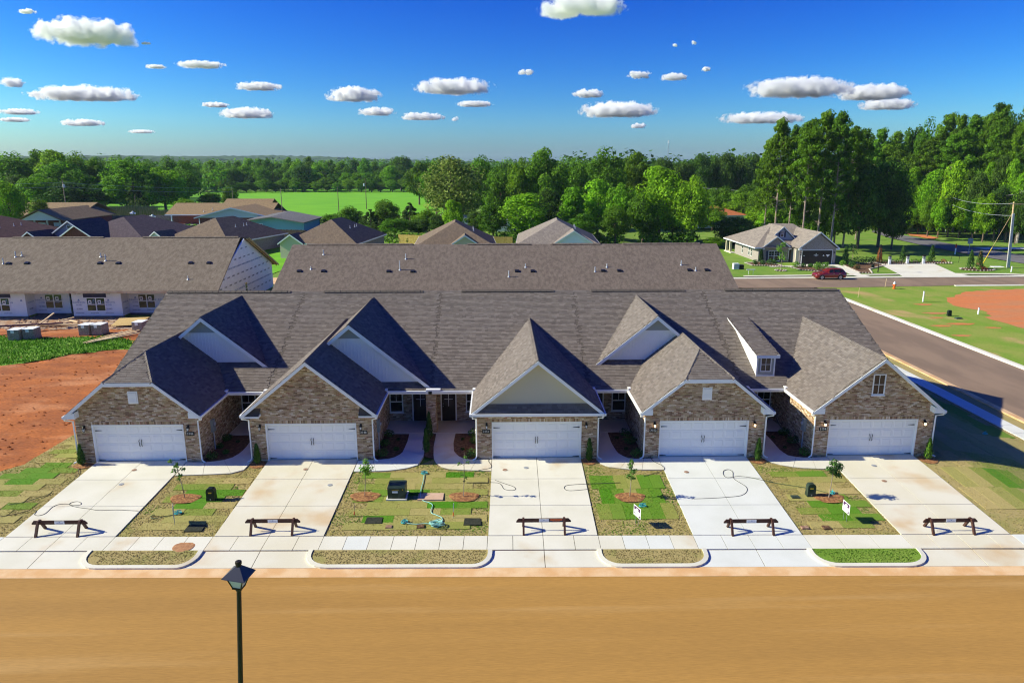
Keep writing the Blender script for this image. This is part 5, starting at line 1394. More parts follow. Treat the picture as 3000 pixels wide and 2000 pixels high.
# shrubs in the entry beds
BEDS = {0: [(-15.79, .35), (-15.3, 1.07), (-15.95, 1.95), (-15.95, 3.05), (-15.23, 2.73)], 1: [(-6.53, .52), (-6.6, 2.05), (-6.57, 3.48), (-5.85, 1.35), (-5.94, 2.84)],
        2: [(-1.5, 3.45), (-1.45, 2.34), (-1.55, .3), (-2.16, 2.83), (-2.09, 1.33)], 3: [(7.5, 3.3), (7.5, 2.06), (7.6, .2), (7.15, 1.18), (6.9, 2.89)], 4: [(16.91, 3.21), (16.92, 1.96), (16.9, .2), (16.23, 1.19), (16.13, 2.8)]}
BR = [[.36, .2, .22, .34, .12], [.38, .34, .36, .17, .13], [.42, .34, .4, .13, .12], [.4, .42, .4, .13, .12], [.4, .4, .36, .12, .12]]
WHERE = ['nearest the driveway', 'half way along the garage wall', 'deep in the shade by the porch', 'small, at the path edge of the bed', 'tiny dark, at the far path edge of the bed']
for i in range(5):
    order = [0, 1, 2, 3, 4] if i in (0, 1) else [2, 1, 0, 4, 3]
    for k, (x, y) in enumerate(BEDS[i]):
        w = {0: {0: 'nearest the downspout', 1: 'small at the path edge', 2: 'small half way along the wall', 3: 'big one close to the porch', 4: 'tiny one beside the path'},
             1: {0: 'nearest the downspout', 1: 'half way along the wall', 2: 'close to the porch', 3: 'small one at the path edge', 4: 'tiny one near the path'},
             2: {0: 'close to the porch', 1: 'half way along the wall', 2: 'nearest the downspout', 3: 'tiny one further from the street', 4: 'tiny one nearer the street'},
             3: {0: 'close to the porch', 1: 'half way along the wall', 2: 'nearest the downspout', 3: 'tiny one nearer the street', 4: 'tiny one further from the street'},
             4: {0: 'close to the porch', 1: 'half way along the wall', 2: 'nearest the downspout', 3: 'tiny one nearer the street', 4: 'tiny one further from the street'}}[i][k]
        shrub(x, y, BR[i][k], f'shrub by {HN[i]}, {w}', 'shrubs in the entry beds', G_SHRUB if BR[i][k] > .15 else G_DARK, n=260 if BR[i][k] > .15 else 70)
for (x, y, h, r_, l) in [(-22.5, -.3, 1.05, .22, 'narrow green evergreen at the left corner of the leftmost house'), (-13.08, -.35, 1.05, .22, 'narrow evergreen at the left corner of garage of the second house'),
                         (4.87, -.35, 1.2, .22, 'narrow evergreen right of garage door of the middle house'), (14.05, -.5, 1.2, .22, 'narrow evergreen right of garage door of the fourth house'),
                         (23.42, -.5, 1.1, .23, 'bright narrow evergreen at the right corner of garage of the rightmost house'),
                         (-4.13, 3.0, 1.6, .26, 'tall narrow evergreen in front of the brick pier'), (-4.1, .95, 1.35, .25, 'dark narrow evergreen between the two entry walks, nearer the lawn')]:
    conifer(x, y, h, r_, l, 'narrow evergreens by the house fronts', G_ARB if 'bright' not in l else G_LIME + G_ARB)

# saplings with straw rings
def sapling(x, y, h, lean, blobs, label, pal, n):
    rr = random.Random(int(x * 31))
    z = gz(x, y)
    t = empty('sapling', (x, y, z), label, 'sapling', 'staked saplings in the front lawns')
    tip = Vector((x + lean[0], y + lean[1], z + h))
    base = Vector((x, y, z))
    mb = MB(); mb.path([base, base.lerp(tip, .4) + Vector((.02, 0, 0)), base.lerp(tip, .75), tip], [.022, .018, .012, .005], 6)
    for (dx, dz, r_) in blobs:
        q = base.lerp(tip, max(.3, (dz - .12) / h)); mb.tube(q, (q.x + dx * .9, q.y + rr.uniform(-.1, .1), z + dz + .05), .007, .003, 4)
    mb.build('trunk', MT['trunk_pale'], t)
    mb = MB()
    for (dx, dz, r_) in blobs:
        q = base.lerp(tip, dz / h)
        leaf_cloud(mb, (q.x + dx, q.y + rr.uniform(-.12, .12), z + dz), (r_, r_, r_ * .9), int(n * r_ * r_ * 12), .105, pal, rr, shell=.2)
    mb.build('crown', MT['leaf_small'], t)
    sheet('straw_ring', [(x + (.72 + .1 * math.sin(a * 3)) * math.cos(a) + .02, y - .08 + (.55 + .06 * math.cos(2 * a)) * math.sin(a)) for a in np.arange(0, 6.28, .35)], .03, MT['straw'], .15, rough=.03)
    return t
SAP_G = [(.10, .21, .03), (.075, .17, .025), (.13, .26, .04)]
sapling(-15.46, -4.01, 2.05, (-.28, 0), [(-.25, 1.95, .13), (.06, 1.78, .17), (-.12, 1.5, .16), (.28, 1.55, .13), (.12, 1.25, .15), (-.02, 1.08, .10)], 'thin sapling leaning left, in the lawn right of driveway of the leftmost house', SAP_G, 130)
sapling(-6.67, -3.99, 1.95, (.12, 0), [(.0, 1.78, .2), (.15, 1.5, .27), (-.1, 1.42, .25), (.05, 1.25, .22)], 'sapling with dense bright round crown left of the green transformer', G_LIME, 150)
sapling(-1.8, -4.11, 2.3, (.08, 0), [(.05, 2.1, .14), (-.22, 1.75, .12), (.2, 1.8, .13), (-.1, 1.2, .1), (.12, 1.0, .1), (.0, .8, .08)], 'sparse sapling with few leaves left of driveway of the middle house', SAP_G, 100)
sapling(6.39, -4.31, 2.05, (.03, 0), [(.0, 1.9, .15), (-.05, 1.65, .2), (.08, 1.4, .22), (-.12, 1.15, .2), (.12, .95, .16)], 'narrow sapling with tall crown between the driveways of the middle and fourth houses', SAP_G, 130)
sapling(16.14, -4.59, 2.05, (.1, 0), [(.0, 1.85, .26), (.3, 1.6, .26), (-.2, 1.55, .26), (.12, 1.4, .3), (.28, 1.25, .2)], 'sapling with dark round crown left of driveway of the rightmost house', G_SHRUB, 150)

# ------------------------------------------------------------------ barricade benches across the driveways
def barricade(x, y, label, extra=None):
    z = gz(x, y)
    t = empty('barricade', (x, y, z), label, 'barricade', 'wooden barricades across the driveways')
    mb = MB()
    mb.prism([(x - 1.24, y - .02, z + .44), (x + 1.22, y - .02, z + .44), (x + 1.22, y - .02, z + .50), (x + 1.1, y - .02, z + .62), (x - 1.14, y - .02, z + .62), (x - 1.24, y - .02, z + .50)], (0, .04, 0))
    mb.build('beam', MT['wood_dark'], t)
    for sx in (-.92, .92):
        for sy in (-1, 1):
            mb = MB()
            yb_ = y + sy * .38
            zb_ = gz(x + sx, yb_) + .0
            mb.obox((x + sx - .045, yb_ - .06 * 1, zb_ + .008), (.09, 0, 0), (0, .12, 0), (0, -sy * (.38 - .05), z + .62 - zb_))
            mb.build('leg', MT['wood_dark'], t)
    MB().box(x - .22, x + .22, y - .032, y - .021, z + .455, z + .60).build('sign', MT['white'], t)
    mb = MB(); mb.prism([(x - .035, y - .036, z + .545), (x + .035, y - .036, z + .545), (x, y - .036, z + .585)], (0, .003, 0)); mb.build('logo', MT['blue_print'], t)
    text('lettering', 'DAVIDSON HOMES', .038, face_m((x, y - .036, z + .51)), MT['blue_print'], t, .002)
    if extra:
        MB().box(x + .25, x + .86, y - .032, y - .021, z + .455, z + .605).build('sign', MT['ink'], t)
        MB().box(x + .28, x + .83, y - .036, y - .033, z + .535, z + .595).build('sign_band', MT['orange'], t)
        text('lettering', 'FOR SALE', .05, face_m((x + .555, y - .04, z + .565)), MT['number'], t, .002) if False else None
        text('lettering', '256-539-0003', .062, face_m((x + .555, y - .036, z + .495)), MT['orange_print'], t, .002)
    return t
for i, (bx_, by_) in enumerate(BENCH):
    barricade(bx_, by_, f'dark brown wooden barricade across the driveway of {HN[i]}' + (', with an extra orange sign' if i == 2 else ''), i == 2)

# ------------------------------------------------------------------ yard signs
def yard_sign(x, y, d, label, plain=False):
    z = gz(x, y)
    d = Vector((d[0], d[1], 0)).normalized()
    up = Vector((0, 0, 1)); nn = d.cross(up)
    t = empty('yard_sign', (x, y, z), label, 'sign', 'small yard signs on wire stakes')
    o = Vector((x, y, z))
    mb = MB()
    for k in (-.13, .13): mb.tube(o + d * k, o + d * k + up * .75, .008, n=4)
    mb.build('stake', MT['metal_grey'], t)
    mb = MB(); mb.obox(o - d * .3 + up * .42 - nn * .006, d * .6, nn * .012, up * .50)
    mb.build('board', MT['white'] if not plain else MT['metal_grey'], t)
    if not plain:
        for s in (1,):
            a = o + nn * .0075
            def plate(u0, u1, z0, z1, m, nm):
                mb = MB(); mb.obox(a + d * u0 + up * z0, d * (u1 - u0), nn * .002, up * (z1 - z0)); mb.build(nm, MT[m], t)
            plate(-.26, .26, .72, .89, 'purple', 'band'); plate(-.26, .26, .45, .56, 'purple', 'band'); 
            b = o + nn * .0105
            mb = MB(); mb.prism([b + d * -.14 + up * .74, b + d * .0 + up * .72, b + d * .13 + up * .77, b + d * .06 + up * .84, b + d * -.06 + up * .82], nn * .002); mb.build('logo', MT['white'], t)
            mb = MB(); mb.obox(b + d * -.22 + up * .48, d * .40, nn * .002, up * .055); mb.build('lettering_strip', MT['white'], t)
            mb = MB(); mb.obox(o + nn * .0075 + d * -.2 + up * .62, d * .4, nn * .002, up * .02); mb.build('lettering_strip', MT['metal_grey'], t)
    return t
yard_sign(6.25, -6.9, (.2, -.55), 'white and purple yard sign between the driveways of the middle and fourth houses')
yard_sign(15.95, -6.7, (.05, -.97), 'white and purple yard sign in the lawn left of driveway of the rightmost house')
yard_sign(-14.93, -6.4, (-.36, .9), 'yard sign seen nearly edge on, right of the first driveway', True)

# ------------------------------------------------------------------ utility boxes in the lawns
t = empty('transformer', (-5.05, -4.0, gz(-5.05, -4.0)), 'big dark green pad mounted transformer box with caution label in the middle lawn', 'utility box')
z = gz(-5.05, -4.2)
MB().box(-5.55, -4.55, -4.46, -3.5, z - .1, z + .06).build('pad', MT['concrete'], t)
mb = MB(); mb.box(-5.48, -4.62, -4.38, -3.62, z + .06, z + .6); mb.build('cabinet', MT['green_box'], t)
mb = MB(); mb.faces([(-5.5, -4.4, z + .6), (-4.6, -4.4, z + .6), (-4.6, -3.6, z + .6), (-5.5, -3.6, z + .6), (-5.46, -4.36, z + .66), (-4.64, -4.36, z + .66), (-4.64, -3.64, z + .7), (-5.46, -3.64, z + .7)], BOXF); mb.build('lid', MT['green_box'], t)
MB().box(-5.25, -4.98, -4.392, -4.381, z + .36, z + .46).build('label_plate', MT['white'], t)
text('lettering', 'CAUTION', .075, face_m((-5.1, -4.388, z + .51)), MT['yellow'], t, .003)
mb = MB(); mb.box(-4.76, -4.72, -4.40, -4.38, z + .5, z + .56); mb.build('lock', MT['yellow'], t)
def pedestal(x, y, label, m='dark_green', rz=0., dots=True):
    z = gz(x, y)
    t = empty('utility_pedestal', (x, y, z), label, 'utility box', 'dark utility pedestals')
    mb = MB(); w, dp = .2, .14
    pr = [(-w, 0), (w, 0), (w, .5), (w * .85, .6), (w * .5, .65), (-w * .5, .65), (-w * .85, .6), (-w, .5)]
    mb.prism([(x + a, y - dp, z + b) for a, b in pr], (0, dp * 2, 0)); mb.build('cabinet', MT[m], t)
    mb = MB(); mb.box(x - w - .012, x + w + .012, y - dp - .012, y + dp + .012, z, z + .17); mb.build('skirt', MT[m], t)
    if dots:
        MB().box(x - .09, x + .07, y - dp - .006, y - dp - .001, z + .40, z + .46).build('decal', MT['yellow'], t)
        MB().box(x - .03, x + .02, y - dp - .02, y - dp - .012, z + .06, z + .13).build('lock', MT['metal_grey'], t)
    return t
pedestal(-14.08, -4.2, 'dark utility pedestal in the lawn right of driveway of the leftmost house')
pedestal(15.33, -4.35, 'dark green utility pedestal in the lawn left of driveway of the rightmost house', 'green_box')
def tube_ground(name, pts, rad, m, label, cat, group=None, lift=.0, n=6):
    P_ = [Vector((x, y, gz(x, y) + rad + .022 + lift)) for x, y in pts]
    # smooth the run
    Q = []
    for i in range(len(P_) - 1):
        p0, p1, p2, p3 = P_[max(0, i - 1)], P_[i], P_[i + 1], P_[min(len(P_) - 1, i + 2)]
        for k in range(5):
            s = k / 5
            Q.append(.5 * ((2 * p1) + (p2 - p0) * s + (2 * p0 - 5 * p1 + 4 * p2 - p3) * s * s + (3 * p1 - p0 - 3 * p2 + p3) * s ** 3))
    Q.append(P_[-1])
    mb = MB(); mb.path(Q, rad, n)
    return tag(mb.build(name, MT[m], None, smooth=True), label, cat, group)
for nm, m, l in [('hose1', 'hose_black', 'thin dark hose coiled in a loop on driveway of the leftmost house'), ('hose1b', 'hose_black', 'short dark hose end on the lawn left of driveway of the leftmost house'), ('hose1c', 'hose_green', 'dark hose lying across the left lawn'),
                 ('hose1d', 'hose_black', 'dark hose along the left edge of driveway of the leftmost house by the evergreen'), ('hose3', 'hose_black', 'short dark hose on the walk left of driveway of the middle house'),
                 ('hose3b', 'hose_black', 'thin hose loop at the left edge of driveway of the middle house'), ('hose3c', 'hose_black', 'hose looped at the right edge of driveway of the middle house'),
                 ('hose4', 'hose_black', 'long dark hose snaking in a loop over driveway of the fourth house'), ('hose4b', 'hose_black', 'dark hose from the wall of the fourth house to the lawn'), ('hose5', 'hose_green', 'green hose running past the pedestal left of driveway of the rightmost house')]:
    tube_ground('garden_hose', DAT[nm], .014, m, l, 'hose', 'dark garden hoses')
tube_ground('garden_hose', DAT['greenhose'], .018, 'teal_pale', 'pale green hose winding down the middle lawn', 'hose', None, .01)
tube_ground('garden_hose', DAT['greenhose2'], .017, 'teal_pale', 'pale green hose from the coil to the blue sprinkler', 'hose', None, .01)
mb = MB(); rr = random.Random(3)
for k in range(9):
    cx, cy_, r_ = -2.87 + rr.uniform(-.16, .16), -6.84 + rr.uniform(-.08, .08), rr.uniform(.12, .24)
    pts = [(cx + r_ * 1.15 * math.cos(a), cy_ + r_ * .8 * math.sin(a), gz(cx, cy_) + .05 + .022 * k + .02 * math.sin(a * 2)) for a in np.linspace(0, 6.4, 20)]
    mb.path(pts, .016, 6)
tag(mb.build('hose_coil', MT['teal_pale'], None, smooth=True), 'heap of pale green hose coiled in the middle lawn', 'hose')
def sprinkler(x, y, label, rz=0, m='teal'):
    z = gz(x, y)
    t = empty('sprinkler', (0, 0, 0), label, 'sprinkler', 'teal lawn sprinklers')
    mb = MB()
    mb.path([(.17 * math.cos(a), .12 * math.sin(a), .03) for a in np.linspace(0, 6.283, 13)], .022, 6); mb.build('base', MT[m], t)
    mb = MB(); mb.tube((0, 0, .02), (0, 0, .13), .03); mb.path([(-.16, 0, .13), (0, 0, .16), (.16, 0, .13)], .018, 6); mb.build('arm', MT[m], t)
    mb = MB(); mb.box(-.17, .17, -.02, .02, .015, .04); mb.build('bar', MT['teal'], t)
    t.location = (x, y, z + .03); t.rotation_euler = (0, 0, rz)
    return t
sprinkler(-3.96, -1.69, 'teal sprinkler at the top end of the pale green hose', .2)
sprinkler(-4.4, -6.5, 'teal sprinkler at the kerb side end of the pale green hose', .8)
sprinkler(6.84, -5.26, 'teal sprinkler near the sapling between the driveways of the middle and fourth houses', .1)
sprinkler(16.5, -4.18, 'bright blue sprinkler behind the sapling left of driveway of the rightmost house', 1.2)
sprinkler(-15.17, -5.5, 'blue sprinkler beside the edge-on yard sign', .5)
sprinkler(30.66, 5.38, 'blue sprinkler lying in the shade of the right lawn', .4)
tube_ground('garden_hose', [(-15.2, -5.55), (-15.6, -5.75), (-16.1, -5.95), (-16.3, -5.8), (-16.25, -5.6)], .018, 'hose_green', 'short hose leading to the sprinkler by the edge-on sign', 'hose', None)
for (x, y, w, d, m, l, c) in [(-5.07, -6.85, .3, .25, 'rust', 'small brown meter lid with litter at the left of the middle lawn', 'meter lid'), (-3.62, -6.85, .36, .3, 'mulch', 'small dark meter lid beside the hose coil', 'meter lid'),
                              (13.85, -7.28, .34, .26, 'rust', 'small broken meter lid near the corner of driveway of the fourth house', 'meter lid'), (14.82, -7.3, .34, .3, 'mulch', 'dark meter lid in the dry grass left of the yard sign of the rightmost house', 'meter lid'),
                              (14.52, -4.5, .4, .3, 'green_box', 'flat green lid beside the pedestal of the rightmost house', 'utility lid')]:
    z = gz(x, y)
    mb = MB(); mb.frustum4((x, y, z - .02), w, w * .92, .075, d0=d, d1=d * .92); tag(mb.build('meter_lid', MT[m]), l, c, 'flush lids in the lawns')
for (x, y, h, m, l) in [(-6.83, -5.86, .62, 'wood_pale', 'thin survey stake at the left of the middle lawn'), (-2.19, -6.1, .75, 'white', 'white survey stake with orange tip right of the hose coil')]:
    z = gz(x, y)
    t = empty('survey_stake', (x, y, z), l, 'stake')
    MB().tube((x, y, z), (x + .04, y, z + h), .018, n=4).build('stake', MT[m], t)
    MB().tube((x + .008, y, z + h * .12), (x + .02, y, z + h * .4), .024, n=5).build('flagging', MT['orange'] if 'orange' in l else MT['red'], t)
# dark squares of fresh turf laid near the kerb
for (x, y, w, d, l) in [(-5.84, -6.3, .78, .55, 'dark square mat on the green strip at the left of the middle lawn'), (-1.28, -6.5, .80, .58, 'dark square mat at the right of the middle lawn'), (-13.86, -6.8, .8, .55, 'dark square mat in the lawn right of driveway of the leftmost house')]:
    z = gz(x, y)
    mb = MB()
    mb.faces([(x - w / 2, y - d / 2, gz(x, y - d / 2) + .035), (x + w / 2, y - d / 2, gz(x, y - d / 2) + .04), (x + w / 2 - .02, y + d / 2, gz(x, y + d / 2) + .035), (x - w / 2 + .03, y + d / 2, gz(x, y + d / 2) + .045),
              (x - w / 2, y - d / 2, gz(x, y - d / 2) - .02), (x + w / 2, y - d / 2, gz(x, y - d / 2) - .02), (x + w / 2 - .02, y + d / 2, gz(x, y + d / 2) - .02), (x - w / 2 + .03, y + d / 2, gz(x, y + d / 2) - .02)], [(0, 1, 2, 3), (4, 5, 1, 0), (5, 6, 2, 1), (6, 7, 3, 2), (7, 4, 0, 3)])
    tag(mb.build('turf_mat', MT['dark_mat']), l, 'mat', 'dark turf mats')
mb = MB(); x, y = -3.4, -4.15; z = gz(x, y)
mb.box(x - .62, x + .62, y - .36, y + .36, z - .05, z + .055); tag(mb.build('concrete_pad', MT['pad_pink']), 'pale pink flat slab right of the green transformer', 'slab')
# lids set flush in the drives
for i, (x, y) in enumerate(LIDS):
    z = gz(x, y) + .032
    mb = MB(); mb.lathe([(.13, 0), (.13, .008), (.10, .012)], (x, y, z), 14)
    tag(mb.build('cleanout_lid', MT['rust'] if i % 2 == 0 else MT['metal_grey']), LIDL[i], 'lid', 'small round lids in the driveways')
x, y = MANH; z = gz(x, y) + .03
t = empty('manhole_cover', (x, y, z), 'round rusty manhole cover in the pavement between the driveways of the first two houses', 'manhole cover')
mb = MB(); mb.lathe([(.46, 0), (.46, .008), (.43, .010)], (x, y, z), 28); mb.build('frame', MT['manhole'], t)
mb = MB(); mb.lathe([(.41, .004), (.41, .014)], (x, y, z), 24)
for k in range(-3, 4):
    for q in range(-3, 4):
        if k * k + q * q < 11: mb.box(x + k * .1 - .03, x + k * .1 + .03, y + q * .1 - .012, y + q * .1 + .012, z + .012, z + .018)
mb.build('lid', MT['manhole'], t)

# ------------------------------------------------------------------ street lamp in front
t = empty('street_lamp', (0, 0, 0), 'black street lamp with four sided lantern standing at the near kerb', 'street lamp')
MB().tube((0, 0, 0), (0, 0, 5.62), .075, .06, 14).build('pole', MT['black'], t)
mb = MB(); mb.lathe([(.15, 0), (.15, .1), (.11, .2), (.10, .7), (.075, .76)], (0, 0, 0), 14); mb.build('base', MT['black'], t)
hz = 5.72
mb = MB(); mb.lathe([(.055, -.12), (.09, -.06), (.07, 0)], (0, 0, hz), 12); mb.frustum4((0, 0, hz - .01), .24, .26, .03)
hd = mb.build('neck', MT['black'], t)
gw0, gw1, gh = .22, .44, .34
cs = [(-1, -1), (1, -1), (1, 1), (-1, 1)]
mb = MB()
for a, b in cs: mb.beam((a * gw0 / 2, b * gw0 / 2, hz + .02), (a * gw1 / 2, b * gw1 / 2, hz + gh + .02), .026, .026)
for k in range(4):
    (a, b), (c, d) = cs[k], cs[(k + 1) % 4]
    mb.beam((a * gw1 / 2, b * gw1 / 2, hz + gh), (c * gw1 / 2, d * gw1 / 2, hz + gh), .028, .03); mb.beam((a * gw0 / 2, b * gw0 / 2, hz + .03), (c * gw0 / 2, d * gw0 / 2, hz + .03), .026, .03)
mb.build('lantern_frame', MT['black'], t)
for k in range(4):
    (a, b), (c, d) = cs[k], cs[(k + 1) % 4]
    i0, i1 = gw0 / 2 - .006, gw1 / 2 - .006
    mb = MB(); q = [Vector((a * i0, b * i0, hz + .02)), Vector((c * i0, d * i0, hz + .02)), Vector((c * i1, d * i1, hz + gh + .02)), Vector((a * i1, b * i1, hz + gh + .02))]
    nn = (q[1] - q[0]).cross(q[3] - q[0]).normalized()
    mb.prism(q, -nn * .006); mb.build('pane', MT['frosted'], t)
mb = MB(); mb.frustum4((0, 0, hz + gh + .02), .62, .60, .02); mb.frustum4((0, 0, hz + gh + .04), .60, .12, .24)
mb.build('roof', MT['lamp_roof'], t)
mb = MB(); mb.lathe([(.07, 0), (.07, .07), (.085, .08), (.08, .14), (.05, .155)], (0, 0, hz + gh + .27), 14); mb.build('finial', MT['bronze'], t)
t.location = (-7.2, -20.0, -.62)
t.rotation_euler = (0, R(4.6), R(-9))
# ------------------------------------------------------------------ rear row of houses (only its roof shows)
def gable_block(name, x0, x1, ye, yb, ze, zr, roofm, wallm, label, cat='house', group=None, over=.35, z0=0.0, fascia='white'):
    """long building with its ridge along X"""
    ym = (ye + yb) / 2
    t = empty(name, ((x0 + x1) / 2, ym, z0), label, cat, group)
    sl = (zr - ze) / (ym - ye)
    mb = MB()
    deck(mb, [(x0 - over, ye, ze), (x1 + over, ye, ze), (x1 + over, ym, zr), (x0 - over, ym, zr)], .14)
    deck(mb, [(x0 - over, ym, zr), (x1 + over, ym, zr), (x1 + over, yb, ze), (x0 - over, yb, ze)], .14)
    rf = mb.build('roof', MT[roofm], t)
    mb = MB()
    ww = .6
    mb.prism([(x0, ye + ww, z0 - .2), (x0, yb - ww, z0 - .2), (x0, yb - ww, ze + sl * ww - .15), (x0, ym, zr - .16), (x0, ye + ww, ze + sl * ww - .15)], (x1 - x0, 0, 0))
    wl_ = mb.build('wall', MT[wallm], t)
    mb = MB(); mb.box(x0 - over, x1 + over, ye - .03, ye, ze - .2, ze - .01); mb.box(x0 - over, x1 + over, yb, yb + .03, ze - .2, ze - .01)
    mb.build('fascia', MT[fascia], t)
    return t, rf, wl_
def roof_pipe(parent, x, y, z, h, label=None, m='galv'):
    mb = MB(); mb.lathe([(.16, -.06), (.09, .06), (.055, .07), (.055, h), (.04, h + .01)], (x, y, z), 8)
    return mb.build('vent_pipe', MT[m], parent)
def roof_box_vent(parent, x, y, z, sl):
    mb = MB(); mb.prism([(x - .22, y - .2, z - .2 * sl + .02), (x - .22, y - .2, z - .2 * sl + .16), (x - .22, y + .2, z + .2 * sl + .10), (x - .22, y + .2, z + .2 * sl - .02)], (.44, 0, 0))
    return mb.build('roof_vent', MT['black'], parent)
RB_Y0, RB_YR, RB_ZR = 34.7, 44.45, 7.0
t, rf, _ = gable_block('rowhouse', -22.75, 24.35, RB_Y0, 54.2, 2.8, RB_ZR, 'roof_row', 'tan_wall', 'long rear building showing its wide plain shingle roof behind the front houses', 'building')
sl = (RB_ZR - 2.8) / (RB_YR - RB_Y0)
mb = MB()
for a, b in [(-21.5, -9.6), (-3.5, 3.6), (6.0, 11.5), (14.0, 22.8)]:
    mb.prism([(a, RB_YR - .22, RB_ZR - .02), (a, RB_YR, RB_ZR + .10), (a, RB_YR + .22, RB_ZR - .02)], (b - a, 0, 0))
mb.build('ridge_vent', MT['roof_row'], rf)
for p in RPIPE: roof_pipe(t, p[0], p[1], p[2], p[3])
for p in RVENT: roof_box_vent(t, p[0], p[1], p[2], sl)

# ------------------------------------------------------------------ building wrapped in printed house wrap, under construction
WB = empty('unfinished_building', (-45, 48, 0), 'long unfinished building clad in printed white house wrap with grey shingle roof', 'building')
wy0, wyr, wze, wzr = 37.75, 48.3, 2.98, 7.5
wsl = (wzr - wze) / (wyr - wy0)
mb = MB()
deck(mb, [(-84, wy0, wze), (-29.25, wy0, wze), (-30.2, wyr, wzr), (-84, wyr, wzr)], .14)
deck(mb, [(-84, wyr, wzr), (-29.25, wyr, wzr), (-29.25, 2 * wyr - wy0, wze), (-84, 2 * wyr - wy0, wze)], .14)
wroof = mb.build('roof', MT['roof_wrap'], WB)
mb = MB(); 
for a, b in [(-82, -63), (-56.5, -46), (-41.5, -30.4)]: mb.prism([(a, wyr - .22, wzr - .02), (a, wyr, wzr + .1), (a, wyr + .22, wzr - .02)], (b - a, 0, 0))
mb.build('ridge_vent', MT['roof_wrap'], wroof)
mb = MB(); mb.box(-84, -29.25, wy0 - .03, wy0, wze - .26, wze - .02); mb.build('fascia', MT['lumber'], WB)
# bare wood rake on the right gable
mb = MB()
for k, w_ in ((0, .0), (1, .28)):
    mb.prism([(-29.2 - w_, wyr, wzr - .02 - .06 * k), (-29.2 - w_, 2 * wyr - wy0, wze - .02 - .06 * k), (-29.2 - w_, 2 * wyr - wy0, wze - .24 - .06 * k), (-29.2 - w_, wyr, wzr - .26 - .06 * k)], (-.06, 0, 0))
for k in range(17):
    q = k / 17; y = wyr + (wyr - wy0) * q; z = wzr + (wze - wzr) * q - .2
    mb.box(-29.5, -29.2, y, y + .06, z - .1, z + .05)
mb.build('rake_framing', MT['osb'], WB)
yf, yrec = 38.85, 40.4
segs = [(-84, -50.0, yf), (-50.0, -46.3, yrec), (-45.15, -39.97, yf), (-39.97, -34.6, yrec), (-34.6, -29.8, yf)]
def wrap_print(par, x0, x1, y, z0, z1):
    """rows of print on a stretch of wrap that faces the camera"""
    k = x0 + .5
    n = 0
    while k < x1 - .5:
        for zz, body, size, m in [(z1 - .22, 'GUARD', .2, 'ink'), (z0 + .75, 'GUARD', .2, 'ink'), (z0 + 1.45, 'DAVIDSON', .26, 'blue_print'), (z0 + 1.18, 'HOMES', .2, 'blue_print'), (z0 + .32, 'BUILDING WRAP', .11, 'ink')]:
            dx = {'GUARD': .3}.get(body, 0) if n % 2 else 0
            if k + dx + .8 < x1: text('lettering', body, size, face_m((k + dx + .2, y - .012, zz)), MT[m], par, .002)
        mb = MB(); mb.prism([(k + .08, y - .010, z0 + 1.62), (k + .34, y - .010, z0 + 1.62), (k + .21, y - .010, z0 + 1.84)], (0, -.004, 0)); mb.build('logo', MT['blue_print'], par)
        k += 1.55; n += 1
def dblwin(par, x0, x1, z0, z1, y, flash=False):
    w = window(par, mapx(y), x0, x1, z0, z1, .08, 2, True, None, 'glass_green', sill=False)
    for k in range(2):
        xx = x0 + .2 + k * (x1 - x0) / 2
        MB().box(xx, xx + .34, y - .03, y - .02, z1 - .68, z1 - .28).build('sticker', MT['white'], w)
        MB().box(xx + .08, xx + .26, y - .036, y - .03, z1 - .56, z1 - .40).build('sticker_print', MT['ink'], w)
    if flash: MB().box(x0 - .25, x1 + .15, y - .03, y - .012, z1 + .0, z1 + .42).build('flashing', MT['flash_navy'], par)
for i, (a, b, y) in enumerate(segs):
    mb = MB(); mb.box(a, b, y, y + .15, .12, wze + .35)
    w = mb.build('wall', MT['wrap'], WB)
    wrap_print(w, max(a, -62), b, y, .12, 2.75)
for xs_ in (-50.0, -39.97):
    mb = MB(); mb.box(xs_ - .15, xs_, yf + .15, yrec + .15, .12, wze + .35)
    w = mb.build('wall', MT['wrap'], WB)
    for yy, zz, body in [(yf + .75, 2.5, 'GUARD'), (yf + .8, 1.5, 'DAVIDSON'), (yf + .75, .8, 'GUARD')]:
        text('lettering', body, .2, face_m((xs_ + .012, yy, zz), (0, 1, 0)), MT['ink'] if body == 'GUARD' else MT['blue_print'], w, .002)
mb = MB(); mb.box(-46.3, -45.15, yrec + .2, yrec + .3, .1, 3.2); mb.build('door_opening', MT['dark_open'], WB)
MB().box(-45.15, -45.0, yf + .15, yrec + .2, .12, wze + .35).build('wall', MT['wrap'], WB)
for (a, b, y) in [(-84, -50.0, yf), (-45.15, -39.97, yf), (-50, -45.15, yrec), (-39.97, -34.6, yrec), (-34.6, -29.8, yf)]:
    MB().box(a, b, y + .02, y + .3, -.25, .12).build('foundation', MT['foundation'], WB)
MB().box(-49.9, -45.2, yf - .9, yrec, -.25, -.02).build('foundation', MT['foundation'], WB)
dblwin(WB, -53.6, -51.65, .63, 2.1, yf, True); dblwin(WB, -48.95, -47.05, .63, 2.22, yrec); dblwin(WB, -43.66, -41.66, .62, 2.1, yf, True); dblwin(WB, -38.99, -37.14, .63, 2.2, yrec); dblwin(WB, -59.5, -57.5, .63, 2.1, yf, True)
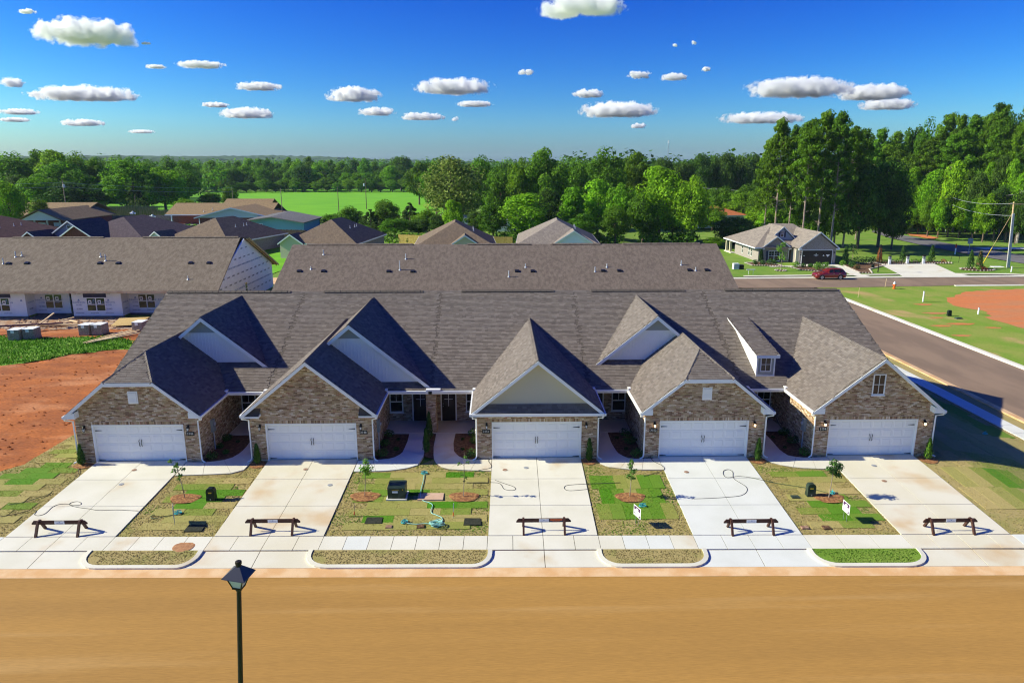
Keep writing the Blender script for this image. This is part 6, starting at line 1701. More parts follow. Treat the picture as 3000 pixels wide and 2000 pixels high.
# the right gable end, facing +X
mb = MB(); mb.prism([(-29.8, yf, .12), (-29.8, 2 * wyr - yf, .12), (-29.8, 2 * wyr - yf, wze + .3), (-29.8, wyr, wzr - .2), (-29.8, yf, wze + .3)], (-.15, 0, 0))
ge = mb.build('gable_wall', MT['wrap'], WB)
for zz, body, size, m in [(6.3, 'GUARD', .2, 'ink'), (5.3, 'GUARD', .24, 'ink'), (4.5, 'DAVIDSON', .26, 'blue_print'), (3.6, 'GUARD', .24, 'ink'), (2.7, 'GUARD', .24, 'ink'), (1.9, 'DAVIDSON', .26, 'blue_print'), (1.1, 'GUARD', .24, 'ink')]:
    half = (wzr - .4 - zz) / wsl if zz > 3.2 else 9.4
    y = wyr - min(half, 9.2) + .7
    while y < wyr + min(half, 9.2) - .6:
        text('lettering', body, size, face_m((-29.787, y, zz), (0, 1, 0)), MT[m], ge, .002)
        y += 1.5
window(WB, mapy(-29.8, 1), 47.2, 48.0, .75, 2.35, .07, 1, True, None, 'glass_green', sill=False)
for p in WPIPE: roof_pipe(WB, p[0], p[1], p[2], p[3])
for p in WVENT: roof_box_vent(WB, p[0], p[1], p[2], wsl)

# ------------------------------------------------------------------ work yard: brick pallets, lumber, boards
def brick_stack(x, y, label, rz=0.0):
    t = empty('brick_stack', (0, 0, 0), label, 'brick stack', 'stacks of brick in the work yard')
    MB().box(-.5, .5, -.62, .62, 0, .1).build('pallet', MT['wood_brown'], t)
    rr = random.Random(int(x * 10))
    for j in range(10):
        mb = MB()
        n = 5
        for k in range(n):
            mb.box(-.5 + k * .2 + .004, -.3 + k * .2 - .004, -.6 + rr.uniform(-.012, .012), .6, .1 + j * .088, .1 + j * .088 + .082)
        mb.build('brick_course', MT['pallet_brick'], t)
    MB().box(-.51, .51, -.61, .61, .99, 1.02).build('cover', MT['white'], t)
    mb = MB(); mb.box(-.18, .12, -.63, -.62, .72, 1.0); mb.build('tag', MT['white'], t)
    t.location = (x, y, gz(x, y) - .05); t.rotation_euler = (0, 0, rz)
for x, y, l, rz in [(-44.75, 29.0, 'brick stack at the far left of the work yard, on the grass edge', .05), (-43.62, 29.35, 'second brick stack of the left pair, by the grass edge', .05),
                    (-39.4, 31.0, 'left brick stack of the middle pair in front of the wrapped building', -.05), (-38.25, 31.1, 'right brick stack of the middle pair in front of the wrapped building', -.05),
                    (-34.9, 32.1, 'brick stack half hidden behind the roof edge of house 3146', -.05)]: brick_stack(x, y, l, rz)
rr = random.Random(12)
def board(p, q, w, h, m, label, group): 
    mb = MB(); mb.beam(p, q, w, h); return tag(mb.build('board', MT[m]), label, 'board', group)
LG = 'loose boards in the work yard'
for k, (p, q, l) in enumerate([((-48.9, 35.0), (-41.6, 34.3), 'long pale board lying lowest in the left lumber heap'), ((-46.6, 35.2), (-43.8, 35.0), 'pale board on top of the left lumber heap'), ((-46.8, 34.5), (-40.7, 34.0), 'pale board along the front of the left lumber heap'),
                               ((-45.0, 35.8), (-44.2, 37.2), 'short pale board at the back of the left lumber heap'), ((-43.9, 35.9), (-42.3, 34.6), 'short pale board across the left lumber heap')]):
    board((p[0], p[1], .08 + .05 * k), (q[0], q[1], .12 + .06 * k), .2, .09, 'lumber', l, LG)
board((-45.9, 33.3, .1), (-45.2, 35.6, 1.1), .14, .09, 'lumber', 'pale board propped up steeply in the left lumber heap', LG)
tag(MB().beam((-50.5, 29.6, .9), (-43.2, 33.6, .5), .2, .12).build('beam', MT['purple_brown']), 'long dark maroon beam laid across the left brick stacks', 'beam')
for k, (p, q) in enumerate([((-37.6, 27.0), (-36.3, 31.4)), ((-37.2, 26.8), (-35.6, 32.2)), ((-36.9, 27.2), (-35.0, 32.2)), ((-36.4, 28.0), (-34.7, 31.6)), ((-36.2, 28.9), (-34.5, 30.6)), ((-36.9, 27.0), (-33.3, 30.9))]):
    board((p[0], p[1], .07 + .02 * k), (q[0], q[1], .12 + .03 * k), .16, .07, 'lumber', ['leftmost board', 'second board', 'third board', 'fourth board', 'short wide board', 'long rightmost board'][k] + ' of the fanned lumber pile by the red dirt', 'boards of the fanned lumber pile')
mb = MB(); mb.prism([(-38.6, 33.6, .12), (-36.3, 34.2, .12), (-36.0, 36.4, .45), (-38.9, 36.0, .42)], (0, 0, .04)); tag(mb.build('board_sheet', MT['osb']), 'tan wooden sheet lying behind the middle brick stacks', 'wood sheet')
mb = MB(); rr = random.Random(6)
for _ in range(420):
    x, y = rr.uniform(-50, -30), rr.uniform(33.0, 38.3)
    s = rr.uniform(.04, .16); mb.frustum4((x, y, -.06), s * 1.6, s * .8, s)
mb.build('rubble', MT['pale_dirt'], None, kind='stuff')
mb = MB()
for _ in range(900):
    x, y = rr.uniform(-44, -23.5), rr.uniform(-6, 25)
    if x > -25.7 and y < 6: continue
    s = rr.uniform(.03, .09); mb.frustum4((x, y, gz(x, y) - .07), s * 1.8, s * .8, s)
mb.build('rubble', MT['red_dirt'], None, kind='stuff')
mb = MB()   # rough grass of the left strip
G0 = [(-70, 6), (-50, 14), (-41, 19.4), (-39.1, 20.5), (-37.7, 21.7), (-36.5, 23.4), (-34.4, 24.6), (-32, 25.3), (-32.5, 28), (-33.5, 28.0), (-36.7, 30.0), (-38.5, 29.8), (-41.8, 29.1), (-45, 29.4), (-47.8, 30.6), (-70, 33)]
for _ in range(22000):
    x, y = rr.uniform(-52, -30), rr.uniform(14, 31)
    if not in_poly(x, y, G0): continue
    h, w, a = rr.uniform(.08, .28), rr.uniform(.03, .07), rr.uniform(0, 6.28)
    c = rr.choice([(.10, .27, .015), (.07, .21, .012), (.15, .31, .03), (.05, .16, .01)])
    z = gz(x, y) - .04
    mb.face([(x - w * math.cos(a), y - w * math.sin(a), z), (x + w * math.cos(a), y + w * math.sin(a), z), (x + rr.uniform(-.08, .08), y + rr.uniform(-.08, .08), z + h)], c)
mb.build('grass', MT['grass_blade'], None, kind='stuff')

# ------------------------------------------------------------------ houses beyond
def hip_house(name, cx, cy_, rot, w, l, ze, zr, roofm, wallm, label, group='houses beyond the rear rows', z0=0.0, gables=(), over=.5, pipes=0, ridge=None):
    """hip roof house: ridge along its own y axis; built round the origin and then turned"""
    t = empty(name, (0, 0, 0), label, 'house', group)
    rl = (l - w) / 2 if ridge is None else ridge / 2
    a, b = w / 2, l / 2
    A, Bc, Cc, D = (-a, -b, ze), (a, -b, ze), (a, b, ze), (-a, b, ze)
    E_, F_ = (0, -rl, zr), (0, rl, zr)
    mb = MB()
    for pl in ([A, Bc, E_], [Bc, Cc, F_, E_], [Cc, D, F_], [D, A, E_, F_]): deck(mb, pl, .15)
    rf = mb.build('roof', MT[roofm], t)
    mb = MB(); mb.box(-a + over, a - over, -b + over, b - over, -.3, ze + .05); wl_ = mb.build('wall', MT[wallm], t)
    mb = MB()
    for (x0, y0, x1, y1) in [(-a, -b, a, -b), (a, -b, a, b), (a, b, -a, b), (-a, b, -a, -b)]: mb.beam((x0, y0, ze - .1), (x1, y1, ze - .1), .06, .2)
    mb.build('fascia', MT['white'], t)
    for g in gables:        # (x, yfront, half width, ze, zr, length, wall material, window?)
        gx_, gy_, hw_, gze, gzr, gl, gm, win = g
        gt = MB(); deck(gt, [(gx_ - hw_, gy_, gze), (gx_, gy_, gzr), (gx_, gy_ + gl, gzr), (gx_ - hw_, gy_ + gl, gze)], .12); deck(gt, [(gx_ + hw_, gy_, gze), (gx_, gy_, gzr), (gx_, gy_ + gl, gzr), (gx_ + hw_, gy_ + gl, gze)], .12)
        gr_ = gt.build('gable_roof', MT[roofm], t)
        mb = MB()
        for (p, q) in (((gx_ - hw_, gze), (gx_, gzr)), ((gx_, gzr), (gx_ + hw_, gze))):
            mb.prism([(p[0], gy_ - .04, p[1] + .02), (q[0], gy_ - .04, q[1] + .02), (q[0], gy_ - .04, q[1] - .22), (p[0], gy_ - .04, p[1] - .22)], (0, .05, 0))
        mb.build('rake_board', MT['white'], gr_)
        mb = MB(); mb.prism([(gx_ - hw_ + .3, gy_ + .3, -.3), (gx_ + hw_ - .3, gy_ + .3, -.3), (gx_ + hw_ - .3, gy_ + .3, gze + .1), (gx_, gy_ + .3, gzr - .15), (gx_ - hw_ + .3, gy_ + .3, gze + .1)], (0, .25, 0))
        mb.build('gable_wall', MT[gm], t)
        if win: window(t, mapx(gy_ + .3), gx_ - .45, gx_ + .45, gzr - 2.0, gzr - .8, .08, 1, True, (2, 1), 'glass_warm', sill=False)
    for k in range(pipes):
        f_ = (k + .6) / pipes
        roof_pipe(t, a * .45, -rl + 2 * rl * f_ + (k % 2) * .8, zr - (zr - ze) * .45, .5)
    t.location = (cx, cy_, z0); t.rotation_euler = (0, 0, rot)
    return t
hip_house('brown_house', -29.8, 97.5, -.12, 13.4, 19, 2.5, 6.2, 'roof_brown', 'stone_wall', 'brown hip roofed house right of the wrapped gable, small gable on its left', gables=[(-5.0, -10.0, 2.3, 2.5, 4.1, 4.5, 'siding_cream', False)], pipes=3)
hip_house('brown_house', -51.6, 101.0, -.24, 14.5, 20, 2.5, 6.25, 'roof_brown', 'stone_wall', 'brown hip roofed house behind the wrapped building, white gable at its left', gables=[(-6.3, -11.5, 2.8, 2.3, 4.4, 5.0, 'siding_white', False)], pipes=3)
hip_house('brown_house', -7.6, 91.0, .05, 14.0, 20, 2.5, 6.2, 'roof_brown', 'stone_wall', 'brown hip roofed house with a small gable, peeking over the rear roof left of centre', gables=[(1.6, -10.6, 2.9, 2.7, 4.6, 5.0, 'siding_cream', False)], pipes=3)
hip_house('brown_house', 10.6, 95.0, -.05, 14.5, 21, 2.5, 6.2, 'roof_model', 'stone_wall', 'brown hip roofed house with white board gable, peeking over the rear roof right of centre', gables=[(2.6, -11.2, 3.5, 2.8, 5.0, 5.0, 'siding_white', False)], pipes=3)
hip_house('dark_roof_house', -69.5, 103.0, -.15, 19.0, 22, 2.6, 6.35, 'roof_dark', 'red_wall', 'dark roofed house with a slate gable and a brick gable behind the wrapped roof', gables=[(-7.6, -8.0, 4.6, 2.9, 5.9, 9.0, 'siding_slate', True), (-2.0, -13.5, 5.0, 2.4, 5.6, 12.0, 'red_wall', False), (-12.0, -12.5, 2.6, 2.5, 4.3, 6.0, 'red_wall', False)], ridge=6, pipes=0)
hip_house('red_roof_house', -96.0, 101.0, -.1, 20.0, 24, 2.5, 6.3, 'roof_red', 'red_wall', 'reddish hip roof at the far left edge behind the wrapped roof', pipes=3, ridge=8)
hip_house('orange_roof_house', 58.0, 158.0, .1, 15.0, 11, 3.0, 5.2, 'roof_orange', 'siding_white', 'house with orange roof half hidden in trees left of the model home', ridge=1.0, z0=-.2)
# the tan roofed ranch house
RH = empty('ranch_house', (-73, 165, 0), 'tan roofed red brick ranch house with wide white gable before the green field', 'house', 'houses beyond the rear rows')
mb = MB()
def gabX(mb, x0, x1, y0, y1, ze, zr):
    ym = (y0 + y1) / 2
    deck(mb, [(x0, y0, ze), (x1, y0, ze), (x1, ym, zr), (x0, ym, zr)], .15); deck(mb, [(x0, ym, zr), (x1, ym, zr), (x1, y1, ze), (x0, y1, ze)], .15)
gabX(mb, -90.5, -62, 162, 178, 2.7, 5.4); gabX(mb, -80, -66, 172, 188, 2.9, 6.1)
mb.build('roof', MT['roof_tan'], RH)
mb = MB()
xg0, xg1, yg = -77.6, -57.4, 149.6
xm_, zg_ = (xg0 + xg1) / 2 - .6, 5.2
deck(mb, [(xg0, yg, 2.7), (xm_, yg, zg_), (xm_, 170, zg_), (xg0, 170, 2.7)], .15); deck(mb, [(xg1, yg, 2.7), (xm_, yg, zg_), (xm_, 170, zg_), (xg1, 170, 2.7)], .15)
wr = mb.build('wing_roof', MT['roof_tan'], RH)
mb = MB()
for (p, q) in (((xg0, 2.7), (xm_, zg_)), ((xm_, zg_), (xg1, 2.7))): mb.prism([(p[0], yg - .04, p[1] + .02), (q[0], yg - .04, q[1] + .02), (q[0], yg - .04, q[1] - .28), (p[0], yg - .04, p[1] - .28)], (0, .05, 0))
mb.build('rake_board', MT['white'], wr)
mb = MB(); mb.prism([(xg0 + .9, yg + .5, 2.65), (xg1 - .9, yg + .5, 2.65), (xm_, yg + .5, zg_ - .25)], (0, .2, 0)); mb.build('gable', MT['siding_blue_pale'], RH)
mb = MB(); mb.box(xg0 + .9, xg1 - .9, yg + .5, 170, -.3, 2.65); mb.box(-89, -63, 163.5, 177, -.3, 2.8); mb.build('wall', MT['red_wall'], RH)
mb = MB(); mb.box(-90.5, -77.6, 161.95, 162.0, 2.45, 2.68); mb.build('fascia', MT['white'], RH)
window(RH, mapx(yg + .5), -63.4, -61.6, .9, 2.3, .1, 1, True, None, 'glass'); window(RH, mapx(yg + .5), -73.6, -71.8, .9, 2.3, .1, 1, True, None, 'glass')
for x in (-88.8, -76.4): MB().tube((x, 162.1 if x < -80 else 150.0, 0), (x, 162.1 if x < -80 else 150.0, 2.5), .12).build('porch_post', MT['white'], RH)
roof_pipe(RH, -78.5, 164.5, 3.7, .7); roof_pipe(RH, -80.6, 163.8, 3.4, .4)
# the blue house
BH = empty('blue_house', (-52, 145, 0), 'low blue house with a flat grey roof right of the ranch house', 'house', 'houses beyond the rear rows')
mb = MB(); deck(mb, [(-60.5, 137, 2.9), (-53.5, 135, 3.9), (-55.5, 158, 3.9), (-62, 158, 2.9)], .2); deck(mb, [(-45.3, 133, 2.7), (-53.5, 135, 3.9), (-55.5, 158, 3.9), (-45.0, 150, 2.8)], .2); mb.build('roof', MT['roof_grey'], BH)
mb = MB(); mb.prism([(-59.8, 138.5, -.3), (-46.0, 135.2, -.3), (-46.0, 135.2, 2.6), (-53.5, 136.5, 3.7), (-59.8, 138.5, 2.8)], (0.5, 14, 0)); mb.build('wall', MT['blue_wall'], BH)
window(BH, mapx(136.4), -57.5, -56.0, .9, 2.2, .1, 1, True, None, 'glass')
# far left ranch with brick porch
FH = empty('ranch_house', (-118, 150, 0), 'long tan roofed house with brick porch gable at the far left under the trees', 'house', 'houses beyond the rear rows')
mb = MB(); gabX(mb, -165, -108, 152, 172, 3.0, 6.0)
deck(mb, [(-115.5, 138, 2.9), (-109.5, 138, 5.4), (-109.5, 162, 5.4), (-115.5, 162, 2.9)], .15); deck(mb, [(-103.5, 138, 2.9), (-109.5, 138, 5.4), (-109.5, 162, 5.4), (-103.5, 162, 2.9)], .15)
mb.build('roof', MT['roof_tan'], FH)
mb = MB(); mb.prism([(-114.3, 138.6, 2.9), (-104.7, 138.6, 2.9), (-109.5, 138.6, 5.1)], (0, .2, 0)); mb.build('gable', MT['siding_blue_pale'], FH)
mb = MB(); mb.box(-114.3, -104.7, 141, 162, -.3, 2.9); mb.box(-164, -109, 153.5, 170, -.3, 3.0); mb.build('wall', MT['red_wall'], FH)
for x in (-114.0, -111.0, -108.0, -105.0): MB().box(x - .15, x + .15, 138.7, 139.0, -.3, 2.85).build('porch_post', MT['siding_cream'], FH)
for a, b in ((-111.5, -109.8), (-107.8, -106.0)): window(FH, mapx(141), a, b, .3, 2.2, .1, 1, False, None, 'frosted')
# white trailer like buildings seen between the trees
for (x0, x1, y, l) in [(-15, -1.0, 146, 'long low white building glimpsed between the centre trees'), (-.4, 9, 139, 'low white building right of the first one, behind the trees')]:
    t, rf, wl_ = gable_block('trailer_home', x0, x1, y, y + 5, 2.8, 3.5, 'roof_white', 'siding_white', l, 'building', 'white low buildings behind the trees', .2)
    for k in range(3): window(t, mapx(y + .6), x0 + 1.5 + k * 3.2, x0 + 2.6 + k * 3.2, 1.1, 2.1, .08, 1, True, None, 'glass')

# fences
def board_fence(p, q, h, label, m, bw=.14, gap=.012, posts=2.4, lim=True):
    """upright boards on rails; each board its own part"""
    p, q = Vector((p[0], p[1], gz(*p))), Vector((q[0], q[1], gz(*q)))
    t = empty('board_fence', p, label, 'fence')
    d = (q - p); L = d.length; d.normalize(); nn = Vector((d.y, -d.x, 0))
    n = int(L / (bw + gap)); rr = random.Random(n)
    me = None
    for k in range(n):
        o = p + d * (k * (bw + gap))
        if me is None:
            mb = MB(); mb.obox(p, d * bw, nn * .02, (0, 0, h)); b = mb.build('board', MT[m], t); me = b.data
        else:
            b = bpy.data.objects.new('board', me); COL.objects.link(b); adopt(b, t)
            b.location = d * (k * (bw + gap)) + nn * rr.uniform(-.008, .008); b.scale = (1, 1, rr.uniform(.975, 1.01))
    mb = MB()
    for z in (.3, h - .3): mb.obox(p - nn * .05 + Vector((0, 0, z)), d * L, nn * .04, (0, 0, .09))
    mb.build('rail', MT[m], t)
    for k in range(int(L / posts) + 1):
        mb = MB(); mb.obox(p + d * min(L - .1, k * posts) - nn * .14, d * .09, nn * .09, (0, 0, h + .03)); mb.build('post', MT[m], t)
    return t
board_fence((-110, 170), (-82, 174), 1.9, 'grey weathered board fence behind the swimming pool', 'wood_grey')
board_fence((-92, 133), (-62, 137), 1.9, 'dark board fence overgrown with green, in front of the pool garden', 'wood_old')
board_fence((-52.0, 122.5), (-41.5, 120.0), 2.1, 'dark brown board fence right of the brown house', 'wood_dark_fence')
board_fence((-41.5, 120.0), (-40.5, 104), 2.0, 'dark brown board fence running towards the camera', 'wood_dark_fence')
board_fence((-20.5, 111.5), (-13.5, 108.5), 1.9, 'new yellow pine board fence left of the centre roof', 'wood_new')
board_fence((-3.4, 106.5), (2.8, 105.5), 1.9, 'new yellow pine board fence right of the centre roof', 'wood_new')
board_fence((-108, 136), (-93, 134), 1.8, 'dark fence in front of the far left brick porch', 'wood_old')
# pool and its garden
sheet('pool_deck', [(-112, 158), (-84, 152), (-78, 160), (-84, 171), (-108, 170)], .05, MT['concrete'], 4.0)
mb = MB(); mb.prism([(-104 , 160, .06), (-88, 156.5, .06), (-86, 161.5, .06), (-90, 165.5, .06), (-101, 165.5, .06)], (0, 0, .05)); mb.build('pool_water', MT['water'], None, kind='structure')
for (x, y, l) in [(-101.5, 167, 'white globe lamp post left by the pool fence'), (-89.8, 153.5, 'white globe lamp post at the near side of the pool')]:
    t = empty('globe_lamp', (x, y, 0), l, 'lamp', 'globe lamps by the pool')
    MB().tube((x, y, 0), (x, y, 2.6), .06).build('pole', MT['black'], t)
    for dx, dz in ((-.55, 2.65), (.55, 2.65), (0, 3.0), (-.15, 2.6)):
        mb = MB(); mb.lathe([(.05, -.26), (.22, -.16), (.28, 0), (.22, .16), (.05, .26)], (x + dx, y, dz + .1), 10); mb.build('globe', MT['white'], t)
# roadside poles
def pole(x, y, h, label, r_=.13, arms=(), m='trunk_pale', lean=0, group='wooden utility poles'):
    z = gz(x, y)
    t = empty('utility_pole', (x, y, z), label, 'utility pole', group)
    MB().tube((x, y, z), (x + lean, y, z + h), r_, r_ * .7, 8).build('pole', MT[m], t)
    for (zz, w_) in arms:
        xx = x + lean * zz / h
        MB().beam((xx - w_, y - .1, z + zz), (xx + w_, y - .1, z + zz), .1, .12).build('crossarm', MT[m], t)
        for k in (-1, -.5, .5, 1):
            mb = MB(); mb.lathe([(.05, 0), (.07, .05), (.03, .16)], (xx + k * w_ * .92, y - .1, z + zz + .06), 6); mb.build('insulator', MT['lens'], t)
    return t
pole(-59.6, 165, 9.5, 'thin pole rising before the ranch house roof', .12)
pole(-55.0, 215, 8.5, 'dark pole in the green field, left of the transformer pole', .14, m='trunk')
t = pole(-48.5, 232, 11, 'pole with a grey transformer can at the edge of the field', .15, m='trunk')
mb = MB(); mb.lathe([(.28, 0), (.32, .05), (.32, .9), (.2, 1.0)], (-48.9, 231.6, 8.2), 10); mb.build('transformer_can', MT['galv'], t)
t = pole(-126, 178, 11.5, 'pole with transformer can among the left trees', .16)
mb = MB(); mb.lathe([(.28, 0), (.32, .05), (.32, .9), (.2, 1.0)], (-125.5, 177.6, 9.4), 10); mb.build('transformer_can', MT['galv'], t)
pole(-84, 196, 9, 'pole behind the ranch house roof', .12)
def wire(p, q, sag, label, r_=.02, m='ink', group='overhead wires'):
    p, q = Vector(p), Vector(q)
    mb = MB(); mb.path([p.lerp(q, k / 14) - Vector((0, 0, sag * 4 * (k / 14) * (1 - k / 14))) for k in range(15)], r_, 4)
    return tag(mb.build('overhead_wire', MT[m]), label, 'wire', group)
for k, (dz, l) in enumerate([(10.9, 'upper wire crossing in front of the left trees'), (9.7, 'lower wire crossing in front of the left trees')]):
    wire((-180, 170, dz), (-126, 177.8, dz), .6, l + ', left span', .025, 'galv'); wire((-126, 177.8, dz), (-84, 196, dz - 2.2), .6, l + ', right span', .025, 'galv')
# mast on the horizon
t = empty('radio_mast', (100.5, 400, 0), 'thin radio mast standing above the tree line', 'mast')
mb = MB()
for k in range(3): mb.tube((100.5 + .3 * math.cos(k * 2.1), 400 + .3 * math.sin(k * 2.1), 0), (100.5 + .3 * math.cos(k * 2.1), 400 + .3 * math.sin(k * 2.1), 30), .06, n=4)
for k in range(30):
    a, b = k % 3, (k + 1) % 3
    mb.tube((100.5 + .3 * math.cos(a * 2.1), 400 + .3 * math.sin(a * 2.1), k), (100.5 + .3 * math.cos(b * 2.1), 400 + .3 * math.sin(b * 2.1), k + 1), .04, n=4)
mb.build('lattice', MT['galv'], t)
mb = MB(); mb.lathe([(.35, 0), (.35, 1.5)], (100.5, 400, 28), 8); mb.build('antenna', MT['lens'], t)
# tall reeds left of the pool
mb = MB(); rr = random.Random(9)
for _ in range(5200):
    x, y = rr.uniform(-124, -100), rr.uniform(184, 191)
    h, w = rr.uniform(2.0, 4.2) * (1 if x < -105 else .7), rr.uniform(.05, .12)
    c = rr.choice([(.34, .30, .12), (.22, .27, .07), (.42, .33, .17), (.15, .22, .04)])
    mb.face([(x - w, y, 0), (x + w, y, 0), (x + rr.uniform(-.6, .6), y + rr.uniform(-.4, .4), h)], c)
mb.build('reeds', MT['reed'], None, kind='stuff')
mb = MB()
for _ in range(1500):
    x, y = rr.uniform(-93, -63), rr.uniform(139.5, 144)
    leaf_cloud(mb, (x, y, rr.uniform(.4, 1.3)), (.5, .5, .4), 3, .55, G_LIME + [(.3, .5, .05)], rr)
for _ in range(900):
    q = rr.random(); x, y = -92 + 30 * q, 133 + 4 * q
    leaf_cloud(mb, (x, y - .1, rr.uniform(.2, 1.9)), (.4, .15, .3), 2, .35, G_DARK + G_SHRUB, rr)
mb.build('vines', MT['leaf'], None, kind='stuff')
# ------------------------------------------------------------------ the model home across the side street
ZB = -1.1
MH = empty('model_home', (52, 95, ZB), 'pale brick single storey home with dark garage front and blue grey dormer gable', 'house')
mb = MB()
A_, B_, C_, D_ = (45.2, 89.2, 1.5), (59.2, 89.2, 1.5), (59.2, 107.4, 1.5), (45.2, 107.4, 1.5)
E_, F_ = (51.4, 98.4, 5.0), (55.0, 97.6, 5.0)
for pl in ([A_, B_, F_, E_], [B_, C_, F_], [C_, D_, E_, F_], [D_, A_, E_]): deck(mb, pl, .14)
mr = mb.build('roof', MT['roof_model'], MH)
def wing(xa_, xb_, yf_, yb_, ze_, zr_, nm, dp=.2):
    xm_ = (xa_ + xb_) / 2
    mb = MB(); deck(mb, [(xa_, yf_, ze_), (xm_, yf_, zr_), (xm_, yb_, zr_), (xa_, yb_, ze_)], .12); deck(mb, [(xb_, yf_, ze_), (xm_, yf_, zr_), (xm_, yb_, zr_), (xb_, yb_, ze_)], .12)
    rf_ = mb.build(nm, MT['roof_model'], MH)
    mb = MB()
    for (p, q) in (((xa_ - .05, ze_), (xm_, zr_)), ((xm_, zr_), (xb_ + .05, ze_))):
        mb.prism([(p[0], yf_ - .05, p[1] + .02), (q[0], yf_ - .05, q[1] + .02), (q[0], yf_ - .05, q[1] - dp), (p[0], yf_ - .05, p[1] - dp)], (0, .04, 0))
    for k, xx in ((-1, xa_), (1, xb_)): mb.box(*sorted((xx - k * .0, xx - k * .5)), yf_ - .045, yf_ + .35, ze_ - .3, ze_ - .04)
    mb.build('rake_board', MT['white'], rf_)
    return xm_
wing(46.5, 51.75, 89.35, 97, 1.42, 3.45, 'wing_roof'); wing(51.72, 58.72, 85.95, 97, 1.72, 4.48, 'garage_roof'); wing(48.1, 53.95, 91.65, 99, 2.15, 4.95, 'dormer_roof', .17)
mb = MB()
mb.prism([(46.9, 89.8, ZB - .2), (51.4, 89.8, ZB - .2), (51.4, 89.8, 1.35), (49.12, 89.8, 3.2), (46.9, 89.8, 1.35)], (0, .25, 0))
mb.box(46.2, 58.4, 90.05, 103, ZB - .2, 1.45)
gx0, gx1 = 52.1, 58.35
mb.prism([(gx0, 86.4, 1.36), (gx1, 86.4, 1.36), (gx1, 86.4, 1.66), (55.22, 86.4, 4.2), (gx0, 86.4, 1.66)], (0, .25, 0))
mb.box(gx0, 52.47, 86.4, 90.05, ZB - .2, 1.36); mb.box(57.72, gx1, 86.4, 90.05, ZB - .2, 1.36); mb.box(52.47, 57.72, 88.5, 90, ZB, 1.36)
mb.build('brick_wall', MT['brick_pale_far'], MH)
mb = MB(); mb.prism([(48.5, 92.0, 2.2), (53.55, 92.0, 2.2), (51.02, 92.0, 4.7)], (0, .2, 0)); gb = mb.build('gable', MT['siding_blue'], MH)
z = 2.25
while z < 4.5:
    h_ = (4.66 - z) * 1.0
    mb = MB(); mb.faces([(51.02 - h_, 92.0 - .005, z + .15), (51.02 + h_, 92.0 - .005, z + .15), (51.02 + h_, 91.97, z), (51.02 - h_, 91.97, z)], [(3, 2, 1, 0)]); mb.build('siding_board', MT['siding_blue'], gb); z += .16
window(MH, mapx(91.97), 50.62, 51.22, 3.05, 4.1, .07, 1, True, (2, 2), 'glass_warm', sill=False)
for a in (50.3, 51.26): MB().box(a, a + .28, 91.9, 91.96, 3.05, 4.1).build('shutter', MT['ink'], MH)
window(MH, mapx(89.8), 47.9, 49.95, -.95, .84, .08, 2, True, (4, 2), 'glass', sill=True)
for a in (47.45, 50.0): MB().box(a, a + .36, 89.72, 89.79, -.98, .84).build('shutter', MT['ink'], MH)
for (y0, y1) in ((93.2, 93.9), (94.5, 95.2), (98.2, 98.9)): window(MH, mapy(46.2), y0, y1, -.55, 1.05, .07, 1, True, None, 'glass', sill=False)
mb = MB(); mb.box(52.47, 57.72, 86.55, 86.62, ZB, 1.3); gd = mb.build('garage_banner', MT['banner'], MH)
for k in range(4):
    MB().box(52.47 + k * 1.3125 + .02, 52.47 + (k + 1) * 1.3125 - .02, 86.535, 86.55, ZB + .02, 1.28).build('panel', MT['banner'], gd)
def tri(x, z, w, h, up=1): 
    mb = MB(); mb.prism([(x - w, 86.53, z), (x + w, 86.53, z), (x, 86.53, z + up * h)], (0, -.01, 0)); mb.build('logo', MT['white'], gd)
tri(55.0, .42, .5, .18); tri(55.0, .35, .22, .48); tri(55.0, .42, .3, .2, -1); tri(52.9, .3, .14, .16); tri(56.3, .3, .16, .26); tri(57.05, .55, .36, .42, -1)
mb = MB(); mb.box(52.4, 52.47, 86.33, 86.5, ZB, 1.4); mb.box(57.72, 57.79, 86.33, 86.5, ZB, 1.4); mb.box(52.47, 57.72, 86.33, 86.5, 1.3, 1.4); mb.build('door_frame', MT['white'], MH)
for x in (52.25, 58.05):
    mb = MB(); mb.lathe([(.04, 0), (.08, .05), (.08, .25), (.02, .33)], (x, 86.3, .75), 8); mb.build('wall_lamp', MT['black'], MH)
text('house_number', '3141', .14, face_m((52.2, 86.38, .55)), MT['number'], MH) if False else MB().box(52.14, 52.42, 86.37, 86.395, .48, .62).build('number_plate', MT['black'], MH)
mb = MB(); mb.box(51.45, 52.1, 86.5, 86.8, ZB, 1.5); mb.build('porch_post', MT['siding_cream'], MH)
mb = MB(); mb.box(50.9, 51.9, 89.9, 90.02, ZB, 1.2); mb.build('front_door', MT['door_brown'], MH)
mb = MB(); mb.box(45.6, 46.0, 104.3, 104.7, ZB - .1, 1.45); mb.box(45.6, 46.0, 106.6, 107.0, ZB - .1, 1.45); mb.build('porch_post', MT['siding_cream'], MH)
mb = MB(); mb.beam((45.2, 89.2, 1.4), (45.2, 107.4, 1.4), .06, .2); mb.beam((45.2, 89.2, 1.4), (46.5, 89.2, 1.4), .06, .2); mb.build('fascia', MT['white'], MH)
MB().box(45.4, 46.3, 103, 107.2, ZB - .05, ZB + .12).build('porch_slab', MT['concrete'], MH)
for x in (51.9,): MB().path([(51.7, 89.3, 1.3), (51.45, 89.7, 1.0), (51.45, 89.7, ZB)], .05, 6).build('downspout', MT['white'], MH)
for p in [(49.3, 95.4, 3.4), (50.2, 95.6, 3.6), (48.6, 91.8, 2.3)]: roof_pipe(MH, p[0], p[1], p[2] + .1, .3, m='black')

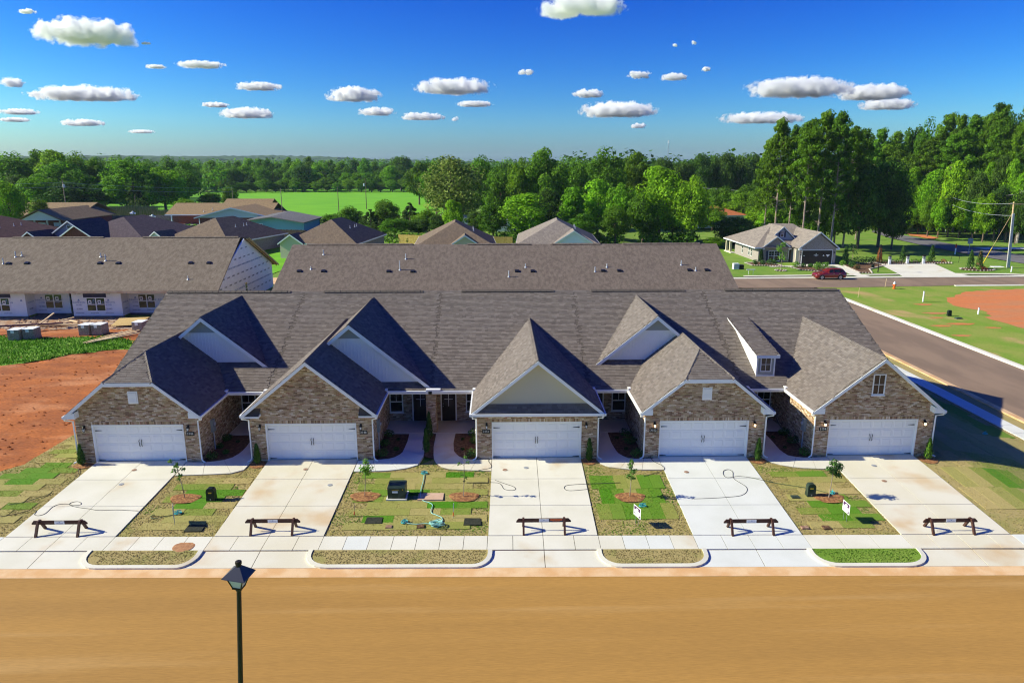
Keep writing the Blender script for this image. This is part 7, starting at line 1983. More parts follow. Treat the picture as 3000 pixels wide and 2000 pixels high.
# beds, stones, shrubs round the model home
def bed(poly, label=None):
    sheet('bed', poly, .03, MT['mulch'], .5, rough=.02)
    pts = dens(poly, .42); rr = random.Random(len(pts))
    mb = MB()
    for x, y in pts: mb.lathe([(.02, -.02), (.16, .03), (.15, .10), (.05, .13)], (x, y, gz(x, y) + .02), 6)
    mb.build('edging_stones', MT['river_stone'], None, kind='stuff')
bed([(43.3, 88.3), (43.4, 84.9), (45.5, 84.6), (48.3, 83.4), (48.3, 85.6), (46.7, 89.4)])
bed([(49.0, 82.9), (49.5, 79.7), (51.5, 77.6), (54.4, 77.2), (54.7, 82.5), (52.3, 83.6)])
bed([(59.2, 85.8), (57.6, 76.0), (59.4, 75.6), (61.2, 80), (66.2, 84.6), (66.4, 88.0)])
bed([(66.0, 85.9), (75.8, 86.9), (79.0, 86.6), (79.6, 87.6), (77, 90), (66, 89.0)])
bed([(78.8 + 2.7 * math.cos(a), 79.4 + 1.75 * math.sin(a)) for a in np.arange(0, 6.28, .45)])
bed([(46.0 + .85 * math.cos(a), 78.9 + .8 * math.sin(a)) for a in np.arange(0, 6.28, .6)])
rr = random.Random(21)
SG_ = 'shrubs round the model home'
for (x, y, r_, l, pal) in [(44.4, 86.2, .55, 'round green shrub at the left end of the front bed of the model home', G_SHRUB), (45.6, 86.0, .5, 'second shrub from the left in the front bed of the model home', G_SHRUB), (46.9, 86.3, .6, 'shrub under the front window of the model home, left', G_SHRUB),
                           (48.0, 86.8, .5, 'shrub under the front window of the model home, right', G_SHRUB), (49.9, 82.4, .65, 'lime green shrub left of the model home door walk', G_LIME), (51.2, 82.5, .45, 'small round shrub before the model home garage, leftmost of the row', G_SHRUB), (52.4, 82.4, .45, 'small round shrub before the model home garage, second of the row', G_SHRUB),
                           (53.6, 82.2, .45, 'small round shrub before the model home garage, third of the row', G_SHRUB), (52.4, 79.8, .8, 'large lime shrub behind the red car, left', G_LIME), (53.8, 80.2, .8, 'large lime shrub behind the red car, right', G_LIME), (54.2, 78.2, .5, 'low green shrub just behind the roof of the red car', G_SHRUB),
                           (58.9, 84.6, .6, 'lime shrub right of the model home garage', G_LIME), (59.4, 82.5, .6, 'green shrub by the garden path, right of the garage', G_SHRUB), (59.2, 80.2, .55, 'reddish leaved low shrub by the garden path', [(.2, .09, .04), (.12, .14, .03)]),
                           (60.6, 85.2, .9, 'dark green shrub in the shade right of the model home', G_DARK), (62.2, 85.8, .9, 'dark hedge shrub behind the black pedestal', G_DARK), (63.8, 86.4, .85, 'dark hedge shrub left of the lamp post', G_DARK), (65.2, 86.9, .8, 'dark hedge shrub beside the rusty conifer', G_DARK)]:
    shrub(x, y, r_, l, SG_, pal, h=r_ * 1.5, size=.2, n=220)
for k in range(11):
    x = 67.2 + k * .86; y = 87.2 + k * .08
    shrub(x, y, .42, 'low shrub in the row behind the parking pad', 'low shrubs behind the parking pad', rr.choice([G_SHRUB, G_LIME, [(.3, .32, .2), (.2, .25, .12)]]), h=.7, size=.16, n=110)
shrub(78.0, 87.3, .5, 'red flowering low shrub at the corner of the parking pad', SG_, [(.4, .1, .05), (.3, .14, .05), (.1, .15, .03)], h=.7, size=.16, n=140)
shrub(78.5, 78.6, .4, 'yellow green ball shrub in the stone edged island bed, front', SG_, G_LIME + [(.3, .36, .03)], h=.6, size=.15, n=140)
shrub(80.2, 80.4, .4, 'yellow green ball shrub in the stone edged island bed, rear', SG_, G_LIME + [(.3, .36, .03)], h=.6, size=.15, n=140)
shrub(79.6, 79.2, .8, 'dark red low planting in the stone edged island bed', SG_, [(.3, .03, .03), (.2, .03, .02), (.12, .05, .02)], h=.5, size=.16, n=200)
for (x, y, h, r_, l, pal) in [(60.1, 86.4, 2.8, .75, 'green cone shaped evergreen right of the model home garage', G_SHRUB), (66.6, 87.4, 2.6, .6, 'dead rusty brown conifer beside the lamp post', [(.34, .13, .05), (.26, .09, .03)]), (71.3, 88.5, 2.6, .6, 'columnar evergreen behind the parking pad, between the pillars', G_ARB),
                              (76.7, 88.9, 2.7, .65, 'columnar evergreen at the right end of the parking pad', G_ARB), (77.6, 79.5, 2.9, .65, 'columnar evergreen in the island bed, left one', G_ARB), (79.7, 80.4, 2.7, .6, 'columnar evergreen in the island bed, browning right one', G_ARB + [(.25, .12, .06)]), (46.3, 88.9, 2.2, .5, 'thin flecked evergreen at the corner of the model home', G_DARK)]:
    conifer(x, y, h, r_, l, 'conifers round the model home', pal, size=.26, n=420)
def young_tree(x, y, h, w, label, pal, n, bare):
    rr = random.Random(int(x * 7)); z = gz(x, y)
    t = empty('young_tree', (x, y, z), label, 'tree')
    MB().tube((x, y, z), (x, y, z + h * .9), .05, .02, 6).build('trunk', MT['trunk_pale'], t)
    mb = MB()
    for k in range(9): leaf_cloud(mb, (x + rr.uniform(-w, w) * .4, y + rr.uniform(-w, w) * .4, z + h * (bare + (1 - bare) * (k + .5) / 9)), (w * (.5 - .03 * k), w * (.5 - .03 * k), h * .09), n // 9, .22, pal, rr, shell=.2)
    mb.build('crown', MT['leaf_small'], t)
young_tree(46.05, 78.95, 4.6, 1.6, 'young bright green tree in a round bed before the model home', G_LIME, 420, .35)
young_tree(64.4, 92.5, 2.8, 1.6, 'small thin tree on the lawn right of the model home', G_SHRUB, 260, .3)

# ------------------------------------------------------------------ the red car
def build_car():
    t = empty('parked_car', (0, 0, 0), 'dark red sport utility car parked at the far kerb of the cross street', 'car')
    st = [(-2.32, .30, .55, .62, .70, .72), (-2.22, .25, .78, .80, .84, .84), (-1.95, .22, .93, .95, .90, .80), (-1.5, .22, .96, 1.03, .925, .80), (-1.15, .22, .98, 1.08, .93, .80), (-.55, .22, 1.0, 1.50, .935, .66), (-.25, .22, 1.0, 1.62, .94, .64), (.5, .22, 1.02, 1.70, .94, .62),
          (1.2, .22, 1.05, 1.67, .94, .61), (1.7, .24, 1.08, 1.58, .93, .60), (2.0, .28, 1.08, 1.36, .91, .60), (2.22, .34, 1.0, 1.06, .88, .62), (2.33, .42, .72, .78, .80, .62)]
    rings = []
    for (x, zb, zm_, zt, wb, wt) in st:
        half = [(wb * .88, zb), (wb, zb + .12), (wb, .6 if zm_ > .62 else zm_ * .9), (wb * .985, zm_), (wt * 1.0 + (wb - wt) * (.0 if zt > 1.3 else .55), zt - .05), (wt * .75, zt)]
        rings.append([(x, -a, b) for a, b in half] + [(x, a, b) for a, b in half[::-1]])
    n = len(rings[0]); mb = MB()
    vs = [v for r_ in rings for v in r_]
    fs = [(i * n + k, i * n + (k + 1) % n, (i + 1) * n + (k + 1) % n, (i + 1) * n + k) for i in range(len(rings) - 1) for k in range(n)]
    fs += [tuple(range(n - 1, -1, -1)), tuple((len(rings) - 1) * n + k for k in range(n))]
    mb.faces(vs, fs)
    mb.build('body', MT['car_red'], t, smooth=True)
    for s in (-1, 1):
        def q(x, zz, k, off=.012):       # a point on the side glass
            i = max(j for j in range(len(st)) if st[j][0] <= x)
            i = min(i, len(st) - 2); f_ = (x - st[i][0]) / (st[i + 1][0] - st[i][0])
            L_ = [st[i][c] + (st[i + 1][c] - st[i][c]) * f_ for c in range(6)]
            a0, z0, a1, z1 = L_[4] * .985, L_[2], L_[5], L_[3] - .05
            zz2 = z0 + (z1 - z0) * zz
            return (x, s * (a0 + (a1 - a0) * zz + off), zz2)
        for (xa_, xb_) in ((-.62, .28), (.36, 1.22), (1.29, 1.85)):
            mb = MB(); mb.faces([q(xa_ + (.12 if xa_ < -.5 else 0), .1, s), q(xb_, .1, s), q(xb_ - (.12 if xb_ > 1.8 else 0), .88, s), q(xa_ + (.42 if xa_ < -.5 else .0), .88, s)], [(0, 1, 2, 3)])
            mb.build('side_window', MT['glass'], t)
        for xw in (-1.42, 1.36):
            mb = MB(); mb.tube((xw, s * .72, .36), (xw, s * .955, .36), .40, n=20); mb.build('wheel_arch', MT['tyre'], t)
            mb = MB(); mb.tube((xw, s * .74, .35), (xw, s * .965, .35), .35, n=20); wh = mb.build('wheel', MT['tyre'], t)
            mb = MB(); mb.tube((xw, s * .94, .35), (xw, s * .972, .35), .235, n=16)
            for k in range(5):
                a = k * 1.2566; mb.beam((xw, s * .975, .35), (xw + .21 * math.cos(a), s * .975, .35 + .21 * math.sin(a)), .05, .02, up=(0, 1, 0))
            mb.build('rim', MT['alloy'], wh)
        mb = MB(); mb.box(-1.05, .9, *sorted((s * .93, s * .95)), .24, .34); mb.build('sill', MT['chrome'], t)
        mb = MB(); mb.lathe([(.03, -.08), (.09, -.05), (.09, .05), (.04, .09)], (-.48, s * 1.03, 1.08), 8); mb.build('wing_mirror', MT['car_red'], t)
        for xh in (.2, 1.1): MB().box(xh, xh + .18, *sorted((s * .935, s * .965)), .88, .92).build('door_handle', MT['chrome'], t)
        mb = MB(); mb.prism([(-2.24, s * .50, .70), (-2.27, s * .80, .66), (-1.88, s * .905, .80), (-1.95, s * .84, .88)], (0, 0, .05)); mb.build('headlight', MT['lens'], t)
        mb = MB(); mb.box(2.12, 2.29, *sorted((s * .62, s * .885)), .86, 1.0); mb.build('tail_light', MT['red'], t)
        mb = MB(); mb.tube((-.3, s * .56, 1.72), (1.5, s * .54, 1.74), .018, n=6); mb.build('roof_rail', MT['metal_grey'], t)
    mb = MB(); mb.faces([(-1.12, -.70, 1.11), (-1.12, .70, 1.11), (-.36, .58, 1.585), (-.36, -.58, 1.585)], [(3, 2, 1, 0)]); mb.build('windscreen', MT['glass'], t)
    mb = MB(); mb.faces([(1.77, -.54, 1.57), (1.77, .54, 1.57), (2.17, .62, 1.16), (2.17, -.62, 1.16)], [(3, 2, 1, 0)]); mb.build('rear_window', MT['glass'], t)
    mb = MB(); mb.box(-2.345, -2.30, -.42, .42, .46, .62); mb.build('grille', MT['black'], t)
    return t
car = build_car()
car.location = (49.9, 70.05, gz(49.9, 70) + .005)
# ------------------------------------------------------------------ small things on the right
x, y = 55.05, 61.1; z = gz(x, y)
t = empty('fire_hydrant', (x, y, z), 'red and white fire hydrant at the near side of the cross street', 'hydrant')
mb = MB(); mb.lathe([(.22, 0), (.22, .06), (.15, .08), (.14, .62), (.17, .64)], (x, y, z), 12); mb.build('barrel', MT['orange'], t)
mb = MB(); mb.lathe([(.18, .64), (.18, .70), (.14, .86), (.06, .95), (.05, 1.02)], (x, y, z), 12); mb.build('bonnet', MT['white'], t)
for d in ((1, 0), (-1, 0), (0, -1)): MB().tube((x, y, z + .5), (x + d[0] * .25, y + d[1] * .25, z + .5), .07, n=8).build('nozzle', MT['orange'], t)
for (x, y, h, l) in [(53.42, 51.3, 1.3, 'taller white marker post on the grass left of the red dirt'), (55.27, 43.4, .75, 'short white marker post at the edge of the red dirt'), (82.36, 76.4, .9, 'white marker post beside the tall pole at the far right')]:
    z = gz(x, y)
    t = empty('marker_post', (x, y, z), l, 'post', 'white marker posts')
    MB().tube((x, y, z), (x, y, z + h), .09, n=8).build('post', MT['white'], t)
    MB().tube((x, y, z + h), (x, y, z + h + .05), .1, n=8).build('cap', MT['metal_grey'], t)
pedestal(51.41, 42.65, 'black utility pedestal on the right lot grass', 'dark_green', dots=False)
pedestal(62.35, 81.2, 'dark pedestal on the lawn by the model home lamp post', 'dark_green', dots=False)
mb = MB(); mb.frustum4((51.6, 41.2, gz(51, 41) - .02), .7, .6, .12, d0=.5, d1=.42); tag(mb.build('ground_hatch', MT['green_box']), 'flat green lid on the right lot beside the pedestal', 'utility lid')
for (x, y, h, l) in [(46.7, 54.4, 1.3, 'thin wooden survey stake on the right lot'), (54.6, 62.6, 1.2, 'thin pale survey stake left of the fire hydrant'), (79.19, 87.26, 1.1, 'dark thin stake on the far lawn, left one'), (81.07, 87.93, 1.25, 'dark thin stake on the far lawn, right one')]:
    z = gz(x, y); tag(MB().tube((x, y, z), (x + .06, y, z + h), .035, n=5).build('survey_stake', MT['lumber'] if 'dark' not in l else MT['bronze']), l, 'stake', 'thin survey stakes')
x, y = 60.73, 76.4; z = gz(x, y)
t = empty('lamp_post', (x, y, z), 'thin dark lamp post on the lawn before the model home pad', 'lamp post')
MB().tube((x, y, z), (x - .02, y, z + 3.9), .085, .06, 8).build('pole', MT['bronze'], t)
mb = MB(); mb.frustum4((x - .02, y, z + 3.9), .2, .36, .35); mb.frustum4((x - .02, y, z + 4.25), .5, .08, .22); mb.build('lantern', MT['black'], t)
for k, (x, y) in enumerate([(67.7, 86.0), (71.1, 86.5), (74.0, 86.6)]):
    z = gz(x, y)
    t = empty('pillar', (x, y, z), ['leftmost', 'middle', 'rightmost'][k] + ' of the three white pillars with dark caps behind the parking pad', 'pillar', 'white pillars behind the parking pad')
    MB().box(x - .17, x + .17, y - .17, y + .17, z, z + .85).build('post', MT['white'], t)
    for q in range(3): MB().box(x - .2, x + .2, y - .2, y + .2, z + .87 + q * .16, z + .87 + q * .16 + .09).build('slat', MT['metal_grey'], t)
    MB().box(x - .13, x + .13, y - .13, y + .13, z + .85, z + 1.38).build('core', MT['ink'], t)
    mb = MB(); mb.frustum4((x, y, z + 1.36), .5, .3, .14); mb.build('cap', MT['bronze'], t)
t = empty('air_conditioner', (39.3, 80.9, ZB), 'white slatted box and dark unit standing on the lawn left of the model home', 'utility box')
mb = MB(); mb.box(38.8, 39.7, 80.5, 81.3, ZB, ZB + .95); mb.build('cabinet', MT['white'], t)
for k in range(5): MB().box(38.86 + k * .17, 38.94 + k * .17, 80.47, 80.49, ZB + .1, ZB + .85).build('slat', MT['metal_grey'], t)
MB().box(39.75, 40.5, 80.5, 81.3, ZB, ZB + .7).build('dark_unit', MT['bronze'], t)
t = empty('sign_frame', (39.63, 74.7, ZB), 'small white sign frame by the cross street left of the model home', 'sign')
for a in (-.6, .6): MB().tube((39.63 + a * .6, 74.7, ZB), (39.63 + a * .6, 74.7, ZB + .75), .03, n=5).build('leg', MT['white'], t)
MB().box(38.95, 40.3, 74.6, 74.8, ZB + .75, ZB + .83).build('board', MT['white'], t)
# road signs
x, y = 91.2, 100.9; z = gz(x, y)
t = empty('road_sign', (x, y, z), 'grey backed square road sign on a thin post at the bend', 'sign')
MB().tube((x, y, z), (x, y, z + 3.0), .05, n=6).build('post', MT['galv'], t)
MB().box(x - .5, x + .5, y - .06, y - .03, z + 1.9, z + 2.95).build('plate', MT['grey_box'], t)
x, y = 111.7, 141.9; z = gz(x, y)
t = empty('road_sign', (x, y, z), 'yellow round faced warning sign before the right woods', 'sign')
MB().tube((x, y, z), (x, y, z + 2.2), .06, n=6).build('post', MT['galv'], t)
mb = MB(); mb.tube((x, y - .1, z + 1.6), (x, y - .06, z + 1.6), .62, n=8); mb.build('plate', MT['yellow'], t)
mb = MB(); mb.tube((x, y - .13, z + 1.6), (x, y - .10, z + 1.6), .28, n=8); mb.build('symbol', MT['black'], t)
x, y = 87.87, 99.8; z = gz(x, y)
t = empty('marker_post', (x, y, z), 'white marker post with a red top beside the far road', 'post')
MB().tube((x, y, z), (x, y, z + 1.2), .12, n=8).build('post', MT['white'], t); MB().tube((x, y, z + 1.2), (x, y, z + 2.0), .12, n=8).build('top', MT['red'], t)
mb = MB(); mb.frustum4((84.1, 82.3, gz(84, 82)), 1.9, 1.7, .08, d0=1.1, d1=.9); tag(mb.build('concrete_pad', MT['white']), 'white flat slab on the grass left of the tall grey pole', 'slab')
# poles and wires at the right
UP = (85.37, 81.6); z = gz(*UP)
t = empty('utility_pole', (UP[0], UP[1], z), 'tall utility pole sheathed in grey pipes at the right edge', 'utility pole')
MB().tube((UP[0], UP[1], z), (UP[0] - .7, UP[1], z + 10.8), .17, .12, 10).build('pole', MT['wood_pale'], t)
for k in (-.22, 0, .22): MB().tube((UP[0] + k, UP[1] - .18, z), (UP[0] - .58 + k * .6, UP[1] - .16, z + 8.9), .08, n=6).build('pipe', MT['galv'], t)
MB().beam((UP[0] - 1.6, UP[1] - .2, z + 10.5), (UP[0] + .9, UP[1] - .2, z + 10.45), .12, .14).build('crossarm', MT['wood_pale'], t)
wire((UP[0] - .6, UP[1] + .1, z + 9.0), (83.14, 84.7, gz(83, 84.7)), .0, 'pale guy wire running down from the tall grey pole', .03, 'wood_pale', None)
wire((83.14 + .55, 84.7 - 1.05, gz(83, 84.7) + 3.1), (83.16, 84.68, gz(83, 84.7) + .1), .0, 'yellow guard on the lower guy wire of the tall pole', .06, 'yellow', None)
pole(112.6, 146, 9.4, 'brown utility pole with a crossarm before the right woods', .17, [(7.0, 1.5), (9.1, .8)], 'trunk_pale', -.3)
for k, (dz, l) in enumerate([(10.6, 'upper wire from the tall grey pole to the brown pole'), (8.6, 'lower wire from the tall grey pole to the brown pole')]):
    wire((UP[0] - .7, UP[1], z + dz), (112.4, 146, 8.6 - 1.5 * k), 1.0, l, .03, 'galv')
    wire((112.4, 146, 8.6 - 1.5 * k), (60, 190, 9.0 - k), 1.0, l.replace('the tall grey pole to the brown pole', 'the brown pole into the trees'), .03, 'galv')
# ------------------------------------------------------------------ trees: a few kinds built once, then copied as single trees
PAL = {'oak': [(.125, .27, .010), (.10, .22, .009), (.16, .32, .014), (.075, .165, .008)], 'bright': [(.20, .40, .010), (.165, .34, .009), (.25, .45, .016), (.115, .25, .008)],
       'dark': [(.06, .135, .014), (.075, .16, .016), (.045, .10, .012), (.095, .19, .018)], 'cedar': [(.055, .105, .015), (.07, .13, .018), (.04, .08, .012)],
       'pine': [(.115, .235, .010), (.09, .19, .009), (.15, .285, .013), (.065, .145, .008)], 'pale': [(.22, .31, .05), (.15, .23, .03), (.29, .36, .08), (.10, .17, .02)], 'poplar': [(.18, .38, .010), (.145, .32, .009), (.215, .42, .014)]}
def leaves_np(rg, ctrs, rads, counts, size, pal, up=.35, flat=None, shell=.72):
    """many leaf-sized quads on clumps, in numpy: returns verts (n,4,3) and colours (n,3)"""
    Vs, Cs = [], []
    pal = np.array(pal)
    for c, r_, n in zip(ctrs, rads, counts):
        d = rg.normal(size=(n, 3)); d /= np.linalg.norm(d, axis=1)[:, None] + 1e-9
        t = shell + (1 - shell) * rg.random(n) ** .7
        t = np.where(rg.random(n) < .12, rg.random(n), t)
        rr3 = np.array(r_ if hasattr(r_, '__len__') else (r_, r_, r_))
        p = np.array(c) + d * rr3 * t[:, None]
        nn = d + rg.normal(scale=.42, size=(n, 3)) + np.array([0, 0, up]); nn /= np.linalg.norm(nn, axis=1)[:, None] + 1e-9
        ref = rg.normal(size=(n, 3))
        a = np.cross(nn, ref); a /= np.linalg.norm(a, axis=1)[:, None] + 1e-9
        b = np.cross(nn, a)
        s = size * rg.uniform(.6, 1.45, n)[:, None]
        Vs.append(np.stack([p - a * s * .5, p + b * s * .36, p + a * s * .5, p - b * s * .36], 1))
        tone = rg.uniform(.8, 1.22)
        Cs.append(pal[rg.integers(0, len(pal), n)] * rg.uniform(.8, 1.2, n)[:, None] * tone)
    return np.concatenate(Vs), np.concatenate(Cs)
def leaf_mesh(name, V, Cc):
    n = len(V)
    me = bpy.data.meshes.new(name)
    me.vertices.add(n * 4); me.vertices.foreach_set('co', V.reshape(-1).astype(np.float32))
    me.loops.add(n * 4); me.loops.foreach_set('vertex_index', np.arange(n * 4, dtype=np.int32))
    me.polygons.add(n); me.polygons.foreach_set('loop_start', np.arange(0, n * 4, 4, dtype=np.int32)); me.polygons.foreach_set('loop_total', np.full(n, 4, dtype=np.int32))
    at = me.color_attributes.new('Col', 'FLOAT_COLOR', 'CORNER')
    col = np.ones((n * 4, 4), dtype=np.float32); col[:, :3] = np.repeat(Cc, 4, axis=0)
    at.data.foreach_set('color', col.reshape(-1))
    me.materials.append(MT['leaf']); me.update(); me.validate()
    return me
def mesh_of(mb, name, m):
    o = mb.build(name, m); me = o.data; bpy.data.objects.remove(o); return me
TREE = {}
def make_broad(kind, seed, H=16., W=12., n_lobe=52, n_leaf=10500, size=.50, base=.10, shape=1.0):
    rg = np.random.default_rng(seed)
    ctr, rad = [], []
    for k in range(n_lobe):
        d = rg.normal(size=3); d /= np.linalg.norm(d); d[2] = d[2] * .9 + .08
        q = rg.uniform(.55, .92)
        zc = H * (base + (1 - base) * .5) + d[2] * q * H * (1 - base) * .5
        f_ = (zc / H - base) / (1 - base)                    # 0 bottom .. 1 top
        wprof = (1 - abs(f_ - .42) ** 2 * 1.6) if shape == 1.0 else (1 - f_) ** .75 * 1.15 + .1
        ctr.append((d[0] * q * W * .46 * wprof, d[1] * q * W * .46 * wprof, zc))
        rad.append(np.array([1, 1, .78]) * W * rg.uniform(.12, .21) * (1 if shape == 1.0 else .8))
    cnt = [int(n_leaf * .86 / n_lobe)] * n_lobe
    ctr.append((0, 0, H * (.5 + base * .4))); rad.append(np.array([W * .30, W * .30, H * .34])); cnt.append(int(n_leaf * .14))
    V, Cc = leaves_np(rg, ctr, rad, cnt, size, PAL[kind])
    crown = leaf_mesh('crown', V, Cc)
    mb = MB()
    mb.path([(0, 0, -.3), (.1, 0, H * .2), (-.05, .1, H * .42), (.1, 0, H * .72)], [W * .032, W * .026, W * .018, W * .006], 8)
    for k in range(9):
        c = ctr[k]; z0 = H * rg.uniform(.18, .5)
        mb.path([(0, 0, z0), (c[0] * .5, c[1] * .5, (z0 + c[2]) / 2 + .4), (c[0] * .92, c[1] * .92, c[2])], [W * .014, W * .009, W * .003], 5)
    return crown, mesh_of(mb, 'trunk', MT['trunk']), H, W
def make_pine(seed, H=24., W=11., low=.32):
    rg = np.random.default_rng(seed)
    ctr, rad, cnt = [], [], []
    mb = MB()
    bend = rg.uniform(-.4, .4, 2)
    def ax(z): return np.array([bend[0] * (z / H) ** 2, bend[1] * (z / H) ** 2, z])
    mb.path([tuple(ax(z)) for z in (-.3, H * .25, H * .5, H * .75, H * .97)], [.33, .28, .22, .14, .05], 8)
    for k in range(84):
        f_ = low + (1 - low) * rg.random() ** .8
        z = H * f_
        a = rg.uniform(0, 6.283)
        L = W * .5 * (1 - ((f_ - low) / (1 - low)) ** 2.2 * .72) * rg.uniform(.45, 1.05) * (.55 + .45 * min(1, (f_ - low) / .15))
        p0 = ax(z); p1 = p0 + np.array([math.cos(a) * L, math.sin(a) * L, L * rg.uniform(.05, .35)])
        mb.path([tuple(p0), tuple((p0 + p1) / 2 + np.array([0, 0, -.1])), tuple(p1)], [.07, .05, .02], 4)
        for q in range(2):
            pc = p0 + (p1 - p0) * (1.0 - .42 * q) + rg.normal(scale=.25, size=3)
            r_ = rg.uniform(.65, 1.2) * (1 - .25 * q)
            ctr.append(pc + np.array([0, 0, .25])); rad.append(np.array([r_ * 1.3, r_ * 1.3, r_ * .75])); cnt.append(95)
    for k in range(6):
        ctr.append(ax(H * (.93 + .012 * k)) + rg.normal(scale=.35, size=3)); rad.append(np.array([.9, .9, .7])); cnt.append(90)
    for k in range(5):       # bare dead stubs lower down
        z = H * rg.uniform(.2, low); a = rg.uniform(0, 6.283); p0 = ax(z)
        mb.path([tuple(p0), (p0[0] + math.cos(a) * 1.3, p0[1] + math.sin(a) * 1.3, z + .1)], [.05, .015], 4)
    V, Cc = leaves_np(rg, ctr, rad, cnt, .42, PAL['pine'], up=.5, shell=.35)
    return leaf_mesh('crown', V, Cc), mesh_of(mb, 'trunk', MT['trunk_pale']), H, W
def make_cedar(seed, H=10., W=7.):
    rg = np.random.default_rng(seed)
    ctr, rad, cnt = [], [], []
    for k in range(60):
        f_ = rg.random() ** 1.2; a = rg.uniform(0, 6.283); L = W * .46 * (1 - f_) ** .8 * rg.uniform(.5, 1)
        ctr.append((math.cos(a) * L, math.sin(a) * L, H * (.04 + .93 * f_))); r_ = W * .13 * (1.15 - f_); rad.append((r_, r_, r_ * 1.3)); cnt.append(85)
    V, Cc = leaves_np(rg, ctr, rad, cnt, .34, PAL['cedar'], up=.2)
    mb = MB(); mb.tube((0, 0, -.2), (0, 0, H * .9), .2, .04, 7)
    return leaf_mesh('crown', V, Cc), mesh_of(mb, 'trunk', MT['trunk']), H, W
TREE['oak'] = [make_broad('oak', 1), make_broad('oak', 2, n_lobe=38), make_broad('oak', 3, W=13)]
TREE['bright'] = [make_broad('bright', 4, base=.06), make_broad('bright', 5, n_lobe=54, base=.05)]
TREE['dark'] = [make_broad('dark', 6, base=.06), make_broad('dark', 7, n_lobe=52, base=.08)]
TREE['pale'] = [make_broad('pale', 8, n_lobe=70, n_leaf=9000, base=.04, size=.45)]
TREE['poplar'] = [make_broad('poplar', 9, W=9, shape=2.0, base=.03)]
TREE['cedar'] = [make_cedar(10), make_cedar(11)]
TREE['pine'] = [make_pine(12), make_pine(13, low=.4), make_pine(14, low=.22)]
KN = {'oak': 'broadleaf_tree', 'bright': 'broadleaf_tree', 'dark': 'broadleaf_tree', 'pale': 'broadleaf_tree', 'poplar': 'broadleaf_tree', 'cedar': 'cedar_tree', 'pine': 'pine_tree'}
def plant(kind, x, y, H, W, label, group, k):
    crown, trunk, h0, w0 = TREE[kind][k % len(TREE[kind])]
    rr = random.Random(k * 7 + 1)
    t = empty(KN[kind], (x, y, gz(x, y)), label, 'tree', group, rr.uniform(0, 6.28))
    for nm, me in (('trunk', trunk), ('crown', crown)):
        o = bpy.data.objects.new(nm, me); COL.objects.link(o); adopt(o, t)
        o.scale = (W / w0, W / w0, H / h0)
    return t
TL = {0: 'mid green tree at the far left edge, tallest of the left wood', 2: 'bright green tree near the left edge of the left wood', 4: 'large mid green tree at the right end of the left wood', 5: 'bright tree low in front of the left wood', 6: 'dark broad tree low in front of the left wood, above the brick porch',
      8: 'big bright light green tree left of the green field', 9: 'bright green tree right of the big light green one', 11: 'dark conical cedar in front of the big light green tree', 13: 'small round lime green tree beside the ranch house', 15: 'small bright branchy tree at the far left, in front of the long tan roof', 16: 'small dark tree in front of the far left tan roof',
      16 + 0: 'small bright tree at the left edge overhanging the tan roof', 17: 'small round dark tree in front of the far left tan roof', 21: 'dark round pine at the right end of the green field', 22: 'big pale olive tree with mottled crown right of the green field',
      42: 'wide dense bright green tree behind the centre right roof', 43: 'upright bright green tree, pointed, behind the centre roofs', 46: 'tall bright green tree in full sun left of the orange roof', 47: 'bright green tree at the right end of the centre wood', 38: 'small bright green tree before the big pale olive tree'}
PLANTED = []
for k, (kind, x, y, H, W) in enumerate(TREES):
    if y > 390: lab, grp = 'tree in the long wood beyond the green field', 'trees of the wood beyond the green field'
    elif k < 20 or (x < -60 and y < 390): lab, grp = {'bright': 'light green tree in the left wood', 'dark': 'dark leafy tree in the left wood', 'cedar': 'dark cedar in the left wood'}.get(kind, 'mid green tree in the left wood'), 'trees of the left wood'
    elif x > 70 and y > 90: lab, grp = {'pine': 'tall pine in the right wood', 'bright': 'light green tree in the right wood', 'dark': 'dark leafy tree in the right wood'}.get(kind, 'mid green tree in the right wood'), 'trees of the right wood'
    elif kind == 'pine': lab, grp = 'tall pine behind the model home', 'tall pines behind the model home'
    elif x > 42: lab, grp = {'dark': 'dark tree near the tall pines', 'bright': 'light green tree near the tall pines'}.get(kind, 'mid green tree beneath the tall pines'), 'trees around the tall pines'
    else: lab, grp = {'bright': 'light green tree behind the centre roofs', 'dark': 'dark leafy tree behind the centre roofs', 'cedar': 'dark cedar right of the field'}.get(kind, 'mid green tree behind the centre roofs'), 'trees behind the centre roofs'
    if k in TL: lab = TL[k]
    PLANTED.append((lab, x / (y + 36.65), plant(kind, x, y, H, W, lab, grp, k), k in TL or y > 390))
ORD = 'first second third fourth fifth sixth seventh eighth ninth tenth eleventh twelfth thirteenth fourteenth fifteenth sixteenth seventeenth eighteenth nineteenth twentieth'.split()
ORD += ['twenty ' + o_ for o_ in ORD[:9]] + ['thirtieth'] + ['thirty ' + o_ for o_ in ORD[:9]]
def number_row(rows):
    """alike things in one view are told apart by their place in the row, counted from the left"""
    by = {}
    for lab, sx, o, done in rows:
        if not done: by.setdefault(lab, []).append((sx, o))
    for lab, L_ in by.items():
        if len(L_) < 2: continue
        for i, (sx, o) in enumerate(sorted(L_, key=lambda q: q[0])):
            if i < len(ORD): o['label'] = lab + ', ' + ORD[i] + ' from the left of its kind'
number_row(PLANTED)
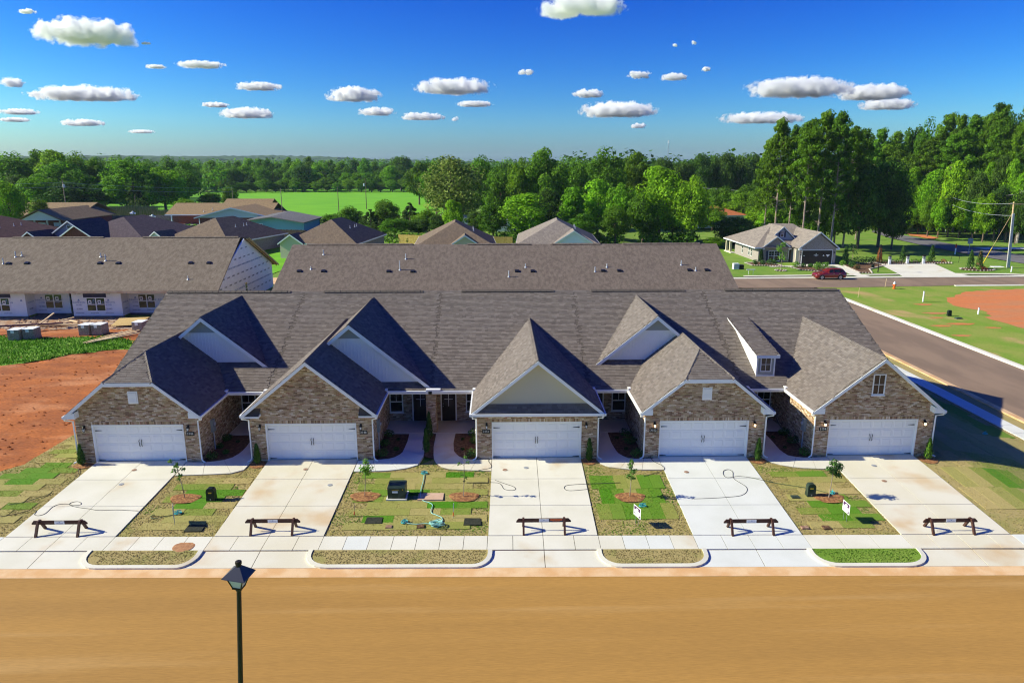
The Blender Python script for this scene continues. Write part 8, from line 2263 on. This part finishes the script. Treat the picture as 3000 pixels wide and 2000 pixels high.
# bare grey dead tree at the right edge
def dead_tree(x, y, h, label, seed):
    rr = random.Random(seed); z = gz(x, y)
    t = empty('dead_tree', (x, y, z), label, 'tree', 'bare dead trees at the right edge')
    mb = MB(); mb.path([(x, y, z), (x + .2, y, z + h * .5), (x + .1, y, z + h)], [.34, .24, .1], 8); mb.build('trunk', MT['trunk_grey'], t)
    mb = MB()
    for k in range(26):
        zz = z + h * rr.uniform(.3, 1); a = rr.uniform(0, 6.28); L = rr.uniform(1.5, 4.2)
        p0 = Vector((x + .15, y, zz)); p1 = p0 + Vector((math.cos(a) * L, math.sin(a) * L * .7, L * rr.uniform(-.15, .5)))
        mid = (p0 + p1) / 2 + Vector((rr.uniform(-.3, .3), rr.uniform(-.3, .3), rr.uniform(-.1, .3)))
        mb.path([p0, mid, p1], [.10, .06, .02], 4)
        for q in range(4):
            s_ = mid.lerp(p1, rr.random()); mb.path([s_, s_ + Vector((rr.uniform(-1.1, 1.1), rr.uniform(-1, 1), rr.uniform(-.4, .8)))], [.035, .012], 3)
    mb.build('branches', MT['trunk_grey'], t)
dead_tree(114.2, 120, 11.5, 'bare grey dead tree beside the tall grey pole', 5)
dead_tree(116.5, 117, 9.5, 'bare pale dead tree right of the tall grey pole', 8)

# ------------------------------------------------------------------ far woods and hills
rg = np.random.default_rng(40)
def wood(name, n, xr, yr, h, w, leaf, per, pal):
    ctr, rad, cnt = [], [], []
    for _ in range(n):
        x, y = rg.uniform(*xr), rg.uniform(*yr); hh = h * rg.uniform(.75, 1.2)
        ctr.append((x, y, hh * .5)); rad.append((w * rg.uniform(.8, 1.2), w, hh * .52)); cnt.append(per)
    V, Cc = leaves_np(rg, ctr, rad, cnt, leaf, pal, shell=.7)
    me = leaf_mesh(name, V, Cc)
    o = bpy.data.objects.new(name, me); COL.objects.link(o); o['kind'] = 'stuff'
wood('woods', 620, (-620, 260), (560, 900), 18, 6.5, 3.0, 46, PAL['oak'] + PAL['dark'])
wood('woods', 420, (-900, 200), (950, 1500), 24, 9, 4.5, 40, PAL['dark'] + PAL['oak'])
wood('woods', 260, (40, 240), (250, 520), 20, 6.5, 2.2, 60, PAL['dark'] + PAL['pine'])
wood('woods', 110, (-330, -160), (230, 420), 19, 7, 1.6, 80, PAL['oak'])
wood('woods', 150, (125, 230), (135, 260), 22, 6, 1.1, 110, PAL['dark'] + PAL['oak'])
# understory: low growth along the edges of the woods
ctr, rad, cnt = [], [], []
for _ in range(150):
    x = rg.uniform(100, 132); y = 172 - (x - 100) * 1.25 + rg.uniform(-2, 5)
    ctr.append((x, y, gz(x, y) + 1.2)); rad.append((1.6, 1.6, rg.uniform(.9, 2.2))); cnt.append(60)
for _ in range(90):
    x = rg.uniform(-25, 42); y = 113 + rg.uniform(-2, 6)
    ctr.append((x, y, .9)); rad.append((1.5, 1.2, rg.uniform(.7, 1.7))); cnt.append(55)
for _ in range(60):
    x = rg.uniform(-45, -12); y = 150 + rg.uniform(-4, 10)
    ctr.append((x, y, 1.2)); rad.append((1.8, 1.6, rg.uniform(1., 2.3))); cnt.append(60)
for _ in range(170):
    x = rg.uniform(-175, -15); y = 398 + (x + 175) * .42 * (1 if x < -60 else .55) + rg.uniform(0, 14) - (0 if x < -60 else -20)
    ctr.append((x, y, 2.5)); rad.append((4, 3, rg.uniform(2.5, 4.5))); cnt.append(60)
V, Cc = leaves_np(rg, ctr, rad, cnt, .55, PAL['oak'] + PAL['dark'])
o = bpy.data.objects.new('undergrowth', leaf_mesh('undergrowth', V, Cc)); COL.objects.link(o); o['kind'] = 'stuff'

def hill(name, pts, y0, y1, m):
    """long wooded ridge: height given along x"""
    xs = np.linspace(pts[0][0], pts[-1][0], 260); rows = 26
    Vv, Ff = [], []
    for j in range(rows):
        t = j / (rows - 1)
        for i, x in enumerate(xs):
            h = np.interp(x, [p[0] for p in pts], [p[1] for p in pts]) * math.sin(math.pi * min(1, .02 + t * .98)) ** .8
            b = 5.5 * (math.sin(i * 1.93 + j * .7) * math.sin(i * .61 - j * 1.9) * .5 + rg.uniform(-.5, .5))
            Vv.append((x, y0 + (y1 - y0) * t, max(-1, h + (b if 0 < j < rows - 1 else -2))))
    n = len(xs)
    for j in range(rows - 1):
        for i in range(n - 1): Ff.append((j * n + i, j * n + i + 1, (j + 1) * n + i + 1, (j + 1) * n + i))
    mb = MB(); mb.faces(Vv, Ff); o = mb.build(name, m, kind='structure')
hill('hills', [(-2400, 34), (-1600, 44), (-1300, 47), (-1000, 44), (-780, 46), (-600, 43), (-420, 34), (0, 26), (600, 24), (1800, 30), (2600, 26)], 2150, 2900, MT['hill'])
hill('hills', [(-2600, 26), (-1400, 30), (-900, 33), (-650, 28), (-300, 22), (400, 18), (2400, 18)], 1600, 2000, MT['hill'])

# ------------------------------------------------------------------ haze
mb = MB(); mb.box(-4200, 4200, -60, 4250, -3.0, 72)
hz_ = mb.build('haze', MT['haze'], None, kind='stuff')

# ------------------------------------------------------------------ clouds
def cloud(k, x, y, z, w, h):
    bm = bmesh.new(); bmesh.ops.create_icosphere(bm, subdivisions=3, radius=1)
    me = bpy.data.meshes.new('cloud'); bm.to_mesh(me); bm.free()
    o = bpy.data.objects.new('cloud', me); COL.objects.link(o)
    me.materials.append(MT['cloud%d' % (0 if h < 45 else 1 if h < 110 else 2)])
    o.location = (x, y, z); o.scale = (w * .54, min(w * .45, h * 2.0), h * .60)
    return o
CL_ = []
for k, (x, y, z, w, h) in enumerate(CLOUDS):
    o = cloud(k, x, y, z, w, h)
    CL_.append((CLOUDL.get(k, 'small white cloud'), x / (y + 36.65), o, k in CLOUDL))
    tag(o, CLOUDL.get(k, 'small white cloud'), 'cloud', 'fair weather clouds')
number_row(CL_)
